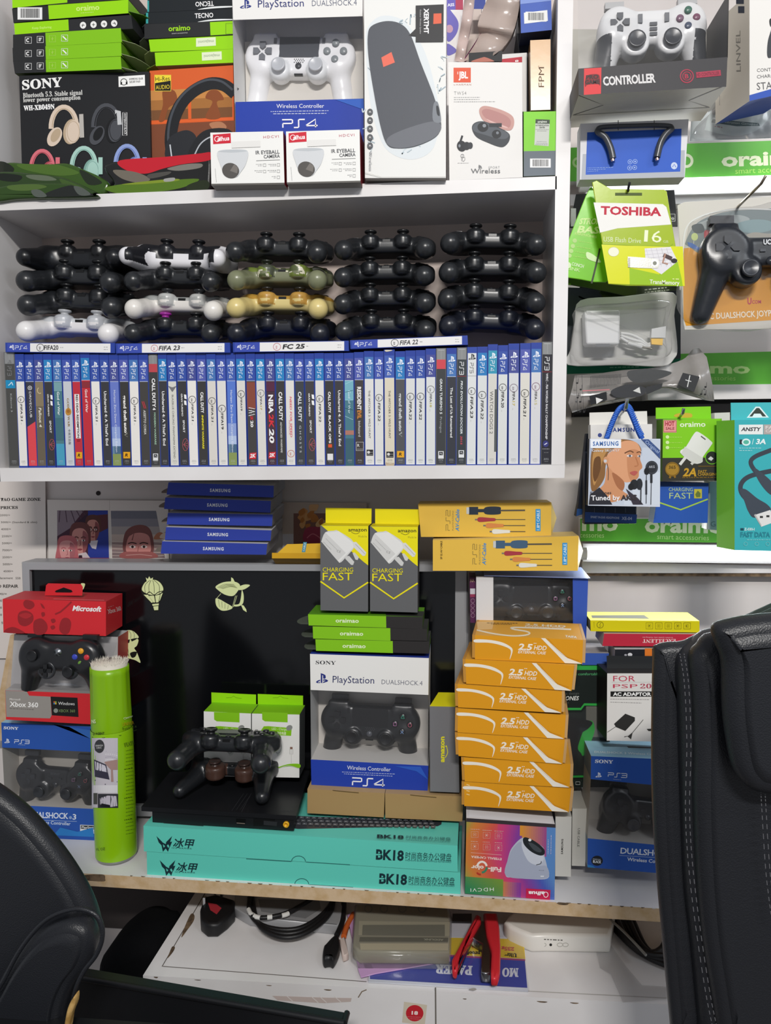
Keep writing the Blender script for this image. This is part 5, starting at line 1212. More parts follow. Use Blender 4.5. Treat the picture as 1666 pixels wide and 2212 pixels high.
for k, q, ti, lb, (u0, u1), (t0, t1), (ex, er), tc_, st in flat:
    t = Thing('game_case', lb, 'game case', 'game cases lying flat on the row'); m = t.part('case_shell')
    b = Box(m, k, *q, .0, .125, 'g#2c449e'); c_ = t.part('cover_sheet'); f = Face(c_, b.front.o, b.front.n, k)
    (x0, y0), (x1, y1), (x2, y2), (x3, y3) = q
    tp = lambda x: y0+(y1-y0)*(x-x0)/(x1-x0); bt = lambda x: y3+(y2-y3)*(x-x3)/(x2-x3)
    pz = lambda a, bb, i0, i1, c: f.poly([(a, tp(a)+i0), (bb, tp(bb)+i0), (bb, bt(bb)-i1), (a, bt(a)-i1)], c)
    pz(x0+14, u0, 5, 5, 'g#3d50b0'); pz(u0, u1, 4, 4, 'g#eeedec')
    my = lambda x: (tp(x)+bt(x))/2
    f.pslogo(x0+62, my(x0+50), 32, '#e8ecf8', rot=-math.pi/2); f.psword('4', (x0+70, my(x0+70)+14), (x0+156, my(x0+156)+12), 26, '#dde4f4', 4)
    EA(f, ex, my(ex), er, tc_ if 'FIFA' in ti and '23' not in ti else '#c87a86')
    f.text(ti, (t0, my(t0)+16), (t1, my(t1)+14), 32, tc_, st or 'b')
    f.fine(t1+14, my(t1)-2, t1+34, my(t1)-2, '#aaaaaa', h=7); f.fine(u1-48, my(u1)-8, u1-20, my(u1)-8, '#b8b8b8', h=6); f.fine(u1-48, my(u1)+10, u1-20, my(u1)+10, '#b8b8b8', h=6)
    t.done()
# ================================================================ wall papers, monitor and boxes on the desk
def paper(name, label, cat, k, q, Y, col='#ece9e6', art=None, group=None):
    t = Thing(name, label, cat, group); m = t.whole(); b = Box(m, k, *q, Y, .0012, col); 
    if art: art(b.front)
    t.done()
def price(f):
    ink = '#3a3836'
    f.text('TAO GAME ZONE', (5, 288), (405, 286), 30, ink, 'sb'); f.text('PRICES', (3, 368), (178, 366), 28, ink, 'sb')
    for i, (s, x0, x1) in enumerate((('2000/=', 0, 100), ('3000/= (Standard & slim)', 8, 370), ('4000/=', 10, 108), ('2500/=', 18, 116), ('5000/=', 20, 118), ('7000/=', 22, 120), ('2500/=', 24, 120), ('5000/=', 28, 124), ('4500/=', 34, 130))):
        f.text(s, (x0, 440+i*70), (x1, 439+i*70), 20, '#5a5652')
    f.text('lacement', (0, 1068), (128, 1068), 22, '#5a5652'); f.text('550', (155, 1070), (204, 1070), 22, '#5a5652'); f.text('D REPAIR', (-20, 1154), (182, 1154), 30, '#3f3c3a', 'b')
    for y, s, x1 in ((1228, '990/=', 66), (1295, '1700', 20), (1365, '1500', 18), (1436, '300', 18), (1516, 'N S', 30)): f.text(s, (-34, y), (x1, y), 22, '#5a5652')
paper('price_list', 'white printed price list sheet taped to the wall at far left', 'paper', E1, [(-60, 60), (452, 60), (470, 1860), (-60, 1860)], .232, '#e2dad4', price)
def photo1(f):
    f.rect(572, 382, 1078, 860, '#4a2a3c'); f.poly([(572, 382), (840, 382), (700, 560), (572, 640)], '#8a7a86')
    for d_ in range(5): f.line([(600+d_*55, 384), (590+d_*80, 500)], 8, '#4e3848')
    f.poly([(700, 560), (900, 390), (1078, 386), (1078, 470), (880, 520)], '#3a2438'); f.poly([(880, 384), (1078, 384), (1084, 640), (1090, 856), (880, 856)], '#2f3f9a'); f.poly([(960, 430), (1078, 420), (1080, 560), (1000, 600)], '#5a2c34')
    art_face(f, 930, 580, 130, 210, '#c98a80', '#5a3430', '#8a4a4c', glasses=True); f.poly([(880, 690), (980, 680), (960, 770), (920, 760)], '#d8cfd8')
    art_face(f, 800, 690, 170, 260, '#d09088', '#6a3c3c', '#9a585c'); f.poly([(760, 820), (860, 800), (900, 856), (740, 856)], '#d9c9cc'); f.poly([(790, 830), (820, 830), (824, 856), (784, 856)], '#3a2430')
    art_face(f, 672, 790, 165, 215, '#dc9a98', '#c06a70', '#b06a70', long=True)
    f.rect(572, 856, 1092, 870, '#8a3a50')
def photo2(f):
    f.grad([(1108, 386), (1560, 386), (1650, 858), (1122, 858)], lambda u, v: hexc(('#6a6a78', '#84808a', '#a49a98', '#c2aea4', '#a48a86', '#8a7678')[min(5, int(v*6))]), 4, 12)
    for i in range(9): f.line([(1122, 690+i*18), (1260, 700+i*17), (1500, 690+i*19), (1640, 704+i*16)], 5, ('#d4c4ba', '#8c7a7a')[i % 2])
    f.blob([(1560, 620), (1600, 600), (1640, 620), (1645, 660), (1540, 670)], '#b8785a')
    f.blob([(1240, 800), (1240, 640), (1290, 560), (1390, 526), (1480, 550), (1525, 640), (1530, 800), (1400, 812)], '#7c4a48'); f.blob([(1268, 800), (1270, 690), (1310, 625), (1400, 605), (1480, 630), (1505, 700), (1500, 800), (1400, 806)], '#cf8a84')
    art_eye(f, 1325, 746, 34); art_eye(f, 1440, 746, 34); f.line([(1385, 740), (1376, 800)], 8, '#a86660'); f.line([(1280, 640), (1340, 610), (1320, 680)], 10, '#7c4a48')
    f.blob([(1230, 800), (1390, 795), (1530, 800), (1560, 856), (1220, 858)], '#a4605e'); f.line([(1260, 830), (1400, 822), (1520, 836)], 6, '#d0a09a')
t = Thing('photo_sheet', 'white sheet with photo of three faces, pinned left of the dark blue phone boxes', 'print'); m = t.whole(); b = Box(m, E1, (472, 275), (1095, 280), (1100, 880), (485, 880), .2325, .001, '#ddd6d0'); photo1(b.front); t.done()
t = Thing('photo_sheet', 'sheet with photo of a face half under water, behind the phone box stack', 'print'); m = t.whole(); b = Box(m, E1, (1097, 280), (1680, 285), (1690, 880), (1102, 880), .2325, .001, '#ddd6d0'); photo2(b.front); t.done()
t = Thing('photo_sheet', 'glossy sheet with orange fire picture between the phone boxes and yellow cartons', 'print'); m = t.whole(); b = Box(m, E2, (1260, 292), (2080, 300), (2080, 860), (1262, 850), .2325, .001, '#cbbcb2'); f = b.front
f.rect(1370, 400, 1800, 850, '#8a6258'); f.rect(1264, 600, 1370, 850, '#d6d4da')
r = random.Random(2)
for i in range(26): x, y = r.uniform(1385, 1700), r.uniform(380, 620); f.blob([(x, y), (x+r.uniform(20, 60), y-r.uniform(10, 60)), (x+r.uniform(40, 90), y+r.uniform(-10, 30)), (x+20, y+r.uniform(20, 50))], r.choice(('#e0a060', '#c9803a', '#edc08a', '#a8602e', '#e8b070')))
for i in range(5): x = 1520+i*14; f.blob([(x, 330), (x+24, 312), (x+40, 330), (x+10, 380)], '#e8b884')
f.blob([(1480, 560), (1560, 530), (1700, 560), (1700, 680), (1480, 680)], '#a83a5a'); f.line(spline([(1500, 640), (1560, 600), (1640, 650)], 5, False), 10, '#d87a90')
t.done()
t = Thing('wall_socket_hole', 'round dark hole in the board above the photo sheets', 'hole'); m = t.whole(); fh = Face(m, Vector((0, WY-.0008, 0)), (0, -1, 0), E1); fh.oval(982, 210, 23, 23, '#241c1c'); t.done()
# stack of five phone boxes resting on the monitor top, tipped up at the front
S = [([(153, 100), (1178, 132), (1175, 246), (135, 218)], (556, 756, 190), 'top'), ([(122, 246), (1150, 280), (1145, 394), (110, 358)], (528, 728, 333), 'second'), ([(148, 396), (1168, 412), (1160, 524), (136, 508)], (546, 746, 473), 'third'), ([(130, 534), (1155, 566), (1146, 668), (118, 658)], (532, 732, 619), 'fourth'), ([(92, 672), (1115, 697), (1104, 803), (78, 792)], (488, 690, 757), 'lowest')]
for q, (a, bb, y), w_ in S:
    t, m, b, f = carton('phone_box', 'dark blue phone box with white lettering, %s in the stack above the monitor' % ('lowest' if w_ == 'lowest' else w_ + ('' if w_ == 'top' else ' from top')), 'box', E2, q, .118, .085, ['#3446a8', '#8a8c92', '#9a9ca4', '#8f929a', '#c8c8cc', '#a9a4a2'], group='blue phone boxes stacked above the monitor', many=True, lean=-.14)
    f.text('SAMSUNG', (a, y), (bb, y+4), 30, '#e8ecf6', 'Bw'); tuck(t.part('tuck_flap'), b, 'l', '#8a8078', lng=.02)
    u = b.bottom(); 
    t.done()
# yellow cable cartons
def av(f, dx, dy, faded):
    X = lambda x: x+dx
    Y = lambda y: y+dy
    f.psword('2', (X(425), Y(328)), (X(425), Y(160)), 34, '#7a6a3a', 4); f.text('PLAYSTATION2', (X(456), Y(326)), (X(456), Y(164)), 13, '#8a7a4a'); f.text('AV-Cable', (X(500), Y(332)), (X(502), Y(154)), 30, '#3a8ac8', 'bi')
    bl = '#2c3644' if not faded else '#44607c'
    f.rect(X(580), Y(132), X(656), Y(196), bl); f.rect(X(560), Y(136), X(582), Y(190), '#c8cccc'); f.rect(X(654), Y(150), X(716), Y(176), bl); f.blob([(X(714), Y(136)), (X(830), Y(132)), (X(840), Y(162)), (X(830), Y(192)), (X(714), Y(190))], bl); f.line([(X(836), Y(162)), (X(1040), Y(160))], 12, '#54504a')
    for i, (x, c) in enumerate(((660, '#a83a44'), (728, '#d88a4a'), (780, '#e2e2da'))):
        y = Y(236+i*49); f.rect(X(x-30), y-6, X(x+4), y+6, '#7a7670'); f.blob([(X(x), y-18), (X(x+90), y-14), (X(x+135), y-10), (X(x+135), y+10), (X(x+90), y+14), (X(x), y+18)], c); f.line([(X(x+135), y), (X(1042), y)], 6, '#5a5448')
    f.rect(X(1126), Y(150), X(1166), Y(330), '#3a9ad8'); f.text('1.8M CABLE', (X(1158), Y(322)), (X(1158), Y(160)), 22, '#dcecf4', 'b')
YG = '#e6bc4c'
for q, dx, dy, lb in (([(165, 108), (1254, 96), (1252, 378), (188, 378)], 0, 0, 'yellow cable carton on top of another, right of the yellow charger boxes'), ([(285, 405), (1478, 370), (1470, 655), (285, 655)], 219, 276, 'yellow cable carton lying under its twin, behind the corner of the monitor')):
    t, m, b, f = carton('cable_carton', lb, 'box', E4, q, .062 if dy else .08, .06, [YG, YG, '#c89a34', '#e0bc60', '#d9bf7c', '#b89030'], group='yellow cable cartons', many=True)
    av(f, dx, dy, bool(dy))
    if dy: f.text('SP S2 AV CABLE', (362, 560), (362, 410), 15, '#6a5a2a', 'b')
    e = t.part('bulged_end', label='folded end bulging outward'); A_, B_, C_, D_ = b.a[1], b.a[2], b.b[2], b.b[1]; mid = (A_+B_+C_+D_)/4+Vector((.012, 0, 0))
    for p_, q_ in ((A_, B_), (B_, C_), (C_, D_), (D_, A_)): e.face([p_, q_, mid], '#e4c878')
    t.done()
t, m, b, f = carton('cable_carton', 'yellow carton with small blue label lying low beside the phone box stack', 'box', E2, [(1308, 700), (1720, 690), (1720, 840), (1160, 836)], .12, .06, ['#dcae28', '#c89a24', '#b88a20', '#c89a24', '#e0b840', '#a87a1c'], many=True, lean=.5)
f.poly([(1160, 784), (1720, 790), (1720, 840), (1160, 838)], '#c9980f'); f.poly([(1466, 680), (1500, 680), (1484, 778), (1450, 778)], '#3f8ca8'); f.text('CABLE', (1476, 770), (1490, 690), 16, '#cfe4ea', 'b'); t.done()
# monitor
MY = .145
t = Thing('computer_monitor', 'large silver framed flat monitor with black screen behind the boxed goods', 'monitor')
q = [(47, 1214), (1012, 1218), (1011, 1772), (66, 1760)]
fr = t.part('frame', label='silver frame'); O = [at(x, y, MY) for x, y in q]; q2 = [(66, 1230), (984, 1234), (981, 1745), (82, 1735)]; I_ = [at(x, y, MY) for x, y in q2]
d_ = Vector((0, .045, 0)); e_ = Vector((0, .006, 0)); rim = Vector((0, .004, 0)); ctr = sum(O, Vector())/4
for i in range(4):
    a, b_, c, d = O[i], O[(i+1) % 4], I_[(i+1) % 4], I_[i]
    A2, B2_ = a+(ctr-a)*.008-rim, b_+(ctr-b_)*.008-rim
    C2_, D2 = c-rim, d-rim
    fr.face([A2, B2_, C2_, D2], '@silver_plastic'); fr.face([a, b_, B2_, A2], '@silver_plastic'); fr.face([a+d_, b_+d_, b_, a], '@silver_plastic'); fr.face([D2, C2_, c+e_, d+e_], '@silver_plastic')
fr.face([p+d_ for p in reversed(O)], '@black_plastic')
sc = t.part('screen', label='black glass screen'); sc.face([p+e_*.6 for p in reversed(I_)], '@screen_glass')
st = t.part('stand'); st.boxw(V3(-.45, MY+.005, DZ), V3(.22, 0, 0), V3(0, 0, .04), V3(0, .06, 0), '@black_plastic')
sn = MY+.0036
def sticker(lab, k, shapes):
    p = t.part('sticker', parent=sc, label=lab); f = Face(p, Vector((0, sn, 0)), (0, -1, 0), k)
    for s in shapes: s(f)
GL, IN = '#dfe8ac', '#1a1c18'
def balloon(f):
    f.blob([(1410, 1180), (1430, 1110), (1480, 1072), (1560, 1068), (1620, 1110), (1644, 1180), (1620, 1270), (1592, 1320), (1592, 1385), (1540, 1388), (1510, 1310), (1440, 1250)], IN)
    f.poly([(1458, 1052), (1478, 1068), (1492, 1040), (1506, 1066), (1530, 1052), (1524, 1092), (1468, 1092)], GL)
    f.blob([(1420, 1180), (1440, 1115), (1485, 1082), (1555, 1078), (1610, 1115), (1632, 1180), (1570, 1224), (1490, 1222)], GL)
    f.poly([(1436, 1224), (1480, 1226), (1530, 1300), (1516, 1306)], GL); f.poly([(1488, 1236), (1540, 1234), (1552, 1300), (1536, 1304)], GL); f.poly([(1550, 1234), (1600, 1224), (1584, 1300), (1560, 1302)], GL); f.poly([(1606, 1218), (1628, 1206), (1600, 1280), (1592, 1290)], GL)
    f.poly([(1522, 1318), (1588, 1312), (1586, 1332), (1526, 1336)], GL); f.poly([(1532, 1342), (1584, 1338), (1582, 1378), (1542, 1380)], GL)
    for x in (1450, 1490, 1540, 1590): f.line(spline([(1520+(x-1520)*.3, 1080), (x, 1130), (x+2, 1210)], 4, False), 4, IN)
    f.line(spline([(1424, 1190), (1460, 1222), (1495, 1196), (1540, 1226), (1585, 1198), (1630, 1188)], 4, False), 7, IN)
sticker('pale glowing hot-air balloon sticker', E1, [balloon])
def whale(f):
    f.blob([(612, 1112), (690, 1070), (800, 1066), (850, 1105), (810, 1180), (770, 1205), (700, 1190), (640, 1150)], GL); f.poly([(762, 1062), (764, 1022), (782, 1034), (798, 1066)], GL); f.blob([(850, 1108), (900, 1092), (946, 1100), (900, 1135), (856, 1146), (820, 1140)], GL)
    f.blob([(868, 1145), (885, 1200), (880, 1270), (848, 1300), (800, 1306), (790, 1290), (840, 1280), (858, 1220)], GL); f.poly([(858, 1290), (884, 1296), (910, 1335), (914, 1362), (880, 1340)], GL)
    f.blob([(612, 1230), (650, 1236), (700, 1264), (776, 1312), (740, 1340), (670, 1345), (620, 1300)], GL)
    for i in range(5): f.line(spline([(630+i*12, 1122+i*3), (700+i*14, 1090+i*6), (790+i*8, 1090+i*9)], 4, False), 3, '#6a7048')
    for i in range(4): f.line([(640+i*32, 1238+i*18), (650+i*26, 1310+i*8)], 3, '#4a5038')
    for a in ((664, 1180, 618, 1232), (806, 1200, 776, 1312), (820, 1200, 786, 1312)): f.line([a[:2], a[2:]], 4, GL)
sticker('pale glowing whale balloon sticker', E2, [whale])
def shark(f):
    f.blob([(1436, 680), (1480, 652), (1540, 660), (1590, 700), (1608, 740), (1540, 760), (1440, 780)], GL); f.blob([(1440, 770), (1540, 756), (1606, 760), (1590, 830), (1560, 860), (1585, 900), (1610, 960), (1630, 1030), (1570, 1000), (1500, 980), (1440, 960)], GL)
    f.poly([(1446, 770), (1510, 758), (1500, 800), (1460, 806)], IN); f.poly([(1516, 756), (1596, 740), (1580, 760), (1530, 784)], IN); f.blob([(1510, 920), (1560, 900), (1590, 910), (1570, 960), (1530, 970)], IN)
    for x in (1470, 1510, 1550): f.line(spline([(x-10, 660), (x+10, 700), (x+6, 748)], 4, False), 4, '#4a5038')
    for d_ in (0, 40): f.line([(1440+d_, 830), (1500, 960)], 4, '#4a5038')
sticker('pale glowing parachuting fish sticker', E5, [shark])
sticker('pale glowing sticker tip behind the red hang tab', E5, [lambda f: f.blob([(940, 110), (985, 112), (980, 150), (962, 180), (950, 150)], GL)])
t.done()
# left: red gamepad package
t = Thing('controller_package', 'red and grey gamepad package with hang tab, standing on the blue carton at far left', 'package')
p = t.part('header_box', label='red header of the package')
RD = '#d22c34'
hy = .055
b = Box(p, E5, (30, 290), (1230, 320), (1230, 720), (40, 680), hy, .07, [RD, RD, RD, RD, '#c43a40', '#8a1c24'], yaw=.1, W=(-.004, .07, 0)); f = b.front
for q in ([(270, 340), (300, 300), (380, 320), (400, 370), (350, 410), (290, 390)], [(205, 500), (230, 440), (310, 425), (380, 470), (380, 550), (300, 605), (225, 580)], [(390, 560), (440, 520), (490, 520), (540, 570), (550, 640), (500, 700), (400, 690)], [(700, 560), (740, 510), (800, 520), (826, 580), (800, 680), (740, 700), (690, 650)], [(70, 640), (150, 615), (240, 650), (280, 690), (60, 680)], [(590, 530), (630, 518), (645, 550), (610, 570)], [(585, 610), (625, 595), (640, 625), (605, 645)], [(470, 340), (500, 360), (520, 400), (490, 390)], [(480, 450), (515, 445), (520, 480), (490, 495)]): f.blob(q, '#96262c')
f.line([(640, 466), (700, 440), (770, 380), (830, 322)], 18, '#96262c'); f.blob([(220, 480), (300, 450), (370, 480), (300, 520)], '#b02c32'); f.text('Microsoft', (840, 425), (1170, 436), 58, '#f2efee', 'Bi'); f.line([(620, 288), (1210, 304)], 3, '#e07a7c')
rt_ = b.right(); rt_.text('Xbox 360', (1258, 462), (1410, 420), 52, '#e8c8c8', 'b'); rt_.fine(1256, 388, 1318, 366, '#d8888c', h=10)
h = t.part('hang_tab', label='red card hang tab'); hp = b.b[0]*.35+b.b[1]*.65; fq = Face(h, V3(0, hy+.035, 0), (0, -1, 0), E5)
fq.poly([(520, 250), (535, 130), (560, 108), (940, 116), (962, 150), (955, 250)], RD); fq.poly([(636, 205), (650, 190), (740, 156), (830, 186), (845, 208), (820, 216), (650, 214)], '#0c0d10')
p = t.part('window_tray', label='pale backing behind the clear window')
b2 = Box(p, E5, (165, 700), (1370, 730), (1360, 1400), (120, 1350), .085, .045, ['#b9b6b4', '#aaa', '#c0bdba', '#b03a40', None, None], yaw=.1, W=(-.002, .045, 0))
f2 = b2.front; f2.poly([(455, 1368), (560, 1300), (690, 1262), (820, 1268), (950, 1310), (1030, 1380)], '#c9ccd0')
fb = t.part('window', label='clear plastic window'); bw = Box(fb, E5, (165, 712), (1370, 730), (1200, 1420), (60, 1352), .06, .001, '@clear_window', yaw=.1)
p = t.part('base_box', label='grey and red base of the package')
b3 = Box(p, E5, (60, 1350), (1330, 1400), (1330, 1760), (70, 1690), .05, .075, [RD, RD, '#8a8680', RD, '#a9a6a4', '#7a1a20'], yaw=.1, W=(-.012, .07, 0)); f = b3.front
f.poly([(62, 1352), (310, 1362), (338, 1412), (586, 1424), (600, 1640), (580, 1676), (74, 1658)], '#96918c'); f.poly([(588, 1422), (900, 1436), (912, 1660), (602, 1640)], '#1c1b1c')
f.text('Microsoft', (108, 1462), (236, 1468), 22, '#d8d4d0', 'bi'); f.text('Xbox 360', (112, 1536), (442, 1548), 56, '#f4f2f0', 'b'); f.fine(112, 1560, 390, 1574, '#6a6662', h=10)
f.text('Windows', (676, 1518), (866, 1524), 36, '#e8e8e8'); f.text('XBOX 360', (680, 1604), (870, 1606), 34, '#8aa86a', 'l'); f.oval(648, 1586, 26, 26, '#8a9088')
for i, c in enumerate(('#d8603a', '#8ab048', '#4a8ac8', '#e0b83a')): f.rect(622+18*(i % 2), 1478+18*(i//2), 638+18*(i % 2), 1494+18*(i//2), c)
t.done()
boxed('box360', dict(base='k#1f2023', btn='k#1a1b1d', abxy=['k#e8a428', 'k#c8323c', 'k#6a9a38', 'k#3a48b8'], collar='k#303236'), 'black gamepad with orange red green and blue buttons in the red package', E5, (300, 1150), (1120, 1190), .055, 128, lean=.05, yaw=.1, org=(0, -20))
# generic blue three-part carton
def blue_carton(label, k, hd, ft, win, Y, depth, topq, art, wcol='#b9b4ac'):
    t = Thing('controller_carton', label, 'box'); BL = '#2a56ac'
    p = t.part('header_band', label='blue header'); b = Box(p, k, *hd, Y, depth, [BL, BL, '#7f8f9e', '#7f8f9e', '#9cc8e0', '#35507e']); bf = b
    p2 = t.part('foot_band', label='blue foot'); b2 = Box(p2, k, *ft, Y, depth, [BL, BL, '#7f8f9e', '#7f8f9e', '#c9c4bd', '#35507e'])
    w_ = t.part('inner_tray', label='pale cardboard behind the window'); dv = V3(0, depth*.75, 0)
    L0, R0, R1, L1 = b.a[3], b.a[2], b2.a[1], b2.a[0]
    w_.face([L1+dv, R1+dv, R0+dv, L0+dv], wcol); w_.face([L1+dv, L0+dv, L0, L1], wcol); w_.face([R1, R0, R0+dv, R1+dv], wcol)
    c_ = t.part('window', label='clear plastic window'); c_.face([L1, R1, R0, L0], '@clear_window')
    art(b.front, b2.front, b.top()); t.done()
dz = lambda k, x, Y: resty(k, x, Y, DZ)
def ps3a(f, g, tp):
    f.text('SONY', (42, 188), (212, 196), 32, '#e6eaf2', 'sb'); f.pslogo(82, 350, 52, '#dfe4ee'); f.psword('3', (165, 352), (338, 358), 44, '#dfe4ee', 7); f.fine(210, 366, 290, 374, '#b9c8e0', h=6)
    f.poly([(600, 130), (1050, 200), (1050, 300), (800, 160)], '#3468b8')
    g.text('DUALSHOCK', (330, 1212), (792, 1230), 66, '#dfe6f2', 'bn'); g.oval(818, 1216, 18, 18, '#8aa4d0'); g.text('3', (842, 1236), (884, 1238), 62, '#dfe6f2', 'b'); g.line([(320, 1240), (892, 1260)], 4, '#b9cce8'); g.text('Wireless Controller', (380, 1280), (818, 1306), 38, '#c9d8ee', 'b')
    g.poly([(930, 1298), (1100, 1306), (1100, 1402), (930, 1392)], '#e4e6ea'); g.poly([(938, 1306), (1100, 1312), (1100, 1352), (938, 1346)], '#1e2024'); g.text('PlayStation', (948, 1340), (1130, 1346), 26, '#e4e6ea', 'b'); g.text('Official Product', (948, 1384), (1140, 1392), 20, '#4a4c50')
    g.poly([(620, 1420), (700, 1330), (900, 1380), (1080, 1330), (1090, 1440)], '#2f7fc8')
y1 = dz(E6, 100, .075)
blue_carton('blue carton with a black gamepad behind its window under the red package at far left', E6, [(15, 112), (1290, 170), (1290, 465), (25, 402)], [(60, 1065), (1300, 1125), (1300, dz(E6, 1300, .075)), (70, y1)], None, .075, .062, None, ps3a)
boxed('ds3', dict(mark=('SONY', 18, 4, 22, 5.8, 'k#3c3e42'), base='k#1c1d20', sym=['k#4aa08a', 'k#a05058', 'k#6a7a98', 'k#9a6a90'], stick='k#2a2c30', collar='k#26282c'), 'black gamepad in the blue carton at far left beside the green spray can', E6, (500, 880), (810, 905), .088, 50, lean=.06, org=(0, -7))
# green spray can with brush cap
cb = atz(252, 1848, DZ); R0 = .0325
cx_, cy_ = cb.x, cb.y+.0
def zpx(y): return at(250, y, cy_-R0).z
t = Thing('spray_can', 'lime green foam cleaner spray can with white brush top on the desk edge', 'spray can')
p = t.part('can_body'); z0, z1 = DZ, zpx(1588)
p.lathe((cx_, cy_, z0), (0, 0, 1), [(.001, 0), (R0*.93, .0), (R0*.98, .004), (R0*.98, .008)], 'b#a8aaa8', 40)
p.lathe((cx_, cy_, z0), (0, 0, 1), [(R0, .006), (R0, z1-z0-.002), (R0*.985, z1-z0)], 'g#8cc010', 40)
def wrap(mb, k, x0, y0, x1, y1, col, n=10, off=.0006):
    """patch printed on the curved can: picture rectangle projected to the cylinder"""
    def hit(x, y):
        X, Y_ = px(k, (x, y)); d = ray(X, Y_); dx, dy = d.x, d.y; ox, oy = CAM.x-cx_, CAM.y-cy_; rr_ = R0+off
        A = dx*dx+dy*dy; B = 2*(ox*dx+oy*dy); C = ox*ox+oy*oy-rr_*rr_; D = max(B*B-4*A*C, 0); return CAM+d*((-B-math.sqrt(D))/(2*A))
    vs = [hit(x0+(x1-x0)*i/n, y) for y in (y1, y0) for i in range(n+1)]
    mb.mesh(vs, [(i, i+1, n+2+i, n+1+i) for i in range(n)], col, True)
class Cyl(Face):
    def __init__(s, mb, k): s.mb, s.k, s.i = mb, k, 0
    n = Vector((0, -1, 0))
    def P(s, p, off=0.0):
        X, Y_ = px(s.k, p); d = ray(X, Y_); ox, oy = CAM.x-cx_, CAM.y-cy_; rr_ = R0+off
        A = d.x**2+d.y**2; B = 2*(ox*d.x+oy*d.y); C = ox*ox+oy*oy-rr_*rr_; D = max(B*B-4*A*C, 0); return CAM+d*((-B-math.sqrt(D))/(2*A))
    def poly(s, pts, mat):
        o = s.nxt()+.0005; x0, x1 = min(p[0] for p in pts), max(p[0] for p in pts); n = max(1, int((x1-x0)/28))
        for j in range(n):
            q = [tuple(p) for p in pts]
            for lim, sg in ((x0+(x1-x0)*j/n, 1), (x0+(x1-x0)*(j+1)/n, -1)):
                r_ = []
                for a, b in zip(q, q[1:]+q[:1]):
                    da, db = (a[0]-lim)*sg, (b[0]-lim)*sg
                    if da >= 0: r_.append(a)
                    if da*db < 0: t_ = da/(da-db); r_.append((a[0]+(b[0]-a[0])*t_, a[1]+(b[1]-a[1])*t_))
                q = r_
            if len(q) > 2: s.mb.face([s.P(p, o) for p in q], mat)
    def text(s, t_, a, b, h, c, st='', slant=0):
        vs, fs = glyphs(t_, st); o = s.nxt()+.0005; a, b = Vector(a), Vector(b); d = b-a; u = Vector((d.y, -d.x)).normalized()*h
        s.mb.mesh([s.P(a+d*float(x)+u*float(y), o) for x, y in vs], fs, c, False)
lb = t.part('can_label', label='printed wrap with computer pictures'); f = Cyl(lb, E6)
wrap(lb, E6, 1066, 292, 1368, 1100, 'g#c9c4cc', 12, .0005)
f.oval(1155, 388, 58, 78, '#3c3c40'); f.ring(1155, 388, 58, 7, '#222226', ry=78); f.text('GENERATION', (1108, 390), (1194, 386), 18, '#c8c8c8', 'b'); f.text('CRC', (1120, 416), (1180, 412), 18, '#c8c8c8', 'b')
for i in range(8): f.line(spline([(1220, 310+i*34), (1290, 330+i*30), (1364, 316+i*36)], 4, False), 7, ('#a8a2b0', '#e4e2e6')[i % 2])
f.poly([(1090, 540), (1232, 600), (1272, 775), (1100, 740)], '#3a3848'); f.poly([(1100, 560), (1222, 612), (1246, 690), (1110, 660)], '#cfccd8'); f.poly([(1210, 570), (1366, 540), (1366, 660), (1310, 660), (1318, 800), (1290, 800), (1288, 660), (1230, 600)], '#a88a84'); f.line([(1100, 780), (1220, 830), (1364, 800)], 12, '#54525e'); f.rect(1085, 840, 1366, 930, '#dcdade'); f.line([(1110, 850), (1280, 890)], 14, '#a9a4a8')
f.rect(1085, 930, 1128, 1060, '#4a4c44'); f.rect(1136, 940, 1372, 1102, '#33343a'); f.poly([(1160, 990), (1250, 960), (1350, 965), (1362, 1080), (1290, 1092), (1160, 1060)], '#c2bcc8'); f.poly([(1180, 1050), (1280, 1070), (1280, 1100), (1160, 1092)], '#1c1c22'); f.line([(1200, 1020), (1270, 1036)], 12, '#3a3844')
f.line([(1066, 282), (1200, 290), (1400, 262), (1590, 196)], 5, '#2a3a10')
f.text('NS', (1066, 122), (1112, 118), 42, '#e8f0c8', 'b'); f.text('D AGENT', (1080, 256), (1212, 250), 28, '#2c3a12', 'b'); f.text('Foam Cle', (1428, 202), (1586, 168), 34, '#2c3a12', 'w'); f.text('UNIVER', (1428, 154), (1560, 130), 40, '#b89a1a', ''); f.text('Cleaner', (1440, 78), (1546, 44), 24, '#e2ecc0', 'i'); f.text('FEATU', (1450, 396), (1566, 362), 46, '#4a6414', 's')
r = random.Random(8)
for i in range(24):
    y = 440+i*42
    if i in (5, 13, 19): f.fine(1444, y+6, 1540, y-14, '#2f4210', h=9)
    elif y < 1450: f.fine(1462, y, 1462+r.uniform(80, 110), y-20, '#5f7f18', h=7)
f.text('FL OZ', (1120, 1600), (1220, 1590), 30, '#4a6414', '')
p = t.part('cap', label='fluted green plastic cap'); z2 = zpx(1452); rc = .0312
def crown(s):
    n = 64; vs = []; prof = [(0, 1.0), (.25, 1.0), (.35, .985), (.9, .955), (1, .95), (1, .86), (.8, .86)]
    for v, rr_ in prof:
        for i in range(n):
            a = 2*math.pi*i/n; rib = 1-.035*(max(0, math.cos(a*8)) > .55)*(1 if .3 < v < .95 else 0)
            vs.append((cx_+rc*rr_*rib*math.cos(a), cy_+rc*rr_*rib*math.sin(a), z1+(z2-z1)*v))
    s.mesh(vs, [(j*n+i, j*n+(i+1) % n, (j+1)*n+(i+1) % n, (j+1)*n+i) for j in range(len(prof)-1) for i in range(n)], 'k#84b80c')
crown(p)
p = t.part('brush', label='white bristle brush disc', kind=None)
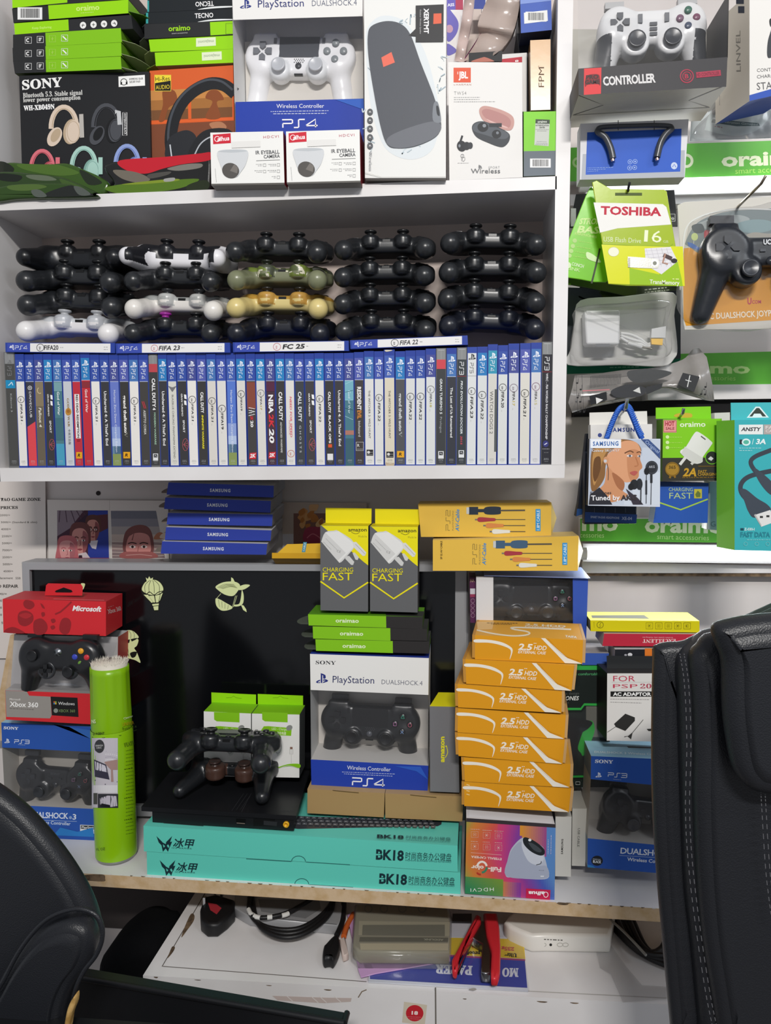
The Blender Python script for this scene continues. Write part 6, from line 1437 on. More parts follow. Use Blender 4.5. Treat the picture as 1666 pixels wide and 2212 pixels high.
p.lathe((cx_, cy_, z2-.006), (0, 0, 1), [(rc*.86, 0), (rc*.9, .012), (.001, .0135)], '#d9d2c4', 40)
r = random.Random(6)
for i in range(420):
    a = r.uniform(0, 6.283); q = math.sqrt(r.uniform(.02, 1))*rc*.88
    b0 = V3(cx_+q*math.cos(a), cy_+q*math.sin(a), z2+.004); b1 = b0+V3(math.cos(a)*.003*q/rc*r.uniform(.5, 1.6), math.sin(a)*.003*q/rc*r.uniform(.5, 1.6), .007*r.uniform(.6, 1.1)); s_ = V3(.0005, 0, 0)
    p.face([b0-s_, b0+s_, b1], '#e0dacd')
t.done()
t = Thing('wooden_plank', 'bare wooden plank edge leaning behind the packages at far left', 'plank'); m = t.whole(); Box(m, PX, (22, 1372), (40, 1376), (14, 1600), (-20, 1600), .19, .012, '@bare_chipboard'); t.done()
# ---- keyboard cartons, console, chargers, boxed controller, hard disk cases
TQ = '#62d0be'
def teal(label, q, Y, depth, ty):
    t, m, b, f = carton('keyboard_carton', label, 'box', PX, q, Y, depth, yaw=-.023, mats=[TQ, TQ, '#3a8a80', '#3f9488', '#66cfbe', '#3a8a80'], group='turquoise keyboard cartons', many=True)
    x0, y0 = q[3]; dx, dy = x0-310, ty
    IK = '#16323a'
    def g(p): return (p[0]+dx, p[1]+dy)
    for pts in ([(337, 1806), (350, 1819), (352, 1830), (342, 1820)], [(340, 1814), (356, 1828), (360, 1820), (366, 1830), (371, 1818), (358, 1824)], [(371, 1806), (358, 1819), (356, 1830), (366, 1820)], [(347, 1822), (353, 1831), (358, 1825), (363, 1832), (368, 1822), (362, 1840), (357, 1833), (351, 1840)]): f.poly([g(p) for p in pts], IK)
    f.text('冰甲', g((372, 1829)), g((415, 1831)), 15.5, IK, 'bi'); f.text('ICE ARMOR', g((370, 1833)), g((413, 1835)), 3.2, IK, 'iw')
    f.text('BK18', g((811, 1858-2)), g((871, 1861-2)), 21, IK, 'B'); f.line([g((811, 1846)), g((822, 1846))], 3, TQ)
    f.text('时尚商务办公键盘', g((875, 1855)), g((974, 1859)), 12.5, IK); f.text('FASHION BUSINESS OFFICE KEYBOARD', g((875, 1860)), g((974, 1864)), 3.6, '#2a5a60')
    n = t.part('thumb_notch', label='curved thumb notch'); fn = Face(n, b.front.o, b.front.n, PX); yb = q[3][1]+(q[2][1]-q[3][1])*.52
    fn.line([(644+dx+15*math.cos(a), yb-1-12*math.sin(a)) for a in np.linspace(0, 3.14, 12)], 1.6, '#2a6a66'); fn.line([(531+dx, yb-7), (628+dx, yb-1)], 1.6, '#2a6a66'); fn.line([(660+dx, yb), (755+dx, yb+6)], 1.6, '#2a6a66')
    return t, m, b, f
TY = -.0165
t, m, b, f = teal('lower turquoise keyboard carton lying on the desk edge', [(317, 1840), (995, 1885), (995, resty(PX, 995, TY-.0109, DZ)), (318, resty(PX, 318, TY, DZ))], TY, .14, 54-2)
zt = at(317, 1840, TY).z; t.done()
t, m, b, f = teal('upper turquoise keyboard carton under the game console', [(310, 1784), (989, 1827), (989, 1883.5), (311, 1839)], TY, .14, 0)
ft = b.top()
ft.k = G5; ft.poly([(60, 100), (1380, 150), (1375, 180), (1340, 196), (900, 204), (20, 222), (-300, 180), (-300, 80)], 'k#3c3e44')
for i in range(26):
    for j in range(3):
        x, y = -200+i*58+j*14, 96+j*30
        if x < 1310: ft.poly([(x, y+i*1.3), (x+44, y+i*1.3+2), (x+40, y+i*1.3+24), (x-2, y+i*1.3+22)], 'k#5a5d64'); ft.fine(x+10, y+i*1.3+10, x+28, y+i*1.3+10, '#c8ccd0', h=5)
ft.text('BK18', (766, 304), (1020, 314), 30, '#16323a', 'B'); ft.text('时尚商务办公键盘', (1042, 308), (1466, 328), 22, '#2f6a6a'); ft.fine(1040, 322, 1460, 342, '#2f6a6a', h=5)
ZT = b.a[0].z; t.done()
def restz(k, x, Y, Z): return resty(k, x, Y, Z)
# slim game console
t = Thing('game_console', 'slim black game console lying on the turquoise keyboard cartons', 'game console')
p = t.part('console_body'); k = E7; cy0 = -.012
TL, TR = px(k, (65, 1122)), px(k, (1495, 1206)); zc_ = at(*px(k, (800, 1165)), cy0).z
A = atz(*TL, zc_); B_ = atz(*TR, zc_); C_ = atz(*px(k, (1622, 785)), zc_); D_ = atz(*px(k, (330, 800)), zc_)
nrm = (B_-A).cross(V3(0, 0, 1)); 
dn = V3(0, 0, ZT+.0006-zc_); top_t = V3(0, 0, -.007)
lo = [A+top_t, B_+top_t, C_+top_t, D_+top_t]
p.face([A, B_, C_, D_], '@black_plastic'); 
for a_, b_ in ((A, B_), (B_, C_), (C_, D_), (D_, A)): p.face([a_+top_t, b_+top_t, b_, a_], '@black_plastic')
ct = (A+B_+C_+D_)/4; sh = lambda v: v+(ct-v)*.035
base = [sh(v) for v in lo]; bt = [v+dn-top_t for v in base]
base[0] = base[0]+(B_-A)*.05; bt[0] = bt[0]+(B_-A)*.05
for i in range(4): p.face([bt[i], bt[(i+1) % 4], base[(i+1) % 4], base[i]], '@black_plastic')
p.face(list(reversed(base)), '@black_plastic'); p.face(list(reversed(bt)), '@black_plastic')
ff = Face(p, bt[0], (bt[1]-bt[0]).cross(V3(0, 0, 1)), k); tf = Face(p, A, V3(0, 0, 1), k)
for i in range(3): tf.line([(900+i*40, 1160-i*6), (1010+i*36, 1000)], 5, '#2c2d30')
tf.line([(990, 1170), (1070, 1020)], 3, '#3a3b3e'); tf.text('SONY', (1340, 1166), (1470, 1172), 18, '#3c3d40', 'w')
ff.rect(1100, 1226, 1300, 1300, '#0c0c0e'); ff.poly([(1195, 1250), (1320, 1262), (1315, 1300), (1195, 1290)], '#2a2b2e'); ff.poly([(940, 1230), (1030, 1236), (1025, 1286), (940, 1280)], '#050506'); ff.line([(945, 1272), (1022, 1278)], 6, '#8a7a70'); ff.line([(270, 1270), (640, 1300)], 7, '#26272a')
for i in range(7): ff.line([(1050+i*62, 1204+i*4), (1092+i*62, 1207+i*4)], 5, '#4a4a4c')
v = t.part('video_socket', label='yellow ringed video socket'); o_ = on(*px(k, (1405, 1282)), bt[0], (bt[1]-bt[0]).cross(V3(0, 0, 1))); nv = (bt[1]-bt[0]).cross(V3(0, 0, 1)).normalized(); nv = nv if nv.y < 0 else -nv
v.lathe(o_, nv, [(.0046, 0), (.0046, .003), (.0024, .003), (.0024, .0005), (.0001, .0005)], 'k#e0a818', 20)
t.done(); ZC = zc_
# two controllers on the console
lowr = controller_model('ds3', dict(mid='k#4a342c', base='k#1e2023', btn='k#1a1b1d', stick='k#3a2a26', collar='k#2c2220'), 'black wired style gamepad with copper-tinted middle lying flat on the console', group=None)
L_, R_ = atz(*px(E7, (420, 985)), ZC+.014), atz(*px(E7, (1180, 1040)), ZC+.014)
Rv = (R_-L_).normalized(); s = (R_-L_).length/.136; m_ = pose((0, 0, 0), Rv, V3(0, 1, .06), s); m_.translation = (L_+R_)/2-m_.to_3x3() @ V3(0, -.050, -.016)+V3(0, 0, .002); lowr.matrix_world = m_
upr = controller_model('ds4', dict(BLK, base='k#232528'), 'black controller propped on top of the other gamepad on the console')
L_, R_ = at(*px(E7, (400, 690)), -.02), at(*px(E7, (1170, 720)), -.02)
Rv = (R_-L_).normalized(); s = (R_-L_).length/.126; m_ = pose((0, 0, 0), Rv, V3(0, .988, -.15), s); m_.translation = (L_+R_)/2-m_.to_3x3() @ V3(0, -.040, -.019); upr.matrix_world = m_
# two white and green charger cartons
for q, tabq, lb, sd in (([(642, 242), (1078, 262), (1078, 845), (645, 838)], [(712, 68), (1124, 88), (1124, 196), (714, 184)], 'white and green charger carton, left one half hidden behind the propped controller', 0), ([(1086, 262), (1526, 272), (1524, 854), (1086, 846)], [(1140, 82), (1558, 98), (1558, 214), (1142, 200)], 'white and green charger carton, right one beside the black and white controller carton', 1)):
    zb = resty(E7, q[3][0], .075, ZC)
    t, m, b, f = carton('charger_carton', lb, 'box', E7, q, .075, .045, ['#e9e8e4', '#ccc', '#c9c8c4', '#55585a', LIME2, '#999'], group='white and green charger cartons', many=True)
    x = q[0][0]
    f.poly([(x+94, 248), (x+330, 256), (x+330, 344), (x+120, 334), (x+96, 318)], LIME2)
    f.poly([(x+70, 440), (x+110, 380), (x+150, 378), (x+368, 396), (x+362, 468), (x+100, 456)], LIME2); f.text('LED - Charger', (x+184, 412), (x+330, 420), 22, '#e4f2c0'); f.text('壁充充电器', (x+206, 452), (x+316, 458), 22, '#e4f2c0', 'b')
    f.oval(x+346, 394, 30, 24, '#8a8c88', rot=-.5)
    f.blob([(x+220, 500), (x+262, 494), (x+280, 580), (x+266, 640), (x+228, 636)], '#cfd2cc'); f.ring(x+240, 566, 34, 6, '#9a9c98', ry=62); f.rect(x+352, 570, x+376, 592, '#8a6a5c'); f.rect(x+348, 592, x+380, 636, '#dddcd8'); f.frame(x+348, 592, x+380, 636, 3, '#b9b9b4'); f.line([(x+364, 636), (x+364, 720)], 5, '#cccbc6')
    f.blob([(x+216, 770), (x+330, 730), (x+438, 728), (x+438, 764), (x+340, 750)], LIME2); f.line(spline([(x+225, 780), (x+330, 744), (x+436, 770)], 5, False), 5, '#c0c2bc')
    h = t.part('hang_tab', label='bright green hang tab'); bx = Box(h, E7, *tabq, .12, .0008, LIME); fh = bx.front; xm = (tabq[0][0]+tabq[1][0])/2; fh.line([(xm-70, 118), (xm-25, 116), (xm, 100), (xm+25, 118), (xm+72, 122)], 3, '#5d8a10')
    t.done()
# brown cartons, boxed black controller, charger cartons
ky = .03
for q, lb in (([(108, 1788), (846, 1830), (838, 2060), (106, 2020)], 'plain brown carton under the black and white controller carton'), ([(850, 1832), (1600, 1860), (1588, 2100), (852, 2064)], 'plain brown carton under the grey charger carton')):
    t, m, b, f = carton('brown_carton', lb, 'box', E8, q, ky, .1, ['#a98a5c', '#8a7048', '#8f744a', '#8f744a', '#b3956a', '#7a6340'], group='plain brown cartons')
    x = q[0][0]+(240 if q[0][0] < 500 else 240); y = q[0][1]+16; f.line(spline([(x, y-2), (x+90, y+8), (x+180, y+16), (x+250, y+22)], 4, False), 8, '#5d4a2c'); t.done()
def artb(f):
    f.text('SONY', (186, 596), (378, 602), 36, '#3a3c40', 's'); f.pslogo(246, 776, 94, '#27327e'); f.text('PlayStation', (348, 772), (745, 782), 66, '#333a66', ''); f.text('DUALSHOCK.4', (816, 786), (1206, 800), 44, '#4a5066', 'l')
    f.text('Wireless Controller', (486, 1602), (902, 1622), 38, '#eef0f6'); f.fine(438, 1626, 942, 1646, '#b9c2e2', h=8); f.fine(458, 1644, 920, 1666, '#b9c2e2', h=8)
    f.psword('4', (532, 1752), (836, 1766), 74, '#f0f2f8', 12); f.poly([(940, 1570), (1190, 1576), (1260, 1700), (1150, 1620)], '#2f5cc0')
BW = window_carton('controller_carton', 'white and blue carton with a black game controller behind its window, on brown cartons', E8, (132, 498), (1268, 538), ((138, 842), (1264, 890)), ((140, 1506), (1264, 1566)), (1256, 1828), (146, 1758), .045, .085, artb, side='#d9d9d6')
boxed('ds4', DS4F, 'black controller with coloured button symbols in the carton above brown cartons', E8, (546, 1262), (862, 1284), .088, 52, lean=.1, org=(0, 0))
t, m, b, f = carton('charger_carton', 'grey charger carton with yellow top and sideways yellow lettering, beside the orange cases', 'box', E8, [(1276, 998), (1546, 1004), (1560, 1824), (1280, 1812)], .03, .05, ['#77777a', '#555', '#8a8a8c', '#555', '#e4dc18', '#444'], W=(.012, .055, .004))
f.text('amazon', (1416, 1534), (1416, 1288), 44, '#e8e020', 'B'); f.line(spline([(1425, 1490), (1448, 1440), (1436, 1376)], 5, False), 6, '#e8e020'); f.poly([(1424, 1384), (1436, 1370), (1444, 1388)], '#e8e020'); t.done()
# three flat green boxes on the controller carton
for q, gx, (a, bb, y), n_ in (([(190, 1112), (1222, 1136), (1220, 1244), (196, 1212)], 892, (438, 646, 1184), 'top'), ([(232, 1220), (1262, 1245), (1260, 1352), (236, 1330)], 930, (476, 686, 1300), 'middle'), ([(256, 1336), (1282, 1358), (1280, 1466), (262, 1440)], 952, (500, 708, 1412), 'bottom')):
    t, m, b, f = carton('cable_box', 'green and black cable box, %s of the three above the boxed black controller' % n_, 'box', E3, q, .046, .07, ['#2e2c2c', '#333', '#3c4434', '#4a6a28', '#5d9a20' if n_ == 'top' else '#333', '#333'], group='green and black cable boxes', many=True)
    x0, y0 = q[0]; x3, y3 = q[3]; f.poly([(x0, y0), (gx, y0+(gx-x0)*.024), (gx+2, y3+(gx-x3)*.03), (x3, y3)], LIME2); f.text('oraimao', (a, y), (bb, y+4), 36, '#eef6d8', 'b')
    if n_ == 'top': b.top().poly([(892, 1122), (880, 1075), (1238, 1085), (1222, 1134)], '#3a3c38')
    tuck(t.part('tuck_flap'), b, 'l', '#5d6458', lng=.025); t.done()
# two yellow and grey charger cartons on top of them
for dx, dy, lb in ((0, 0, 'yellow and grey charger carton with white plug picture, left of the pair'), (446, 8, 'yellow and grey charger carton with white plug picture, right of the pair')):
    X = lambda pts: [(x+dx, y+dy) for x, y in pts]
    YE = '#ece012'
    t, m, b, f = carton('charger_carton', lb, 'box', E3, X([(300, 312), (732, 318), (730, 1088), (302, 1076)]), .05, .05, ['#636466', '#555', '#6a6a6a', '#505052', '#d9c814', '#444'], group='yellow and grey charger cartons', many=True)
    f.poly(X([(312, 314), (732, 318), (731, 672), (690, 640)]), YE)
    f.text('amazon', (552+dx, 366+dy), (718+dx, 366+dy), 32, '#3a361a', 'b'); f.line(spline(X([(580, 374), (620, 388), (655, 374)]), 4, False), 4, '#3a361a'); f.text('Mobile', (644+dx, 420+dy), (718+dx, 420+dy), 18, '#8a8420', 'w')
    f.blob(X([(312, 450), (345, 374), (420, 360), (466, 364), (612, 478), (520, 610), (480, 646), (455, 630), (320, 470)]), '#d4d4d2', 3); f.poly(X([(345, 376), (466, 364), (612, 480), (600, 510), (470, 642), (456, 630), (530, 560), (400, 430)]), '#e6e6e4'); f.poly(X([(590, 465), (622, 460), (714, 556), (704, 584), (684, 588), (600, 510)]), '#dcdcda'); f.poly(X([(530, 590), (560, 586), (606, 640), (596, 668), (578, 668), (524, 612)]), '#cfcfcd'); f.poly(X([(590, 560), (610, 556), (648, 600), (636, 624), (616, 620)]), '#cfcfcd')
    f.line(X([(616, 480), (704, 572)]), 5, '#b4b4b2'); f.text('CE', (446+dx, 548+dy), (480+dx, 560+dy), 20, '#8a8a8a', 'w'); f.fine(350+dx, 430+dy, 450+dx, 530+dy, '#a9a9a7', h=5); f.fine(330+dx, 462+dy, 400+dx, 530+dy, '#a9a9a7', h=5)
    f.text('CHARGING', (322+dx, 728+dy), (596+dx, 730+dy), 38, YE); f.text('FAST', (322+dx, 806+dy), (590+dx, 806+dy), 70, YE, '')
    f.line(X([(302, 816), (514, 964), (731, 824)]), 14, YE)
    h = t.part('hang_tab', label='yellow hang tab'); Box(h, E3, *X([(348, 154), (762, 160), (760, 300), (348, 292)]), .09, .001, YE); t.done()
# orange hard disk case cartons
HD = '#e09a1c'
hq = [([(272, 250), (1395, 300), (1385, 550), (270, 500)], 'topmost', -.09), ([(170, 500), (1305, 565), (1275, 830), (180, 755)], 'second from top', -.12), ([(90, 760), (1175, 835), (1170, 1060), (95, 1000)], 'third from top', -.12), ([(95, 1010), (1215, 1080), (1200, 1330), (90, 1260)], 'fourth, in the middle', -.09), ([(90, 1265), (1205, 1340), (1180, 1590), (100, 1505)], 'third from bottom', -.1), ([(155, 1520), (1265, 1590), (1255, 1835), (165, 1770)], 'second from bottom', -.09), ([(160, 1775), (1270, 1845), (1245, 2090), (160, 2025)], 'lowest', -.09)]
for i, (q, n_, yw) in enumerate(hq):
    t, m, b, f = carton('disk_case_carton', 'orange disk case carton, %s of the stack of seven' % n_, 'box', G1, q, -.012, .1, [HD, '#a87c3a', '#b8843a', '#c89a5c', '#e0a43a', '#8f6a34'], yaw=yw, group='orange disk case cartons', many=True)
    (x0, y0), (x1, y1), (x2, y2), (x3, y3) = q
    def U(u, v): return ((x0*(1-u)+x1*u)*(1-v)+(x3*(1-u)+x2*u)*v, (y0*(1-u)+y1*u)*(1-v)+(y3*(1-u)+y2*u)*v)
    f.blob([U(.0, .18), U(.13, .17), U(.25, .25), U(.33, .42), U(.35, .58), U(.33, .9), U(.325, .9), U(.335, .62), U(.31, .48), U(.22, .35), U(.12, .29), U(.0, .3)], '#efe9dc')
    f.poly([U(.61, .0), U(.65, .0), U(.76, .42), U(.86, .78), U(.99, .97), U(.99, .995), U(.84, .995), U(.76, .64)], '#efe9dc')
    for d_ in (0, .015): f.line(spline([U(.66+d_, .0), U(.74+d_, .38), U(.84+d_, .72), U(.97, .9-d_*3)], 5, False), 2, '#b87a14')
    a, bb = U(.4, .52), U(.525, .52); f.text('2.5', a, bb, 62, '#f4ecdc', 'Bi'); a, bb = U(.545, .5), U(.66, .5); f.text('HDD', a, bb, 46, '#f4ecdc', 'bi'); f.text("''", U(.54, .3), U(.565, .3), 20, '#f4ecdc', 'bi'); f.text('EXTERNAL CASE', U(.4, .67), U(.655, .67), 29, '#f4ecdc', 'bi')
    if i == 6:
        for v in (.1, .35, .5): f.line([U(.02, v), U(.05, v+.03)], 9, '#f6d890')
    if i == 0:
        tp = b.top(); tp.line(spline([(290, 196), (450, 232), (640, 256), (780, 252), (840, 232), (800, 210), (680, 190), (650, 172), (800, 172), (1270, 190)], 6, False), 15, '#efe4cc'); tp.text('2.5 HDD', (790, 148), (1215, 170), 20, '#f0e4c8', 'Bi'); tp.text('EXTERNAL CASE', (790, 163), (1200, 178), 9, '#f0e4c8', 'b'); tp.text('TAIFA', (1206, 270), (1330, 282), 20, '#efe8d8', 'B'); tp.poly([(290, 110), (470, 106), (450, 190), (300, 196)], '#e8bc78'); tp.fine(395, 124, 720, 126, '#6a4a18', h=9); tp.fine(440, 136, 660, 138, '#6a4a18', h=7)
    for A_, D_, Bk, o2, c_ in ((b.a[0], b.a[3], b.b[0], (b.a[0]-b.a[1]).normalized()*.004, '#c08a3c'), (b.a[1], b.a[2], b.b[1], (b.a[1]-b.a[0]).normalized()*.004, '#c9a06a')):
        s_ = t.part('side_flap'); s_.boxw(D_+V3(0, 0, .002), Bk-A_, (A_-D_)*.95, o2, c_)
    t.done()
# rainbow camera carton
t, m, b, f = carton('camera_carton', 'rainbow coloured camera carton standing upside down under the orange stack', 'box', G2, [(150, 400), (1186, 470), (1172, 1316), (132, 1236)], -.03, .1, ['#c05a4a', '#444', '#3a3034', '#4a6a9a', '#e6e4e6', '#444'])
def rb(u, v):
    def L(a, b_, t_): return tuple(x+(y-x)*min(max(t_, 0), 1) for x, y in zip(hexc(a), hexc(b_)))
    d = u*.9+.1*v; base = [('#9aa04a', 0), ('#d4843a', .12), ('#d85a4a', .32), ('#d0427a', .5), ('#8a3f9c', .68), ('#4a5cb8', .86), ('#5a8ac8', 1.01)]
    e = u+.12*math.sin(v*4)+(.28 if v < .3 and u > .35 else 0)*(.3-v)
    for (a, p0), (b_, p1) in zip(base, base[1:]):
        if e < p1: c = L(a, b_, (e-p0)/(p1-p0)); break
    else: c = hexc('#5a8ac8')
    if v < .4 and .55 < u < .9 and (u-.9)**2/.09+(v-.0)**2/.25 < 1: c = L('#e0982a', '#9a4a8a', (u-.6)/.3)
    if v > .76 and u < .42: c = L('#2f8a5a', '#7a9a3c', (u+(.9-v)*1.2)/.55)
    elif v > .78 and u < .62: c = L('#d8883a', '#8a3f9c', (u-.4)/.2)
    return c
f.grad([(150, 400), (1186, 470), (1172, 1316), (132, 1236)], rb, 40, 34)
f.poly([(150, 360), (1186, 432), (1186, 474), (150, 404)], '#3a3438')
f.blob([(604, 1025), (640, 800), (690, 690), (800, 590), (900, 620), (1040, 700), (1056, 800), (1085, 920), (1096, 1060), (860, 1068), (700, 1050)], '#b9c0d0'); f.blob([(604, 1025), (640, 820), (700, 700), (790, 640), (840, 800), (960, 910), (1080, 920), (1094, 1050), (860, 1066)], '#a8b0c4'); f.blob([(790, 680), (830, 600), (900, 700), (1040, 800), (1030, 870), (960, 905), (860, 850)], '#ccd2de')
f.blob([(808, 600), (850, 586), (960, 640), (1050, 720), (1054, 780), (1000, 795), (900, 750), (820, 670)], '#22282c'); f.blob([(870, 650), (920, 655), (1020, 730), (1000, 760), (930, 730)], '#454c52'); f.oval(886, 616, 18, 16, '#eef2f4'); f.line(spline([(960, 905), (1010, 890), (1020, 862)], 4, False), 8, '#2a2a30'); f.fine(992, 966, 1050, 970, '#7a8090', h=8); f.rect(1010, 1030, 1050, 1044, '#dde2ea')
f.text('EYEBALL CAMERA', (558, 826), (206, 796), 26, '#f4e4dc', 'b'); f.line([(200, 762), (558, 790)], 3, '#f0d8d0'); f.text('Full-', (556, 935), (402, 928), 52, '#f6ece4', 'B'); f.text('olor', (352, 918), (206, 910), 44, '#f6ece4', 'B'); f.line([(330+55*math.cos(a), 930+62*math.sin(a)) for a in np.linspace(3.3, 6.1, 12)], 24, '#f6ece4'); f.line([(330+55*math.cos(a), 930+62*math.sin(a)) for a in np.linspace(0, 1.6, 8)], 24, '#3f8a6a'); f.line([(310+40*math.cos(a), 980+36*math.sin(a)) for a in np.linspace(1.4, 2.8, 6)], 20, '#b83a2a')
f.text('HDCVI', (466, 1168), (196, 1178), 40, '#eef4ec', 'w'); f.poly([(842, 1178), (1126, 1196), (1120, 1312), (840, 1290)], '#cc2450'); f.text('alhua', (1060, 1216), (872, 1212), 42, '#ffffff', 'Bi'); f.ring(1072, 1250, 26, 7, '#ffffff', ry=30)
for x in (246, 384, 522):
    for y in (552, 690): y2 = y+(x-246)*.06; f.frame(x-40, y2-34, x+40, y2+34, 3, '#eac8b8'); icon(f, x, y2, 16, '#f2e0d8', (4, 3, 5, 0)[(x+y) % 4])
    f.fine(x-48, 490+(x-246)*.08, x+60, 494+(x-246)*.08, '#e8c8bc', h=7); f.fine(x-44, 630+(x-246)*.06, x+40, 634+(x-246)*.06, '#e8c8bc', h=7)
f.fine(1100, 610, 1098, 780, '#d0c8e0', h=9); f.fine(1134, 560, 1130, 780, '#d0c8e0', h=9); b.top().poly([(190, 240), (1130, 320), (1150, 425), (180, 345)], '#f0eef2'); t.done()
for k, q, Y, s_, a, bb, h_, st, lb in ((G2, [(1184, 346), (1372, 346), (1362, 1042), (1180, 1036)], .0, 'SAMSUNG', (1270, 780), (1274, 605), 22, 'Bw', 'narrow white carton with sideways black lettering beside the rainbow carton'), (G2, [(1380, 252), (1555, 252), (1528, 920), (1374, 914)], .03, 'USB CABLE', (1444, 478), (1436, 694), 26, '', 'narrow white cable carton next to the right blue controller carton')):
    t, m, b, f = carton('cable_carton', lb, 'box', k, q, Y, .09, ['#d4d2ca', '#bbb', '#b4b2aa', '#c4c2ba', '#cfcdc4', '#999'], yaw=-.04); f.text(s_, a, bb, h_, '#4a4a48' if s_[0] == 'U' else '#222222', st); t.done()
# right: blue carton, adaptor carton, headset carton, blue carton on its side and small stacks
def ps3b(f, g, tp):
    f.text('SONY', (550, 434), (798, 444), 46, '#e6eaf2', 'sb'); f.pslogo(598, 636, 70, '#dfe4ee'); f.psword('3', (726, 626), (988, 640), 58, '#dfe4ee', 9); f.fine(800, 660, 912, 670, '#b9c8e0', h=7)
    g.text('DUALSHOCK', (900, 1688), (1640, 1740), 80, '#dfe6f2', 'bn'); g.line([(886, 1716), (1640, 1760)], 5, '#b9cce8'); g.text('Wireless Controller', (994, 1790), (1620, 1840), 48, '#dfe6f2', 'b'); g.oval(578, 1790, 80, 70, '#20242c'); g.text('CHARCOAL', (518, 1776), (630, 1786), 20, '#a9b0b8', 'b'); g.text('BLACK', (520, 1816), (634, 1826), 34, '#e0e4e8', 'B')
    g.poly([(445, 1840), (520, 1860), (560, 1890), (446, 1880)], '#2f7fc0'); tp.text('DUALSHOCK 3 Wireless Controller', (540, 296), (1560, 336), 28, '#e4f2f8', 'b'); tp.poly([(990, 205), (1420, 216), (1420, 236), (1010, 226)], '#16242c')
blue_carton('blue carton with a black gamepad behind its window, partly hidden by the right chair', G4, [(495, 340), (1720, 395), (1700, 775), (490, 660)], [(448, 1478), (1700, 1600), (1700, 1985), (445, 1880)], None, .01, .085, None, ps3b)
boxed('ds3', dict(base='k#1c1d20', stick='k#2a2c30', collar='k#26282c'), 'black gamepad in the blue carton beside the right chair', G4, (1050, 1240), (1480, 1290), .03, 50, lean=.06, org=(0, -7))
t, m, b, f = carton('adaptor_carton', 'white adaptor carton with red lettering and black tab, on the right blue carton', 'box', G3, [(590, 1235), (1330, 1235), (1330, 2015), (585, 2000)], .02, .05, ['#dedcd8', '#555', '#1c1c1e', '#ccc', '#2a2a2c', '#555'], many=True, W=(-.006, .05, 0))
for p0, p1, h_, s_, c in (((658, 1326), (908, 1326), 64, 'FOR', '#c03a54'), ((656, 1402), (936, 1402), 44, 'PSP', '#c03a54')): f.text(s_, p0, p1, h_, c, '')
f.text('2000', (966, 1406), (1230, 1406), 52, '#b04a5c', 's'); f.line([(640, 1336), (1330, 1336)], 3, '#b9b6b2'); f.rect(628, 1440, 1330, 1500, '#1e1e1e'); f.text('AC ADAPTOR', (656, 1490), (1090, 1490), 38, '#f4f4f2', 'B')
f.fine(626, 1528, 1070, 1534, '#9a9896', h=9); f.fine(626, 1562, 980, 1572, '#9a9896', h=9); f.poly([(668, 1810), (796, 1694), (905, 1736), (905, 1775), (796, 1890), (690, 1846)], '#2e2e2c'); f.line([(690, 1840), (592, 1905)], 5, '#2e2e2c'); f.line([(1000, 1762), (870, 1920)], 6, '#3a3a38'); f.poly([(880, 1905), (862, 1985), (820, 1950), (785, 1962), (785, 1952), (830, 1945)], '#3a3a38'); f.poly([(1040, 1868), (1330, 1850), (1330, 1900), (1060, 1890)], '#2e2e2c')
h = t.part('hang_tab', label='black folded tab'); Box(h, G3, (584, 1036), (1330, 1040), (1330, 1236), (588, 1230), .045, .001, 'g#2e3032'); t.done()
t, m, b, f = carton('headset_carton', 'black and green headset carton with clear front, behind the orange stack and adaptor carton', 'box', G3, [(60, 1150), (620, 1150), (620, 2530), (60, 2530)], .07, .06, ['#1c2422', '#111', '#1a3a22', '#1a3a22', '#3a9a44', '#111'], many=True)
f.rect(60, 1150, 620, 1196, '#34a848'); f.text('light and comfortable', (80, 1258), (498, 1256), 30, '#58b878'); f.text('simple design', (20, 1480), (270, 1476), 30, '#5a5f5c'); f.text('HEADPHONES', (-120, 1540), (262, 1540), 46, '#e8ece8', 'bi'); f.fine(100, 1570, 150, 1570, '#6a706c', h=12)
f.line([(60, 1640), (290, 1640), (330, 1588), (620, 1592)], 26, '#34a848'); f.rect(350, 1610, 560, 1960, '#6a6a62'); f.blob([(360, 1800), (430, 1790), (440, 1920), (330, 2160), (290, 2140), (260, 2060)], '#2fa03c'); f.blob([(100, 1780), (300, 1760), (420, 1790), (380, 1860), (260, 1960), (240, 2200), (120, 2300)], '#181a1c'); f.line([(60, 2412), (620, 2400)], 24, '#34a848'); f.frame(212, 2450, 300, 2530, 5, '#3a4a40'); f.frame(232, 2468, 280, 2500, 6, '#cfd6d2')
w_ = t.part('window', label='clear plastic window'); w_.face([f.P(p, .004) for p in ((110, 2390), (560, 2390), (560, 1620), (350, 1620), (300, 1680), (110, 1680))], '@clear_window'); t.done()
# dualshock carton on its side
t = Thing('controller_carton', 'blue and white carton on its side with a black controller window, under the yellow cartons', 'box')
p = t.part('carton'); Yb = .085; k = E4
b = Box(p, k, (640, 700), (1556, 722), (1536, 1330), (640, 1320), Yb, .08, [None, '#999', '#b9b9bc', '#2a48a0', '#7a90c8', '#999']); f = b.front; P = lambda q: f.P(q, 0)
p.face([P(q) for q in ((640, 1320), (780, 1322), (780, 704), (640, 700))], '#d6d6d8'); p.face([P(q) for q in ((1432, 1326), (1536, 1330), (1556, 722), (1430, 718))], '#3656b4')
p.face([P(q) for q in ((780, 1090), (1430, 1100), (1430, 1326), (780, 1322))], '#c9c4be')
w_ = t.part('window', label='clear plastic window'); w_.face([P(q) for q in ((780, 1090), (1430, 1100), (1430, 718), (780, 704))], '@clear_window')
w_ = t.part('inner_tray', label='dark inside of the carton'); dv = V3(0, .07, 0); w_.face([P(q)+dv for q in ((780, 1320), (1430, 1326), (1430, 718), (780, 704))], '#4a4c50')
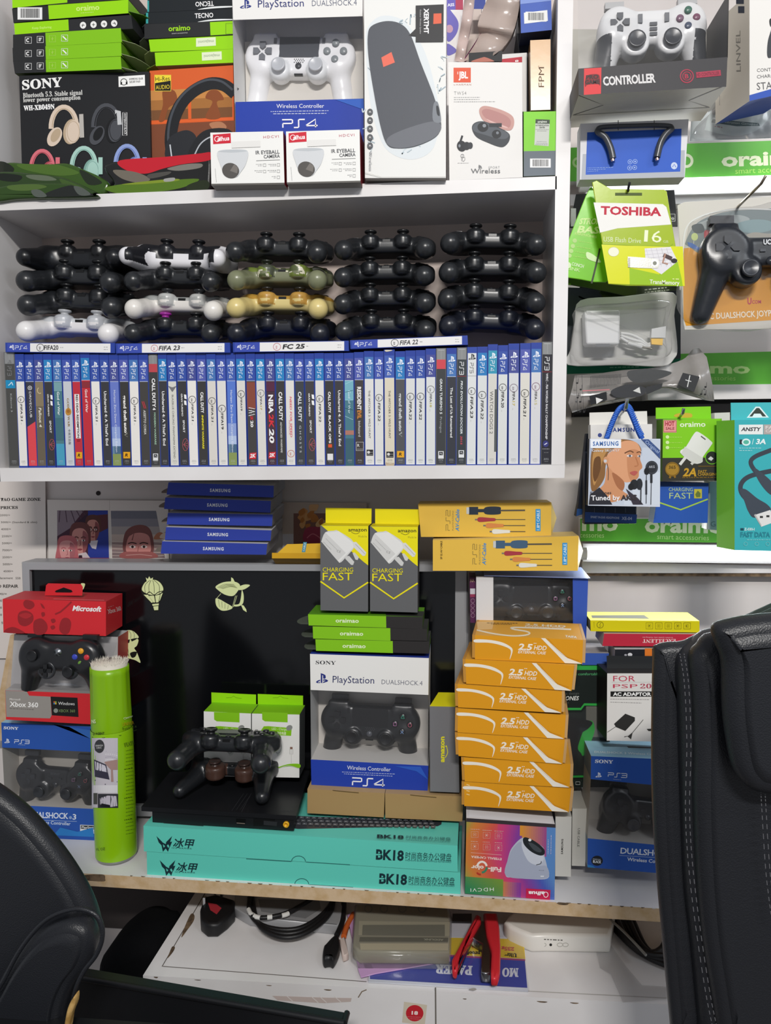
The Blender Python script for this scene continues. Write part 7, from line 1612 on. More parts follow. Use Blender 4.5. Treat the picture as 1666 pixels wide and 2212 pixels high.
fl = t.part('torn_flap', label='bent blue flap'); flap(fl, [b.a[0]+V3(.012, -.006, .002), b.a[1]+V3(.002, -.008, .002), b.b[1]+V3(.002, 0, .005), b.b[0]+V3(.012, 0, .005)], '#8a9cd0'); t.done()
boxed('ds4', DS4F, 'black controller in the carton lying on its side above the orange stack', E4, (960, 985), (1215, 985), .115, 52, lean=.05, org=(0, 0))
t, m, b, f = carton('accessory_box', 'thin purple box edge between the monitor and the carton on its side', 'box', E4, [(585, 710), (636, 712), (636, 1080), (592, 1080)], .1, .05, '#5a2a50'); f.text('NA', (592, 748), (626, 746), 24, '#d8b8a0', 'b'); f.rect(590, 800, 632, 846, '#cfccd4'); f.rect(590, 846, 632, 870, '#9a3a5a')
for i in range(4): f.ring(612, 900+i*40, 16, 4, '#9a7a90')
t.done()
t, m, b, f = carton('controller_carton', 'blue carton corner below the carton on its side, beside the red box', 'box', G3, [(300, 1004), (612, 1008), (580, 1140), (300, 1140)], .07, .06, ['#3a5cb0', '#333', '#333', '#333', '#a9a4a4', '#333']); t.done()
t, m, b, f = carton('cable_box', 'flat yellow box with outlined icons on top of the red box at right', 'box', G3, [(398, 632), (1640, 640), (1640, 770), (402, 756)], .06, .06, ['#d8cc10', '#998', '#8a8420', '#998', '#ece470', '#998'])
f.ring(510, 684, 36, 5, '#4a4610'); f.line([(520, 660), (500, 690), (520, 690), (502, 712)], 5, '#4a4610'); f.fine(440, 650, 442, 716, '#6a6410', h=6)
for i, x in enumerate((1070, 1178, 1286, 1394, 1500)): f.frame(x-38, 660, x+38, 730, 4, '#6a6414'); icon(f, x, 695, 16, '#4a4610', (1, 2, 6, 4, 0)[i])
b.top().poly([(420, 604), (410, 576), (1010, 572), (1070, 614)], '#77786a'); t.done()
t, m, b, f = carton('cable_box', 'red box with upside-down white lettering under the yellow box', 'box', G3, [(556, 782), (1640, 790), (1640, 932), (535, 924)], .055, .06, ['#bc2a40', '#888', '#d8d0c8', '#888', '#c8b8a8', '#888']); f.text('EXCELLENT', (1372, 846), (994, 848), 40, '#f0dcd8', 's'); f.text('Excellent Quality only, Nothing else', (1336, 824), (990, 820), 14, '#e8b8bc'); t.done()
t, m, b, f = carton('cable_box', 'black box with orange end lying under the red box', 'box', G3, [(680, 962), (1640, 962), (1640, 1150), (670, 1150)], .05, .05, ['#1e2026', '#555', '#ccc', '#555', '#ccc', '#555']); f.rect(1018, 950, 1100, 1150, '#e07a2a'); f.rect(1100, 950, 1640, 1150, '#333333'); f.oval(850, 1022, 26, 20, '#d8d8dc'); f.oval(800, 1026, 16, 10, '#b0b0b8'); t.done()
# ================================================================ right display panel
RY = .2
GRN, CRM = '#5cae3a', '#dfe6c4'
def rail(name, label, q, Y, art, tubeq=None):
    t = Thing(name, label, 'shelf rail'); p = t.part('rail_board'); b = Box(p, PX, *q, Y, .02, ['g'+GRN, '#e6e6e4', '#e6e6e4', '#e6e6e4', '#e6e6e4', '#e6e6e4']); art(b.front); t.done()
def r1(f):
    f.k = C4; f.text('oraimo', (1284, 1284), (1960, 1262), 104, CRM, 'B'); f.text('smart accessories', (1390, 1342), (1880, 1322), 44, '#a9d468'); f.ring(1012, 1242, 44, 22, CRM); f.ring(172, 1255, 32, 18, '#a8cc88')
rail('shelf_rail', 'green price rail with large cream lettering, at the upper right beside the neckband box', [(1232, 319), (1720, 302), (1720, 379), (1232, 392)], RY, r1)
def r2(f):
    f.k = C5; f.text('oraimo', (810, 1520), (1504, 1524), 78, '#b4d88a', 'B'); f.text('smart accessories', (960, 1576), (1392, 1580), 36, '#9ccc6a')
rail('shelf_rail', 'green price rail behind the foil pouch, middle of the right display', [(1400, 766), (1720, 758), (1720, 829), (1400, 836)], RY, r2)
def r3(f):
    f.k = C6; f.text('oraimo', (690, 1318), (1300, 1326), 116, '#dcebc8', 'B'); f.text('smart accessories', (786, 1374), (1186, 1384), 40, '#b4dc8c'); f.text('mo', (205, 1306), (482, 1308), 112, '#dcebc8', 'B'); f.text('cessories', (190, 1362), (376, 1364), 40, '#b4dc8c')
rail('shelf_rail', 'green price rail above the lower light tube, under the hanging samples', [(1254, 1120), (1720, 1122), (1720, 1174), (1254, 1169)], RY, r3)
# light fittings with their own glow
def tube(label, x0, y0, x1, y1, Y, r_):
    t = Thing('light_tube', label, 'light'); A, B = at(x0, y0, Y), at(x1, y1, Y)
    p = t.part('fitting', label='white tube housing'); p.boxw(A+V3(0, .012, -r_*1.6), B-A, V3(0, 0, r_*3.2), V3(0, .016, 0), '@white_laminate')
    p = t.part('lit_tube', label='glowing tube'); p.tube([A+(B-A)*i/6 for i in range(7)], r_, '@lit_tube', 12)
    p = t.part('end_cap'); d = (B-A).normalized(); p.tube([A-d*.012, A+d*.004], r_*1.1, 'k#e8e8e6', 12); t.done()
    l = area('tube_glow', A.lerp(B, .5)+V3(0, -.02, 0), A.lerp(B, .5)+V3(0, -1, -.25), (B-A).length, .02, .8, (.92, .97, 1.0))
tube('glowing light tube under the upper green rail', 1268, 402, 1760, 388, .19, .0085)
tube('glowing light tube above the white ledge at right', 1262, 1196, 1760, 1201, .19, .0095)
structure('trim_1', lambda m: (at_plank(m, (1258, 1213), (1760, 1224), (1760, 1238), (1258, 1238), .216, WY, ['@white_laminate']*6), at_plank(m, (1258, 1238), (1760, 1238), (1760, 1246), (1258, 1244), .218, WY, ['@chipped_edge']*6)))
structure('trim_2', lambda m: at_plank(m, (1400, 832), (1760, 829), (1760, 860), (1400, 864), .196, WY-.001, ['@white_laminate']*6))
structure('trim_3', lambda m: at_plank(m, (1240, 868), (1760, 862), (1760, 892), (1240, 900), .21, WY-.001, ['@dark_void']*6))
structure('trim_4', lambda m: at_plank(m, (1232, 420), (1760, 412), (1760, 436), (1232, 444), .21, WY-.001, ['@white_laminate']*6))
def hook(label, k, pts, Ys, r_=.0016, mat='@chrome'):
    t = Thing('display_hook', label, 'hook'); m = t.whole(); m.tube([at(*px(k, p), Y) for p, Y in zip(pts, Ys)], r_, mat, 8); t.done()
# pro gamepad carton seen from below
t = Thing('controller_carton', 'black framed carton with silver underside holding the white gamepad, top right', 'box'); k = C4; Yp = -.075
p = t.part('front_band', label='black front band'); b = Box(p, k, (178, 530), (1330, 440), (1320, 670), (180, 735), Yp, .1, ['#3a393c', None, '#3a393c', '#3a393c', '#2c2c2e', None]); f = b.front
f.poly([(222, 530), (356, 522), (352, 724), (220, 733)], '#d83a3e'); f.blob([(230, 620), (250, 580), (330, 574), (345, 610), (346, 660), (325, 650), (250, 655), (230, 672)], '#7a1c22'); f.text('PRO', (238, 612), (334, 606), 30, '#2a2022', 'B'); f.text('GAME', (230, 650), (344, 644), 30, '#2a2022', 'B')
f.text('CONTROLLER', (370, 660), (776, 634), 66, '#d8d6d6', 'Bn'); f.ring(1016, 588, 50, 8, '#a83048'); f.ring(1016, 588, 32, 6, '#a83048'); f.text('B', (1000, 606), (1030, 604), 34, '#a83048', 'B'); f.line([(1088, 580), (1278, 562)], 44, '#a8304a'); f.text('HD CONTROLLER', (1092, 592), (1270, 576), 26, '#7a2034', 'B')
u = t.part('silver_bottom', label='silver card underside with folded corners'); A4 = [b.a[3], b.a[2], b.b[2], b.b[3]]; u.face(A4, '#cdc6b6'); fu = Face(u, A4[0], (A4[1]-A4[0]).cross(A4[3]-A4[0]), k)
fu.line([(182, 738), (370, 812), (136, 890)], 5, '#54504a'); fu.line([(1288, 672), (1030, 778), (1190, 832)], 5, '#54504a'); fu.line([(145, 890), (1190, 832)], 4, '#8a867c')
bt_ = t.part('window', label='clear plastic window'); o_ = b.front.P((178, 530), 0); bt_.face([b.front.P(q, -.002) for q in ((178, 532), (1330, 442), (1342, -60), (172, -60))], '@clear_window'); 
s_ = t.part('inner_tray', label='grey back of the carton'); dv = V3(0, .085, 0); s_.face([b.front.P(q, 0)+dv for q in ((178, 640), (1330, 560), (1342, -60), (172, -60))], '#a9a69e'); s_.face([b.front.P((1332, 445), 0), b.front.P((1332, 445), 0)+dv, b.front.P((1342, -60), 0)+dv, b.front.P((1342, -60), 0)], '#4c4a4a'); t.done()
boxed('promo', dict(grip='k#3c3e42', base='k#dcdcdc', top='k#e2e2e2', btn='k#5a5c60', stick='k#33353a', collar='k#c9cacc', menu='k#707276', abxy=['k#3f6a5a', 'k#7a4a60', 'k#4c5468', 'k#7a5a6e'], trig='k#b0b0b0'), 'white gamepad with dark thumbsticks inside the black framed carton at top right', C4, (608, 360), (880, 345), -.03, 48, lean=.1, org=(0, -8))
# neckband box
t, m, b, f = carton('earphone_box', 'white framed blue box with a black neckband strapped on it, under the silver carton', 'box', C4, [(195, 955), (1030, 920), (1000, 1368), (190, 1388)], .0, .03, ['#dcdce0', '#ccc', '#ccc', '#ccc', '#ddd', '#b9b9b4'], many=True)
f.poly([(212, 1190), (1000, 1160), (998, 1366), (200, 1386)], '#b0b4bc'); f.poly([(246, 1022), (975, 994), (965, 1325), (234, 1350)], '#2a5cc4'); f.oval(918, 1280, 25, 27, '#c8d4ec'); f.line([(905, 1290), (918, 1268), (932, 1292)], 5, '#2a5cc4')
for i, (x, y) in enumerate(((577, 1250), (616, 1247), (574, 1297), (612, 1294))): f.ring(x, y, 16, 3.5, '#a9c0ee'); f.oval(x, y, 6, 6, '#a9c0ee')
for i in range(3): f.fine(248, 1298+i*14, 450-i*60, 1292+i*14, '#8aa8e4', h=6)
nb = t.part('neckband', label='dark grey neckband'); path = [(445, 1225), (425, 1140), (385, 1060), (330, 1020), (345, 985), (470, 976), (610, 972), (750, 968), (870, 972), (898, 990), (850, 1040), (810, 1110), (785, 1215)]
q = [f.P(p_, .008) for p_ in spline(path, 4, False)]; n_ = len(q); nb.tube(q, [.0046 if i < 14 or i > n_-14 else .0032 for i in range(n_)], 'k#45484f', 8)
for p_ in ((440, 1228), (783, 1222)): nb.tube([f.P(p_, .008), f.P((p_[0]+6, p_[1]+18), .008)], .003, 'b#c8a8a0', 8)
hk = t.part('tie_wire'); 
for x in (486, 764): hk.tube([f.P((x, 930), .006), f.P((x, 1005), .012)], .0005, 'k#444444', 6)
t.done()
# far right carton and blister above the rail
t, m, b, f = carton('charger_stand_carton', 'white carton with blue base and grey lettering cut by the right photo edge', 'box', C4, [(1500, -60), (1900, -80), (1900, 690), (1500, 780)], -.03, .07, ['#e6e4e0', '#ccc', '#d2cabd', '#ccc', '#ccc', '#3a5cb0'], W=(-.02, .07, 0))
f.poly([(1500, 735), (1900, 620), (1900, 690), (1500, 780)], '#2f55b4'); 
for s_, y, h_, x1 in (('CONTROLLER', 556, 26, 1800), ('CHARGING', 606, 26, 1760), ('STAND', 694, 56, 1780)): f.text(s_, (1558, y), (x1, y-16), h_, '#5a5a5c', '')
f.blob([(1640, 330), (1664, 240), (1700, 140), (1800, 150), (1800, 430), (1690, 440), (1640, 440)], '#3a3e44'); f.blob([(1655, 150), (1690, 140), (1690, 210), (1660, 200)], '#2c3034')
l_ = b.left(); l_.text('LINVEL', (1432, 552), (1428, 236), 34, '#8a867e'); l_.rect(1396, -20, 1456, 30, '#2c3444'); l_.rect(1412, 48, 1460, 100, '#2c3444'); t.done()
t, m, b, f = carton('accessory_box', 'grey box end with faint lettering between the gamepad carton and white carton', 'box', C4, [(1270, 640), (1396, 636), (1396, 806), (1270, 812)], .03, .05, '#8f8c88'); f.text('PROD', (1310, 746), (1392, 742), 20, '#6a6864'); t.done()
def blister(name, label, k, back, Y, dome, dth, backmat, art, insets=None, cat='blister pack'):
    t = Thing(name, label, cat); p = t.part('backing_card'); o_, pl, nv = outl(k, back, Y, 0, .03, smooth=False); slab(p, o_, pl, nv, .002, .0008, backmat, 2); f = Face(p, pl, nv, k); art(f)
    if dome:
        w_ = t.part('blister', label='clear moulded blister'); o_, pl, nv = outl(k, dome, Y-.001, 0, .03, 5); slab(w_, [q+nv*dth for q in o_], pl+nv*dth, nv, dth, dth*.45, '@clear_blister', 3, back=False)
    return t, f
t, f = blister('blister_pack', 'clear blister pack with a dark green caption strip, below the white carton at right edge', C4, [(1050, 930), (1250, 830), (1800, 800), (1800, 1060), (1040, 1090)], .06, [(1090, 1060), (1180, 900), (1270, 835), (1500, 815), (1780, 820), (1780, 1040)], .02, '#c9d0d2', lambda f: None)
f.blob([(1160, 985), (1240, 850), (1640, 850), (1580, 990), (1400, 1050), (1180, 1010)], '#e4efee'); f.poly([(1215, 920), (1570, 950), (1580, 972), (1400, 975), (1205, 945)], '#2f5a54'); f.text('Dual vibration Gamepad', (1236, 944), (1560, 970), 18, '#cfe0dc', 'i'); f.fine(1230, 975, 1290, 985, '#b8626a', h=9); t.done()
# hanging cards of the upper hook
def card(label, k, pts, Y, mat, art=None, name='accessory_card', cat='card', group=None, th=.003, sm=False):
    t = Thing(name, label, cat, group); m = t.whole(); o_, pl, nv = outl(k, pts, Y, 0, 0, 3, smooth=sm); slab(m, o_, pl, nv, th, .0008, mat, 2); f = Face(m, pl, nv, k)
    if art: art(f)
    t.done()
card('black and white card hanging at the back behind the green cards', C5, [(160, 140), (920, 106), (945, 390), (110, 400)], .15, '#26282a', lambda f: (f.rect(120, 250, 160, 390, '#d8d8d6'), f.text('ro', (885, 340), (918, 338), 26, '#c8c8c6', 'b'), f.frame(876, 295, 925, 350, 4, '#c8c8c6')))
for i, (q, lb, Y) in enumerate((([(170, 880), (330, 700), (770, 800), (780, 975), (650, 965), (180, 950)], 'dark green card end poking out at the bottom, furthest back of the fan', .13), ([(340, 900), (460, 700), (960, 760), (960, 880), (640, 920), (400, 980)], 'black and green card end with tiny white print, poking out right of the fan', .115), ([(50, 770), (330, 640), (640, 830), (620, 945), (420, 900), (60, 830)], 'glossy dark card under the large green earphone card', .1))):
    card(lb, C5, q, Y, 'g#2b3a1c', lambda f, i=i: (f.fine(690, 880, 860, 862, '#b8bcae', h=12), f.fine(690, 900, 880, 880, '#b8bcae', h=9)) if i == 1 else f.line([(q[0][0]+10, q[0][1]+50), (q[-1][0]+60, q[-1][1]+10)], 12, 'g#5d8a24'))
def ca(f):
    f.text('STRONG', (182, 372), (390, 372), 44, '#d8f0a8', 'B', slant=.3); f.text('BASS', (166, 436), (380, 448), 52, '#d8f0a8', 'B', slant=.3); f.text('EARPHONES', (150, 452), (318, 482), 18, '#c8e88c', 'b')
    for y in (500, 542, 580, 616): f.oval(150-(y-500)*.35, y, 17, 17, '#b9d88c'); f.fine(180-(y-500)*.35, y+4, 290-(y-500)*.35, y+22, '#b4dc70', h=7)
    f.oval(94, 690, 28, 26, '#d8ecc0'); f.text('CONCH', (124, 690), (216, 712), 26, '#e4f2d0', 'b'); f.text('LINK', (90, 722), (190, 742), 26, '#c8e8a0', 'b'); f.blob([(240, 590), (280, 600), (345, 650), (340, 670), (250, 640)], 'g#d8f0b8'); f.line([(345, 560), (300, 750), (280, 830)], 14, 'g#2c3a1c')
card('tilted bright green earphone card at the left of the hanging fan', C5, spline([(262, 100), (300, 110), (420, 400), (470, 700), (390, 820), (200, 800), (40, 770), (24, 720), (100, 500), (200, 240)], 2), .02, 'g#78c81e', ca, 'earphone_card')
def tos(f):
    f.poly([(295, 205), (830, 218), (858, 240), (895, 375), (480, 405), (345, 438)], '#eeede8'); f.text('TOSHIBA', (350, 296), (818, 308), 62, '#c0203c', 'B'); f.rect(462, 130, 670, 152, '#4a5a1c')
    f.text('1', (684, 507), (712, 509), 92, '#eef4d0'); f.text('6', (742, 510), (818, 516), 92, '#eef4d0'); f.text('GB', (832, 516), (872, 518), 20, '#dce8a8'); f.text('USB Flash Drive', (372, 506), (662, 520), 38, '#e4eec0'); f.poly([(357, 530), (545, 538), (985, 545), (1000, 850), (410, 832)], 'g#dce01c'); f.line([(362, 528), (885, 545), (908, 525)], 5, '#8fae1c'); f.poly([(940, 640), (975, 790), (985, 852), (575, 838), (572, 710), (800, 760)], 'g#9cc61e')
    f.oval(450, 586, 42, 36, '#f0f0d8'); f.ring(450, 586, 42, 3, '#c8c890', ry=36); f.poly([(690, 560), (890, 548), (945, 660), (820, 760), (700, 690)], '#e4e2e6')
    for i in range(5): f.line([(700+i*40, 558), (740+i*40, 700)], 2, '#c4c2c8'); f.line([(690, 580+i*28), (900, 566+i*26)], 2, '#c4c2c8')
    f.line([(835, 610), (900, 640)], 30, '#4a3a3c'); f.oval(918, 655, 24, 18, '#2c282c'); f.line([(850, 600), (830, 670), (870, 680)], 14, '#b08878'); f.fine(905, 796, 958, 798, '#dce890', h=12); f.text('TransMemory', (728, 832), (958, 842), 32, '#eef4d8', 'b')
    f.blob([(560, 630), (580, 624), (770, 640), (802, 662), (798, 700), (770, 714), (580, 706), (562, 690)], 'b#b8b8b0', 3); f.oval(768, 672, 28, 28, 'b#e0e0dc'); f.oval(768, 674, 16, 16, '#8a8c80'); f.rect(562, 632, 578, 706, 'b#8a8a84')
card('yellow green memory stick card with red brand lettering, frontmost on the upper hook', C5, [(285, 50), (320, 34), (430, 100), (840, 104), (862, 120), (905, 390), (940, 600), (988, 850), (560, 848), (412, 834), (350, 450)], -.01, 'g#a4bc1c', tos, 'memory_stick_card')
hook('upper left chrome hook through the memory stick card', C5, [(575, 50), (565, 90), (560, 140), (560, 120)], [-.02, -.02, .0, .2], .0017, '@black_plastic')
hook('bent wire hook at the upper right above the gamepad blister', C5, [(1625, 0), (1590, 60), (1410, 240), (1500, 150)], [-.06, -.06, .03, .2], .0018, 'b#a89a88')
card('white plastic bag backing card with green lower edge, behind the adaptor pouch', C5, [(88, 860), (970, 880), (968, 1430), (960, 1500), (90, 1530)], .13, '#0f6a4c', lambda f: (f.poly([(88, 862), (968, 882), (968, 1410), (90, 1458)], '#3c4248'), f.fine(420, 1480, 650, 1474, '#6aa88c', h=10)))
# adaptor pouch
t = Thing('adaptor_pouch', 'clear zip pouch with a white square adaptor, cable and gold plug', 'pouch'); k = C5
p = t.part('pouch_film', label='milky plastic film'); o_, pl, nv = outl(k, [(195, 960), (520, 930), (910, 900), (920, 1080), (945, 1330), (920, 1410), (830, 1470), (500, 1460), (100, 1460), (120, 1330), (150, 1120)], .09, 0, .02, 4); slab(p, o_, pl, nv, .003, .001, 'c#c9c8c6', 2)
a_ = t.part('adaptor_block', label='white adaptor block'); o2, pl2, nv2 = outl(k, [(226, 1050), (245, 1038), (490, 1034), (502, 1050), (498, 1290), (480, 1302), (250, 1302), (236, 1285)], .055, 0, .02, smooth=False); slab(a_, o2, pl2, nv2, .03, .003, 'k#e4e4e6', 3)
fa = Face(a_, pl2, nv2, k); fa.rect(312, 1296, 420, 1316, '#6a6c70')
c_ = t.part('coiled_cable', label='white looped cable'); 
for d_ in (0, 34, 68): c_.tube([at(*px(k, q), .07) for q in spline([(505, 1215+d_*.5), (580, 1225+d_), (660, 1260+d_*.6), (720, 1300+d_*.3), (800, 1240), (780, 1180)], 4, False)], .0022, 'k#dedede', 8)
g_ = t.part('plug', label='gold plated plug'); Box(g_, k, (740, 1250), (832, 1256), (828, 1306), (745, 1300), .062, .006, 'm#d8b050'); Box(g_, k, (745, 1180), (855, 1160), (850, 1250), (740, 1250), .06, .009, 'k#d8d8da')
j_ = t.part('audio_jack', label='silver audio jack'); j_.tube([at(*px(k, q), .065) for q in ((665, 1322), (700, 1326), (745, 1334))], .0016, 'b#a8a49c', 8); j_.tube([at(*px(k, q), .065) for q in ((560, 1290), (620, 1306), (668, 1322))], .003, 'k#d8d8d8', 8)
w_ = t.part('front_film', label='clear glossy front film'); o3, pl3, nv3 = outl(k, [(200, 990), (520, 960), (900, 940), (905, 1100), (930, 1330), (820, 1400), (500, 1430), (170, 1400), (180, 1100)], .04, 0, .02, 4); slab(w_, o3, pl3, nv3, .05, .02, '@clear_blister', 3, back=False); t.done()
# foil music pouch
t = Thing('foil_pouch', 'crumpled dark clear pouch printed with black music notes, under the adaptor pouch', 'pouch'); m = t.part('pouch_film'); sheet(m, C5, [[(150, 1540), (300, 1530), (520, 1500), (760, 1480), (980, 1420), (1060, 1340), (1110, 1330)], [(130, 1640), (330, 1640), (560, 1640), (800, 1600), (980, 1560), (1100, 1480), (1170, 1400)], [(100, 1750), (300, 1740), (600, 1690), (820, 1630), (1000, 1650), (1120, 1690), (1220, 1640)], [(130, 1830), (260, 1790), (560, 1730), (820, 1640), (1010, 1690), (1150, 1730), (1228, 1740)]], [.1, .07, .06, .08], 'c#8f8b88', .004, 5)
q_ = t.part('printed_marks', label='printed black panels and notes'); f = Face(q_, at(*px(C5, (600, 1640)), .052), (0, -1, 0), C5)
f.blob([(560, 1510), (740, 1492), (900, 1520), (760, 1580), (600, 1590)], 'c#4c4d4e'); f.blob([(430, 1660), (560, 1610), (700, 1640), (660, 1700), (480, 1710)], 'c#3c3d40'); f.poly([(700, 1630), (830, 1600), (820, 1640), (700, 1690)], 'c#38393b'); f.poly([(600, 1660), (650, 1630), (660, 1680)], '#d0d0ce'); f.poly([(262, 1700), (395, 1666), (400, 1730), (275, 1770)], 'c#222326'); f.poly([(312, 1710), (368, 1728), (318, 1762)], '#e0e0de'); f.poly([(985, 1520), (1116, 1550), (1070, 1670), (946, 1610)], 'c#3a3a3c'); f.line([(1040, 1540), (1020, 1630)], 7, '#d8d8d8'); f.line([(1005, 1575), (1050, 1588)], 6, '#d8d8d8')
for i in range(22): f.line([(275+i*11, 1545-i*.8), (268+i*11, 1640-i*1.5)], 4, '#3a3a3c')
for x, y in ((168, 1600), (196, 1650), (172, 1712), (192, 1745), (190, 1820), (222, 1822), (1126, 1686), (1156, 1688), (1160, 1630)): f.oval(x, y, 9, 7, '#1c1c1e'); f.line([(x+7, y), (x+9, y-36)], 3, '#1c1c1e')
for x in (160, 205): f.line([(x, 1540), (x+14, 1830)], 2.5, '#2c2c2e')
f.line([(210, 1660), (420, 1650)], 8, '#c87a80'); t.done()
# joypad blister
def uc(f):
    f.poly([(985, 560), (1800, 470), (1800, 1105), (1010, 1158), (990, 1100)], '#e09a1c'); f.blob([(1010, 500), (1100, 360), (1300, 280), (1560, 262), (1800, 280), (1800, 640), (1240, 640), (1030, 545)], '#7d8a8c'); f.blob([(1060, 400), (1200, 330), (1400, 300), (1500, 340), (1300, 400)], '#a9b2b2'); f.blob([(1340, 400), (1500, 340), (1660, 350), (1660, 420), (1500, 440)], '#8aa4a8')
    f.blob([(1470, 460), (1540, 435), (1640, 445), (1800, 440), (1800, 480), (1500, 490)], '#a8a49a'); f.blob([(1055, 385), (1130, 370), (1150, 430), (1080, 440)], '#4a5456'); f.oval(1076, 470, 26, 30, '#c8d88a'); f.line([(1070, 500), (1066, 540)], 4, '#d8d8c8'); f.blob([(1150, 430), (1190, 420), (1210, 480), (1160, 500)], '#b8323c'); f.poly([(1020, 510), (1060, 520), (1150, 580), (1150, 596), (1030, 545)], '#3a6ab8')
    f.text('U', (1484, 990), (1516, 990), 48, '#c0284a', 'B'); f.text('COM', (1520, 986), (1590, 984), 26, '#c0284a', 'b'); f.text('PC DUALSHOCK JOYPAD', (1168, 1108), (1740, 1078), 46, '#f4ecd8', 'b'); f.line(spline([(985, 720), (1004, 420), (1130, 310), (1350, 262), (1560, 256), (1800, 270)], 6, False), 10, '#d8dad8')
t, f = blister('gamepad_blister', 'clear blister pack with orange insert and black gamepad, right of the memory stick card', C5, [(945, 225), (1000, 200), (1800, 150), (1800, 1180), (1000, 1190), (990, 1140)], .04, [(990, 1120), (1010, 460), (1090, 350), (1260, 280), (1500, 250), (1820, 270), (1820, 1100)], .012, '#cfccc4', uc); t.done()
boxed('ds3', dict(mark=('UCOM', 17, 5.5, 22, 6.2, 'k#d8dade'), base='k#23262c', btn='k#2a2d33', stick='k#2c2f36', collar='k#1f2227', menu='k#3a3d44'), 'black gamepad under the clear blister at the right photo edge', C5, (1470, 745), (1830, 740), .012, 50, lean=.1, org=(0, -7))
# samples on the lower hooks
hook('chrome hook holding the blue rope loop', C6, [(556, 290), (545, 360), (480, 440), (520, 400)], [-.03, -.03, .05, .2], .0024)
hook('chrome hook through the lime charger carton tab', C6, [(992, 365), (985, 400), (960, 432), (975, 410)], [-.01, -.01, .03, .2], .0022)
t, m, b, f = carton('earphone_carton', 'white earphone carton with blue lettering behind the carton with the woman portrait', 'box', C6, [(272, 492), (748, 486), (748, 640), (272, 640)], .015, .02, '#e4e2de', many=True); f.text('SAMSUNG', (420, 546), (650, 544), 30, '#3a4a8a', 'Bw'); f.oval(344, 572, 16, 16, '#3a4a8a')
h = t.part('hang_tab'); Box(h, C6, (264, 398), (708, 386), (712, 500), (264, 500), .03, .001, '#dedcd6'); t.done()
t = Thing('rope_loop', 'twisted blue rope loop hung on the chrome hook', 'rope'); m = t.whole(); rp = [at(*px(C6, q), -.012) for q in spline([(395, 600), (430, 500), (480, 390), (525, 350), (565, 370), (600, 440), (640, 540), (670, 600)], 6, False)]
m.tube(rp, .0038, '#2456b8', 10)
for i in range(0, len(rp)-2): m.tube([rp[i]+V3(-.003, -.003, .001), rp[i]+V3(.003, -.0035, .004)], .0011, '#3f74d4', 5)
t.done()
for q, Y, lb in (([(245, 560), (330, 560), (320, 1150), (160, 1200), (180, 1100)], .07, 'dark blue earphone carton edge furthest left behind the portrait carton'), ([(232, 700), (640, 700), (625, 1255), (225, 1260)], .04, 'dark blue earphone carton with small lettering just below the portrait carton')):
    t = Thing('earphone_carton', lb, 'box', None); m = t.whole(); o_, pl, nv = outl(C6, q, Y, 0, 0, smooth=False); slab(m, o_, pl, nv, .022, .0008, '#232a3a', 2); f = Face(m, pl, nv, C6)
    if Y < .05:
        f.poly([(230, 1165), (632, 1185), (625, 1252), (226, 1245)], '#2c4c8c'); f.text('SMART IN-EAR HEADPHONE', (272, 1212), (494, 1220), 17, '#b8c4de', 'b'); f.text('XE-04', (512, 1226), (592, 1228), 24, '#b8c4de', 'b')
        for x in range(5): f.rect(300+x*80, 1132, 304+x*80, 1170, '#5a5f6c')
    else: f.poly([(168, 1140), (330, 1150), (325, 1150), (162, 1198)], '#2c5a9a')
    t.done()
t, m, b, f = carton('earphone_carton', 'earphone carton with a blonde woman portrait, hanging on the blue rope', 'box', C6, [(265, 600), (812, 600), (808, 1126), (252, 1116)], -.015, .018, ['#d4dae6', '#888', '#22252e', '#22252e', '#888', '#dfe2ea'])
f.grad([(268, 604), (808, 604), (804, 1112), (256, 1110)], lambda u, v: hexc(('#a9b4c8', '#b9c4d6', '#c9d2e0', '#d4dce8')[min(3, int(u*2+v*2))]), 8, 8)
f.blob([(280, 700), (330, 630), (420, 606), (560, 606), (640, 640), (660, 700), (560, 680), (420, 700), (390, 800), (380, 900), (330, 980), (280, 1000), (270, 860)], '#8a6238'); f.blob([(300, 690), (400, 625), (520, 612), (440, 660), (380, 730), (340, 860), (300, 960), (285, 860)], '#b98a50'); f.blob([(300, 760), (345, 740), (350, 830), (310, 930), (290, 880)], '#6a4626')
f.blob([(440, 690), (520, 620), (620, 625), (660, 690), (655, 760), (672, 820), (648, 850), (640, 900), (590, 930), (520, 930), (440, 860), (395, 800), (400, 730)], '#dca078'); f.blob([(560, 700), (640, 690), (655, 760), (672, 818), (645, 850), (640, 900), (590, 928), (560, 860)], '#c88a62'); f.blob([(400, 820), (450, 860), (530, 935), (520, 1000), (560, 1040), (440, 1090), (340, 1060), (330, 1000), (380, 940)], '#cf936a'); f.blob([(440, 860), (530, 930), (520, 1000), (470, 960)], '#a86c48')
f.line(spline([(535, 712), (575, 694), (604, 706)], 4, False), 9, '#6a4428'); f.line(spline([(628, 708), (650, 700), (662, 712)], 4, False), 8, '#6a4428'); f.oval(574, 732, 22, 9, '#e8dcd8'); f.oval(576, 732, 9, 9, '#4a5a6a'); f.oval(648, 734, 15, 8, '#e0d0c8'); f.oval(650, 734, 7, 8, '#4a5a6a'); f.line(spline([(620, 740), (640, 800), (612, 812)], 4, False), 8, '#b87850'); f.blob([(575, 862), (612, 848), (636, 858), (610, 884)], '#b85a54'); f.oval(392, 766, 22, 28, '#d09870'); f.oval(386, 772, 12, 12, '#c8ccd2'); f.line(spline([(400, 790), (410, 850), (408, 920)], 4, False), 4, '#2a2a2e')
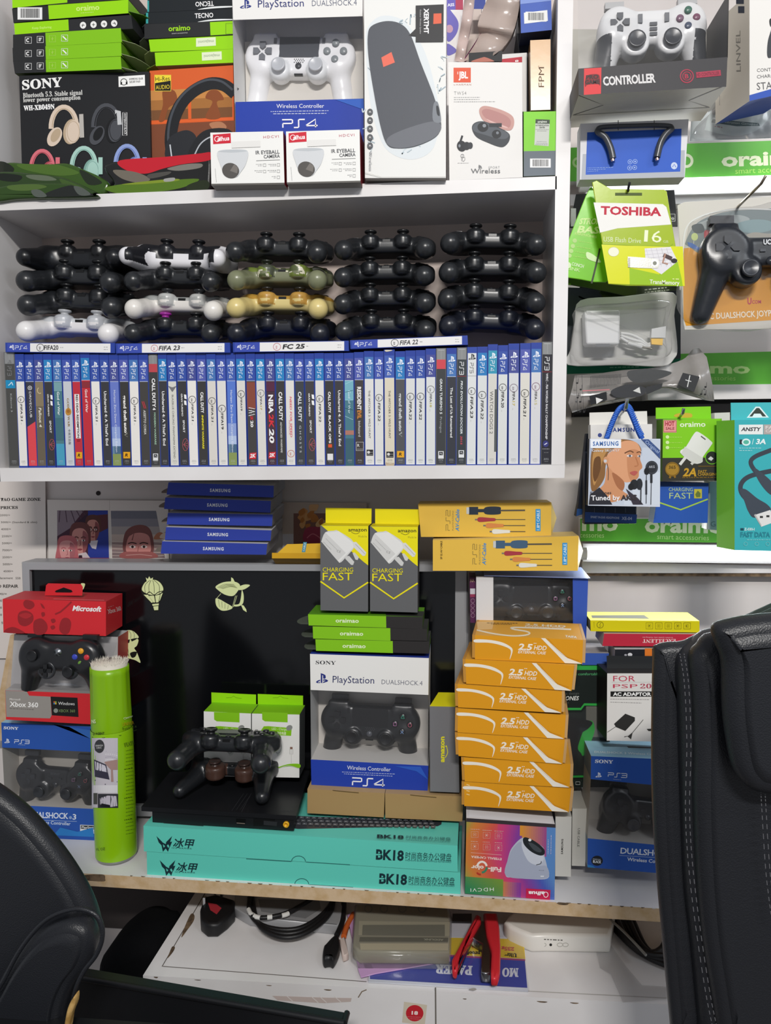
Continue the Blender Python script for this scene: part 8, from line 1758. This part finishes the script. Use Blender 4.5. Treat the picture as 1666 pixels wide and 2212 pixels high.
f.poly([(268, 1030), (340, 975), (400, 1040), (440, 1108), (258, 1108)], '#2c2c34'); f.poly([(545, 985), (640, 1060), (680, 1108), (600, 1108)], '#3a3440'); f.rect(272, 604, 508, 672, '#eef2f8'); f.text('SAMSUNG', (290, 654), (488, 652), 32, '#3f6cae', 'Bw'); f.text('Galaxy S8/S9/S7', (284, 700), (494, 698), 18, '#e4e8ee')
f.poly([(664, 604), (720, 604), (810, 690), (810, 756)], '#3c5488'); f.text('Original', (690, 628), (792, 714), 26, '#a9bcdc'); f.oval(745, 822, 48, 52, '#2a2d33'); f.ring(745, 822, 40, 4, '#4a4e56', ry=44); f.text('AKG', (722, 826), (768, 824), 18, '#b0b4bc', 'b'); f.line([(742, 870), (742, 940)], 18, '#2a2d33'); f.oval(706, 850, 20, 28, '#1c1e22'); f.line([(742, 940), (738, 1108)], 5, '#2a2d33'); f.oval(650, 950, 24, 44, '#2a2d33'); f.oval(610, 952, 32, 38, '#23262b'); f.oval(585, 970, 22, 26, '#1c1e22'); f.line([(662, 980), (660, 1100)], 8, '#2a2d33'); f.line([(704, 880), (702, 1100)], 5, '#2a2d33'); f.line([(703, 920), (703, 1030)], 14, '#33363d')
f.text('Earphones', (272, 1030), (432, 1026), 22, '#3a3436'); f.text('Tuned by', (276, 1076), (498, 1072), 38, '#f2f2f4', 'b'); f.text('AKG', (506, 1074), (630, 1070), 38, '#3a3436', 'B'); t.done()
# lime charger carton
t, m, b, f = carton('charger_carton', 'lime and black charger carton with a white plug picture on the lower right hook', 'box', C6, [(832, 450), (1286, 444), (1276, 924), (826, 928)], .005, .035, ['#82cc1c', '#5a8a14', '#5d8f1a', '#5d8f1a', '#8fd42a', '#aaa'], many=True)
f.poly([(828, 748), (1282, 744), (1277, 924), (826, 928)], '#34332c'); f.poly([(836, 456), (938, 456), (936, 552), (834, 552)], '#e89a96'); f.frame(838, 460, 934, 546, 4, '#8a2a3a'); f.text('HOT', (848, 500), (920, 500), 34, '#a82a40', 'B'); f.text('SALE', (852, 530), (920, 530), 20, '#8a2a3a', 'b'); f.text('oraimo', (962, 508), (1160, 506), 40, '#eef6dc', 'b')
for y in (586, 628, 668): f.oval(866, y, 14, 13, '#d8f0a8'); f.fine(884, y+2, 980, y+2, '#b4e060', h=6)
f.blob([(1072, 560), (1110, 550), (1205, 620), (1204, 650), (1140, 740), (1136, 780), (1070, 790), (975, 720), (968, 690), (1010, 660)], '#e6e6e2', 3); f.poly([(1000, 660), (1140, 748), (1136, 780), (1070, 792), (972, 716)], '#d4d4d0'); f.line([(1125, 580), (1160, 606)], 9, '#5a5a56'); f.line([(1005, 745), (962, 800)], 22, '#dcdcd8'); f.line([(1066, 780), (1050, 798)], 20, '#d0d0cc'); f.oval(1210, 745, 50, 48, '#262a24'); f.ring(1210, 745, 50, 5, '#7ad02a'); f.poly([(1178, 756), (1200, 735), (1222, 752), (1205, 770)], '#d8d8d8')
f.oval(904, 835, 48, 46, '#a8802a'); f.ring(904, 835, 52, 8, '#8a6820'); f.text('365', (876, 832), (930, 832), 24, '#4a3a14', 'b'); f.line([(890, 880), (884, 905)], 16, '#8a6820'); f.line([(918, 880), (926, 902)], 16, '#8a6820'); f.text('2A', (984, 888), (1090, 888), 60, '#c89a2a', 'Bi'); f.text('FAST', (1104, 864), (1170, 864), 22, '#b89030', 'b'); f.text('CHARGING', (1100, 886), (1260, 884), 22, '#b89030', 'b'); f.fine(980, 900, 1260, 897, '#8a6a24', h=8); f.line([(1104, 812), (1260, 812)], 4, '#8a6a24')
h = t.part('hang_tab', label='lime hang tab with slot'); b2 = Box(h, C6, (776, 360), (1200, 350), (1204, 446), (776, 446), .03, .001, '#82cc1c'); b2.front.blob([(925, 412), (985, 400), (1050, 406), (1046, 436), (930, 432)], '#c8a838'); t.done()
t, m, b, f = carton('charger_carton', 'blue charger carton with pale chevron below the lime charger carton', 'box', C6, [(806, 932), (1184, 942), (1176, 1250), (756, 1250)], .02, .03, ['#2a58b0', '#24488a', '#b8d0e4', '#24488a', '#24488a', '#1c3a74']); f.poly([(806, 932), (1184, 942), (1182, 975), (808, 960)], '#2c4a8a'); f.text('CHARGING', (876, 1004), (1062, 1006), 28, '#b8cc8c'); f.text('FAST', (880, 1062), (1060, 1062), 46, '#b8cc8c'); f.rect(1072, 988, 1132, 1060, '#c8bc3a'); f.poly([(1080, 1030), (1100, 1000), (1122, 1020), (1120, 1050), (1090, 1052)], '#6a7a3a'); f.line([(796, 1090), (968, 1148), (1178, 1066)], 11, '#a9cc4a'); t.done()
for q, Y, lb, s_ in (([(1190, 930), (1290, 930), (1285, 1310), (1170, 1300)], .04, 'greyish white box with partial lettering between the blue carton and turquoise pack', 1), ([(1230, 400), (1350, 396), (1345, 930), (1235, 930)], .06, 'white pack edges hanging behind the lime carton', 0)):
    t = Thing('accessory_box', lb, 'box'); m = t.whole(); o_, pl, nv = outl(C6, q, Y, 0, 0, smooth=False); slab(m, o_, pl, nv, .025, .0008, '#c8c8c2' if s_ else '#d8d6d0', 2); f = Face(m, pl, nv, C6)
    if s_: f.text('C', (1244, 1078), (1270, 1078), 32, '#3a3a3a', 'b'); f.text('G', (1200, 1280), (1240, 1276), 40, '#9a9a96', 'b'); f.rect(1250, 930, 1290, 980, '#8a8c90')
    t.done()
t, m, b, f = carton('cable_pack', 'turquoise data cable carton with black hanging cable picture at the right photo edge', 'box', C6, [(1385, 455), (1800, 450), (1800, 1470), (1385, 1460)], -.04, .035, ['#3cb0b8', '#2a8a90', '#7cc83a', '#2a8a90', '#55c4c8', '#2a3a6a'], many=True, W=(-.012, .035, 0))
f.poly([(1418, 492), (1604, 490), (1604, 566), (1418, 566)], '#e8ecea'); f.text('ANSTY', (1434, 540), (1584, 540), 28, '#3a3e44', 'Bi'); f.poly([(1608, 490), (1800, 488), (1800, 565), (1608, 566)], '#b0a8a4'); f.text('FAST', (1624, 524), (1740, 524), 24, '#e0d8d4', 'b'); f.text('CABLE', (1624, 550), (1740, 550), 20, '#e0d8d4', 'b')
f.rect(1424, 606, 1444, 642, '#2a3034'); f.oval(1474, 626, 34, 28, '#d8f0f0'); f.oval(1474, 626, 22, 16, '#58b8a0'); f.line([(1520, 644), (1532, 600)], 4, '#d8f0f0'); f.text('3A', (1548, 640), (1626, 640), 38, '#e8f4f4', 'Bi'); f.fine(1420, 672, 1590, 672, '#a8dce0', h=7); f.fine(1420, 690, 1520, 690, '#a8dce0', h=7)
f.text('Z-030-I', (1460, 1308), (1538, 1308), 20, '#e8f4f4', 'b'); f.rect(1430, 1290, 1456, 1308, '#1c4a58'); f.text('FAST DATA CABLE', (1430, 1358), (1800, 1360), 38, '#2a8494', 'B'); f.fine(1480, 1380, 1800, 1380, '#8ad0d4', h=7)
for x in (1470, 1556, 1640): f.ring(x, 1412, 14, 3, '#7cc8cc')
cb = t.part('cable_picture', label='raised print of a dark braided cable with USB plug')
fc = Face(cb, f.o, f.n, C6); fc.line(spline([(1800, 640), (1660, 690), (1540, 740), (1510, 790), (1560, 870), (1640, 960), (1720, 1040)], 5, False), 34, '#3c444e'); fc.line(spline([(1800, 830), (1660, 850), (1500, 890), (1435, 950), (1440, 1020), (1500, 1090)], 5, False), 36, '#3c444e'); fc.blob([(1425, 1000), (1470, 990), (1560, 1060), (1640, 1110), (1660, 1160), (1540, 1210), (1490, 1160), (1460, 1080)], '#424a55'); fc.blob([(1530, 830), (1580, 850), (1700, 960), (1740, 1040), (1660, 1030), (1580, 940)], '#424a55'); fc.poly([(1535, 1190), (1660, 1150), (1700, 1240), (1590, 1280)], '#e4e4e2'); fc.poly([(1535, 1190), (1590, 1280), (1592, 1266), (1545, 1180)], '#b8b8b6')
fc.rect(1580, 1196, 1604, 1212, '#3a3a3a'); fc.rect(1630, 1190, 1654, 1206, '#3a3a3a')
h = t.part('hang_tab', label='turquoise tab with an A-shaped opening'); b2 = Box(h, C6, (1355, 322), (1800, 318), (1800, 458), (1358, 458), -.03, .001, '#46b8be'); b2.front.poly([(1478, 438), (1548, 352), (1580, 352), (1650, 436)], '#dff0f0'); b2.front.poly([(1498, 428), (1554, 362), (1574, 362), (1630, 428), (1600, 428), (1584, 406), (1536, 406), (1522, 428)], '#3a443c'); t.done()
# ================================================================ things on the low cabinet
def outz(k, pts, Z, n=5, smooth=False):
    q = [px(k, p) for p in pts]; q = spline(q, n) if smooth else q
    return [atz(x, y, Z) for x, y in q], V3(0, 0, Z), V3(0, 0, 1)
def flat(m, k, pts, z, th, rnd, mat, smooth=False, back=True):
    o_, pl, nv = outz(k, pts, z, 5, smooth); slab(m, o_, pl, nv, th, rnd, mat, 3, back=back); return Face(m, pl, nv, k)
def wire(m, k, pts, z, r_, mat='@black_rubber', n=5):
    sp = spline(pts, n, False); zz = z if isinstance(z, (list, tuple)) else None
    m.tube([atz(*px(k, q), (zz[0]+(zz[1]-zz[0])*i/len(sp)) if zz else z) for i, q in enumerate(sp)], r_, mat, 9)
t = Thing('power_plug', 'black three-pin mains plug with red face lying on the low cabinet at left', 'plug'); p = t.part('plug_body')
f = flat(p, G7, [(440, 205), (445, 285), (490, 322), (570, 320), (640, 268), (690, 215), (690, 140), (560, 100), (470, 120)], CZ+.024, .0235, .006, '@black_rubber'); f.poly([(497, 165), (560, 178), (596, 205), (560, 250), (515, 220)], '#a8303a')
for q in ((462, 190), (540, 110), (585, 130)):
    pn = t.part('pin', label='metal pin'); c = atz(*px(G7, q), CZ+.024); pn.boxw(c, V3(.004, 0, 0), V3(0, .006, 0), V3(0, 0, .014), '@chrome')
t.done()
t = Thing('disc_drive', 'flat silver grey disc drive under the black cable coil', 'drive'); m = t.whole(); f = flat(m, G7, [(690, 60), (690, 205), (800, 268), (1430, 330), (1490, 230), (1380, 40)], CZ+.017, .0165, .002, '@silver_plastic'); f.line([(800, 262), (1425, 322)], 4, '#5a5b5e'); f.poly([(860, 140), (1300, 150), (1310, 210), (1200, 280), (880, 230)], '#77787a'); t.done()
t = Thing('power_cable', 'coiled black power cable with worn white scuffs over the silver drive', 'cable'); p = t.part('cable_coil')
for d_, z in ((0, .021), (26, .021), (52, .0212)): wire(p, G7, [(800+d_*.3, 90), (800+d_*.6, 230), (870+d_*.2, 320+d_*.5), (1010, 360+d_), (1160, 350+d_), (1300, 270+d_), (1390, 160+d_), (1400, 60)], CZ+z+.001, .0038)
wire(p, G7, [(850, 60), (800, 140), (800, 240), (880, 275), (1040, 250), (1160, 190), (1260, 130)], CZ+.027, .0036)
q_ = t.part('scuff', label='white worn patches on the cable')
for a in ([(790, 215), (805, 245), (825, 258)], [(830, 262), (850, 270), (875, 275)], [(925, 272), (945, 270), (960, 268)], [(1030, 260), (1060, 252), (1078, 244)]): wire(q_, G7, a, CZ+.0275, .0037, '#d8d8d4', 3)
p = t.part('cloverleaf_plug', label='moulded black end plug'); f = flat(p, G7, [(1330, 470), (1345, 450), (1400, 395), (1440, 400), (1445, 480), (1405, 560), (1370, 555), (1335, 560), (1322, 535)], CZ+.02, .0195, .006, '@black_rubber', True)
wire(p, G7, [(1425, 400), (1460, 320), (1475, 220), (1480, 90)], CZ+.014, .0045); t.done()
t = Thing('toothbrush', 'small orange cleaning brush with pale bristles beside the wrapped pack', 'brush'); p = t.part('handle', label='orange handle'); wire(p, G7, [(1545, 250), (1500, 330), (1475, 410)], CZ+.008, .0045, '#c8602c'); p = t.part('bristles', label='pale bristles'); flat(p, G7, [(1440, 430), (1485, 412), (1510, 530), (1470, 545)], CZ+.012, .0115, .002, '#c9b8b0'); t.done()
t = Thing('photo_paper_pack', 'blue and yellow photo paper pack lying upside down at the cabinet front', 'paper pack'); p = t.part('pack'); f = flat(p, G8, [(150, 690), (250, 130), (1190, 150), (1278, 770), (150, 706)], CZ+.006, .0055, .001, '#dfe2ea')
f.poly([(160, 672), (215, 500), (1255, 572), (1272, 764), (162, 702)], 'g#3346b0'); f.poly([(215, 450), (225, 400), (1245, 420), (1258, 560), (200, 500)], 'g#e8c828'); f.line([(190, 506), (1258, 568)], 12, '#a83a7a'); f.poly([(230, 170), (1180, 180), (1230, 410), (240, 400)], 'g#d6d6dc')
f.text('MO', (1210, 628), (1096, 626), 58, '#e8ecf6', 'sB'); f.text('PAPER', (886, 612), (626, 600), 62, '#e8ecf6', 'sB'); f.text('Ultra', (1200, 522), (1104, 518), 26, '#2a2a1c', 'sB'); f.text('proof', (940, 508), (846, 505), 26, '#2a2a1c', 'sB'); f.text('235g', (1180, 478), (1090, 474), 24, '#b84a4a', 'sB'); f.text('photo', (1010, 472), (880, 466), 24, '#b84a4a', 's')
f.poly([(745, 240), (880, 240), (880, 310), (740, 308)], '#3a3c44'); w_ = t.part('sleeve', label='clear plastic sleeve'); flat(w_, G8, [(145, 700), (250, 128), (1195, 150), (1290, 790), (150, 716)], CZ+.0066, .0003, .0001, '@clear_window', back=False); t.done()
t = Thing('plastic_bag', 'small pink translucent bag under the wrapped drive', 'bag'); m = t.whole(); flat(m, G8, [(0, 250), (70, 210), (130, 480), (720, 520), (728, 572), (560, 600), (200, 662), (100, 688), (80, 640)], CZ+.0085, .0018, .0005, 'c#c49ac8'); t.done()
t = Thing('wrapped_drive', 'grey drive wrapped in crinkled clear plastic beside the red hole punch', 'drive'); p = t.part('drive'); f = flat(p, G8, [(60, 170), (40, 465), (90, 505), (720, 510), (728, 240), (700, 150)], CZ+.03, .021, .004, 'c#8f8a74')
f.poly([(85, 292), (725, 300), (722, 400), (80, 392)], '#a39d84'); f.poly([(110, 320), (690, 318), (690, 400), (105, 392)], '#6a6856'); f.poly([(90, 405), (715, 410), (712, 440), (85, 438)], '#55523f'); f.poly([(90, 450), (715, 450), (712, 500), (95, 496)], '#b9ae90'); f.text('ADDLINK', (680, 420), (540, 416), 12, '#a9a890', 'b')
for x in (150, 260, 390, 530): f.ring(x, 205, 26, 8, '#6a685a')
w_ = t.part('plastic_wrap', label='crinkled clear wrap'); flat(w_, G8, [(50, 165), (28, 470), (80, 520), (730, 524), (740, 236), (710, 140)], CZ+.032, .0235, .008, '@clear_blister', back=False); t.done()
t = Thing('hole_punch', 'red handled metal hand punch standing open on the photo paper', 'hole punch'); RDH = 'k#d02a34'
for lb, pts, z in (('red upper handle', [(905, 245), (945, 255), (945, 290), (880, 400), (790, 540), (775, 640), (745, 635), (738, 560), (760, 520), (830, 390)], .03), ('red lower handle', [(962, 235), (1060, 235), (1075, 330), (1085, 480), (1080, 640), (1062, 692), (1018, 690), (1014, 620), (1020, 500), (985, 380)], .032)):
    h = t.part('handle', label=lb); flat(h, G8, pts, CZ+z, .014, .004, RDH)
h = t.part('jaw', label='steel jaws'); flat(h, G8, [(900, 300), (965, 290), (990, 380), (1020, 480), (1016, 590), (1010, 660), (945, 655), (948, 590), (955, 450), (880, 400), (800, 560), (778, 600), (800, 520), (860, 400)], CZ+.024, .016, .002, 'b#8a8c90'); t.done()
t = Thing('wifi_router', 'white router with rounded left end and small buttons on the low cabinet', 'router'); p = t.part('router_body'); zr = CZ+.03
o_ = [atz(x, y, zr) for x, y in ((1089, 1990), (1100, 1975), (1120, 1962), (1330, 1968), (1318, 2022), (1180, 2020), (1150, 2021), (1125, 2012), (1103, 2002))]; slab(p, o_, V3(0, 0, zr), V3(0, 0, 1), .029, .006, 'k#e2dfd8', 3)
fr_ = Face(p, o_[4], (o_[4]-o_[5]).cross(V3(0, 0, 1)), PX); 
for x in (1162, 1174, 1210, 1222): fr_.ring(x, 2041, 6, 1.2, '#a9a69e', ry=4)
fr_.oval(1190, 2041, 3, 3, '#222222'); fr_.fine(1168, 2029, 1216, 2031, '#5a5854', h=3); t.done()
t = Thing('cable_bundle', 'tangled dark cables in film beside the router and the right chair', 'cable'); m = t.whole()
for i in range(7): wire(m, H1, [(470+i*30, 290+i*4), (520+i*34, 380+i*16), (640+i*26, 500+i*8), (760+i*16, 580-i*12), (900, 640-i*38)], CZ+.008+.004*(i % 3), .0042, '@black_rubber', 4)
wire(m, H1, [(475, 295), (600, 410), (740, 560)], CZ+.03, .002, '#8a8a84'); t.done()
t = Thing('plastic_sheet', 'loose clear plastic sheet curling over the cabinet edge by the right chair', 'sheet'); m = t.whole(); flat(m, H1, [(370, 520), (480, 482), (600, 650), (710, 780), (900, 792), (900, 880), (570, 905), (480, 700), (400, 650)], CZ+.003, .001, .0003, '@clear_blister'); t.done()
t = Thing('black_casing', 'black plastic casing with a narrow top, in front of the cabinet at the bottom', 'casing'); p = t.part('casing_body')
B0, B1_ = at(120, 2080, -.13), at(750, 2188, -.2); zt_ = B1_.z; B0 = atz(120, 2080, zt_); F0, F1 = atz(120, 2104, zt_), atz(744, 2210, zt_)
lo_ = [F0, F1, F1-V3(0, 0, .3), F0-V3(0, 0, .3)]; hi_ = [B0, B1_, B1_-V3(0, 0, .3), B0-V3(0, 0, .3)]; p.hexa(lo_, hi_, '@black_plastic'); p.tube([F0, F1], .004, '@black_plastic', 8); p.tube([B1_, F1], .004, '@black_plastic', 8); t.done()
t = Thing('backpack', 'dark cloth bag standing beside the low cabinet behind the left chair', 'bag'); m = t.whole(); o_, pl, nv = outl(PX, [(195, 2300), (200, 2120), (215, 2078), (250, 2046), (285, 2034), (318, 2044), (350, 2080), (352, 2300)], .04, 0, 0, 4); slab(m, o_, pl, nv, .12, .03, '@dark_fabric'); t.done()
# ================================================================ leather chairs
def cushion(m, pts, Y, th, rnd, lean=0.0, n=5, mat='@black_leather'):
    g_ = 1+(th-rnd*.4)/(Y+1.1); pts = [(989+(x-989)*g_, 964+(y-964)*g_) for x, y in pts]
    o_, pl, nv = outl(PX, pts, Y, 0, lean, n); N = len(o_); c = sum(o_, Vector())/N
    slab(m, o_, pl, nv, th, rnd, mat, 5)
    m.f.pop(-2); m.m.pop(-2); m.c.pop(-2); m.s.pop(-2)      # swap the flat front for a domed one
    nn = nv; rim = [p for p in m.v[-2*N:-N]]; rim = [Vector(p) for p in rim]; cc = sum(rim, Vector())/N; vs = []; S_ = 4
    for s in range(S_+1):
        u = s/S_; vs += [p.lerp(cc, u*.16)+nn*(rnd*.3*(1-(1-u)**2)) for p in rim]
    m.mesh(vs, [(s*N+i, s*N+(i+1) % N, (s+1)*N+(i+1) % N, (s+1)*N+i) for s in range(S_) for i in range(N)], mat); m.face(vs[-N:], mat, True)
def stitches(m, pts, Y):
    sp = spline(pts, 14, False)
    for i in range(0, len(sp)-1, 2): m.tube([at(*sp[i], Y), at(*sp[i+1], Y)], .00042, '@stitch_thread', 5)
t = Thing('office_chair', 'tall black leather office chair with stitched seams and head pillow at the right edge', 'chair')
p = t.part('back_shell'); cushion(p, [(1408, 1404), (1414, 1390), (1440, 1383), (1475, 1380), (1560, 1352), (1900, 1330), (1900, 2330), (1452, 2330), (1446, 2230), (1434, 2100), (1425, 2000), (1416, 1900), (1409, 1800), (1405, 1700), (1404, 1600), (1405, 1500)], -.345, .022, .01, n=3)
p = t.part('seat_cushion'); cushion(p, [(1446, 1420), (1458, 1396), (1478, 1382), (1560, 1345), (1900, 1320), (1900, 2330), (1510, 2330), (1492, 2165), (1476, 2000), (1463, 1885), (1457, 1760), (1452, 1600), (1449, 1500)], -.37, .05, .016, n=3)
p = t.part('centre_panel'); cushion(p, [(1482, 1418), (1500, 1386), (1560, 1356), (1900, 1330), (1900, 2330), (1565, 2330), (1542, 2212), (1524, 2100), (1508, 2000), (1496, 1862), (1490, 1700), (1491, 1600), (1488, 1483)], -.385, .03, .012, n=3)
p = t.part('head_pillow'); cushion(p, [(1531, 1351), (1558, 1334), (1666, 1319), (1950, 1310), (1950, 1690), (1750, 1704), (1666, 1700), (1634, 1698), (1604, 1686), (1574, 1646), (1558, 1564), (1553, 1500), (1551, 1422), (1538, 1385)], -.425, .03, .014, n=4)
for dx in (0, 9):
    p = t.part('seam_stitching', label='pale stitched seam'); stitches(p, [(1469+dx, 1412), (1479+dx, 1480), (1484+dx, 1605), (1481+dx, 1747), (1487+dx, 1862), (1503+dx, 2000), (1526+dx, 2151), (1545+dx, 2240)], -.400)
for dx in (0, 9):
    p = t.part('seam_stitching', label='pale stitched seam'); stitches(p, [(1644+dx, 1704), (1646+dx, 1747), (1655+dx, 1885), (1668+dx, 1990)], -.412)
p = t.part('post'); p.lathe((at(1900, 2300, -.33).x, -.3, -.05), (0, 0, 1), [(.2, 0), (.2, .03), (.03, .06), (.03, .45)], '@black_plastic', 20); t.done()
t = Thing('armchair', 'black leather chair with piped seam and torn edge at the lower left corner', 'chair')
p = t.part('back_shell'); cushion(p, [(-60, 1650), (0, 1681), (60, 1725), (110, 1776), (160, 1840), (200, 1905), (221, 1956), (228, 1992), (226, 2024), (213, 2060), (186, 2098), (168, 2140), (150, 2240), (150, 2330), (-60, 2330)], -.3, .03, .014, n=4)
PIP = [(-40, 2180), (0, 2131), (39, 2059), (78, 2007), (116, 1977), (165, 1963), (203, 1973), (219, 1996), (221, 2028), (207, 2064), (180, 2100), (160, 2150), (140, 2260)]
p = t.part('arm_pad'); cushion(p, PIP+[(60, 2330), (-60, 2330)], -.325, .03, .012, n=4)
p = t.part('piping', label='raised piping along the pad edge'); p.tube([at(x, y, -.338) for x, y in spline(PIP, 5, False)], .0026, '@black_leather', 8)
p = t.part('torn_foam', label='yellow foam showing through a tear'); o_, pl, nv = outl(PX, [(160, 2154), (161, 2172), (152, 2196), (146, 2230), (137, 2230), (141, 2196), (148, 2172)], -.352, 0, 0, 3); slab(p, o_, pl, nv, .012, .002, '@foam', 2)
p = t.part('base'); p.boxw(V3(-.62, -.42, -.05), V3(.3, 0, 0), V3(0, 0, .75), V3(0, .1, 0), '@black_plastic'); t.done()
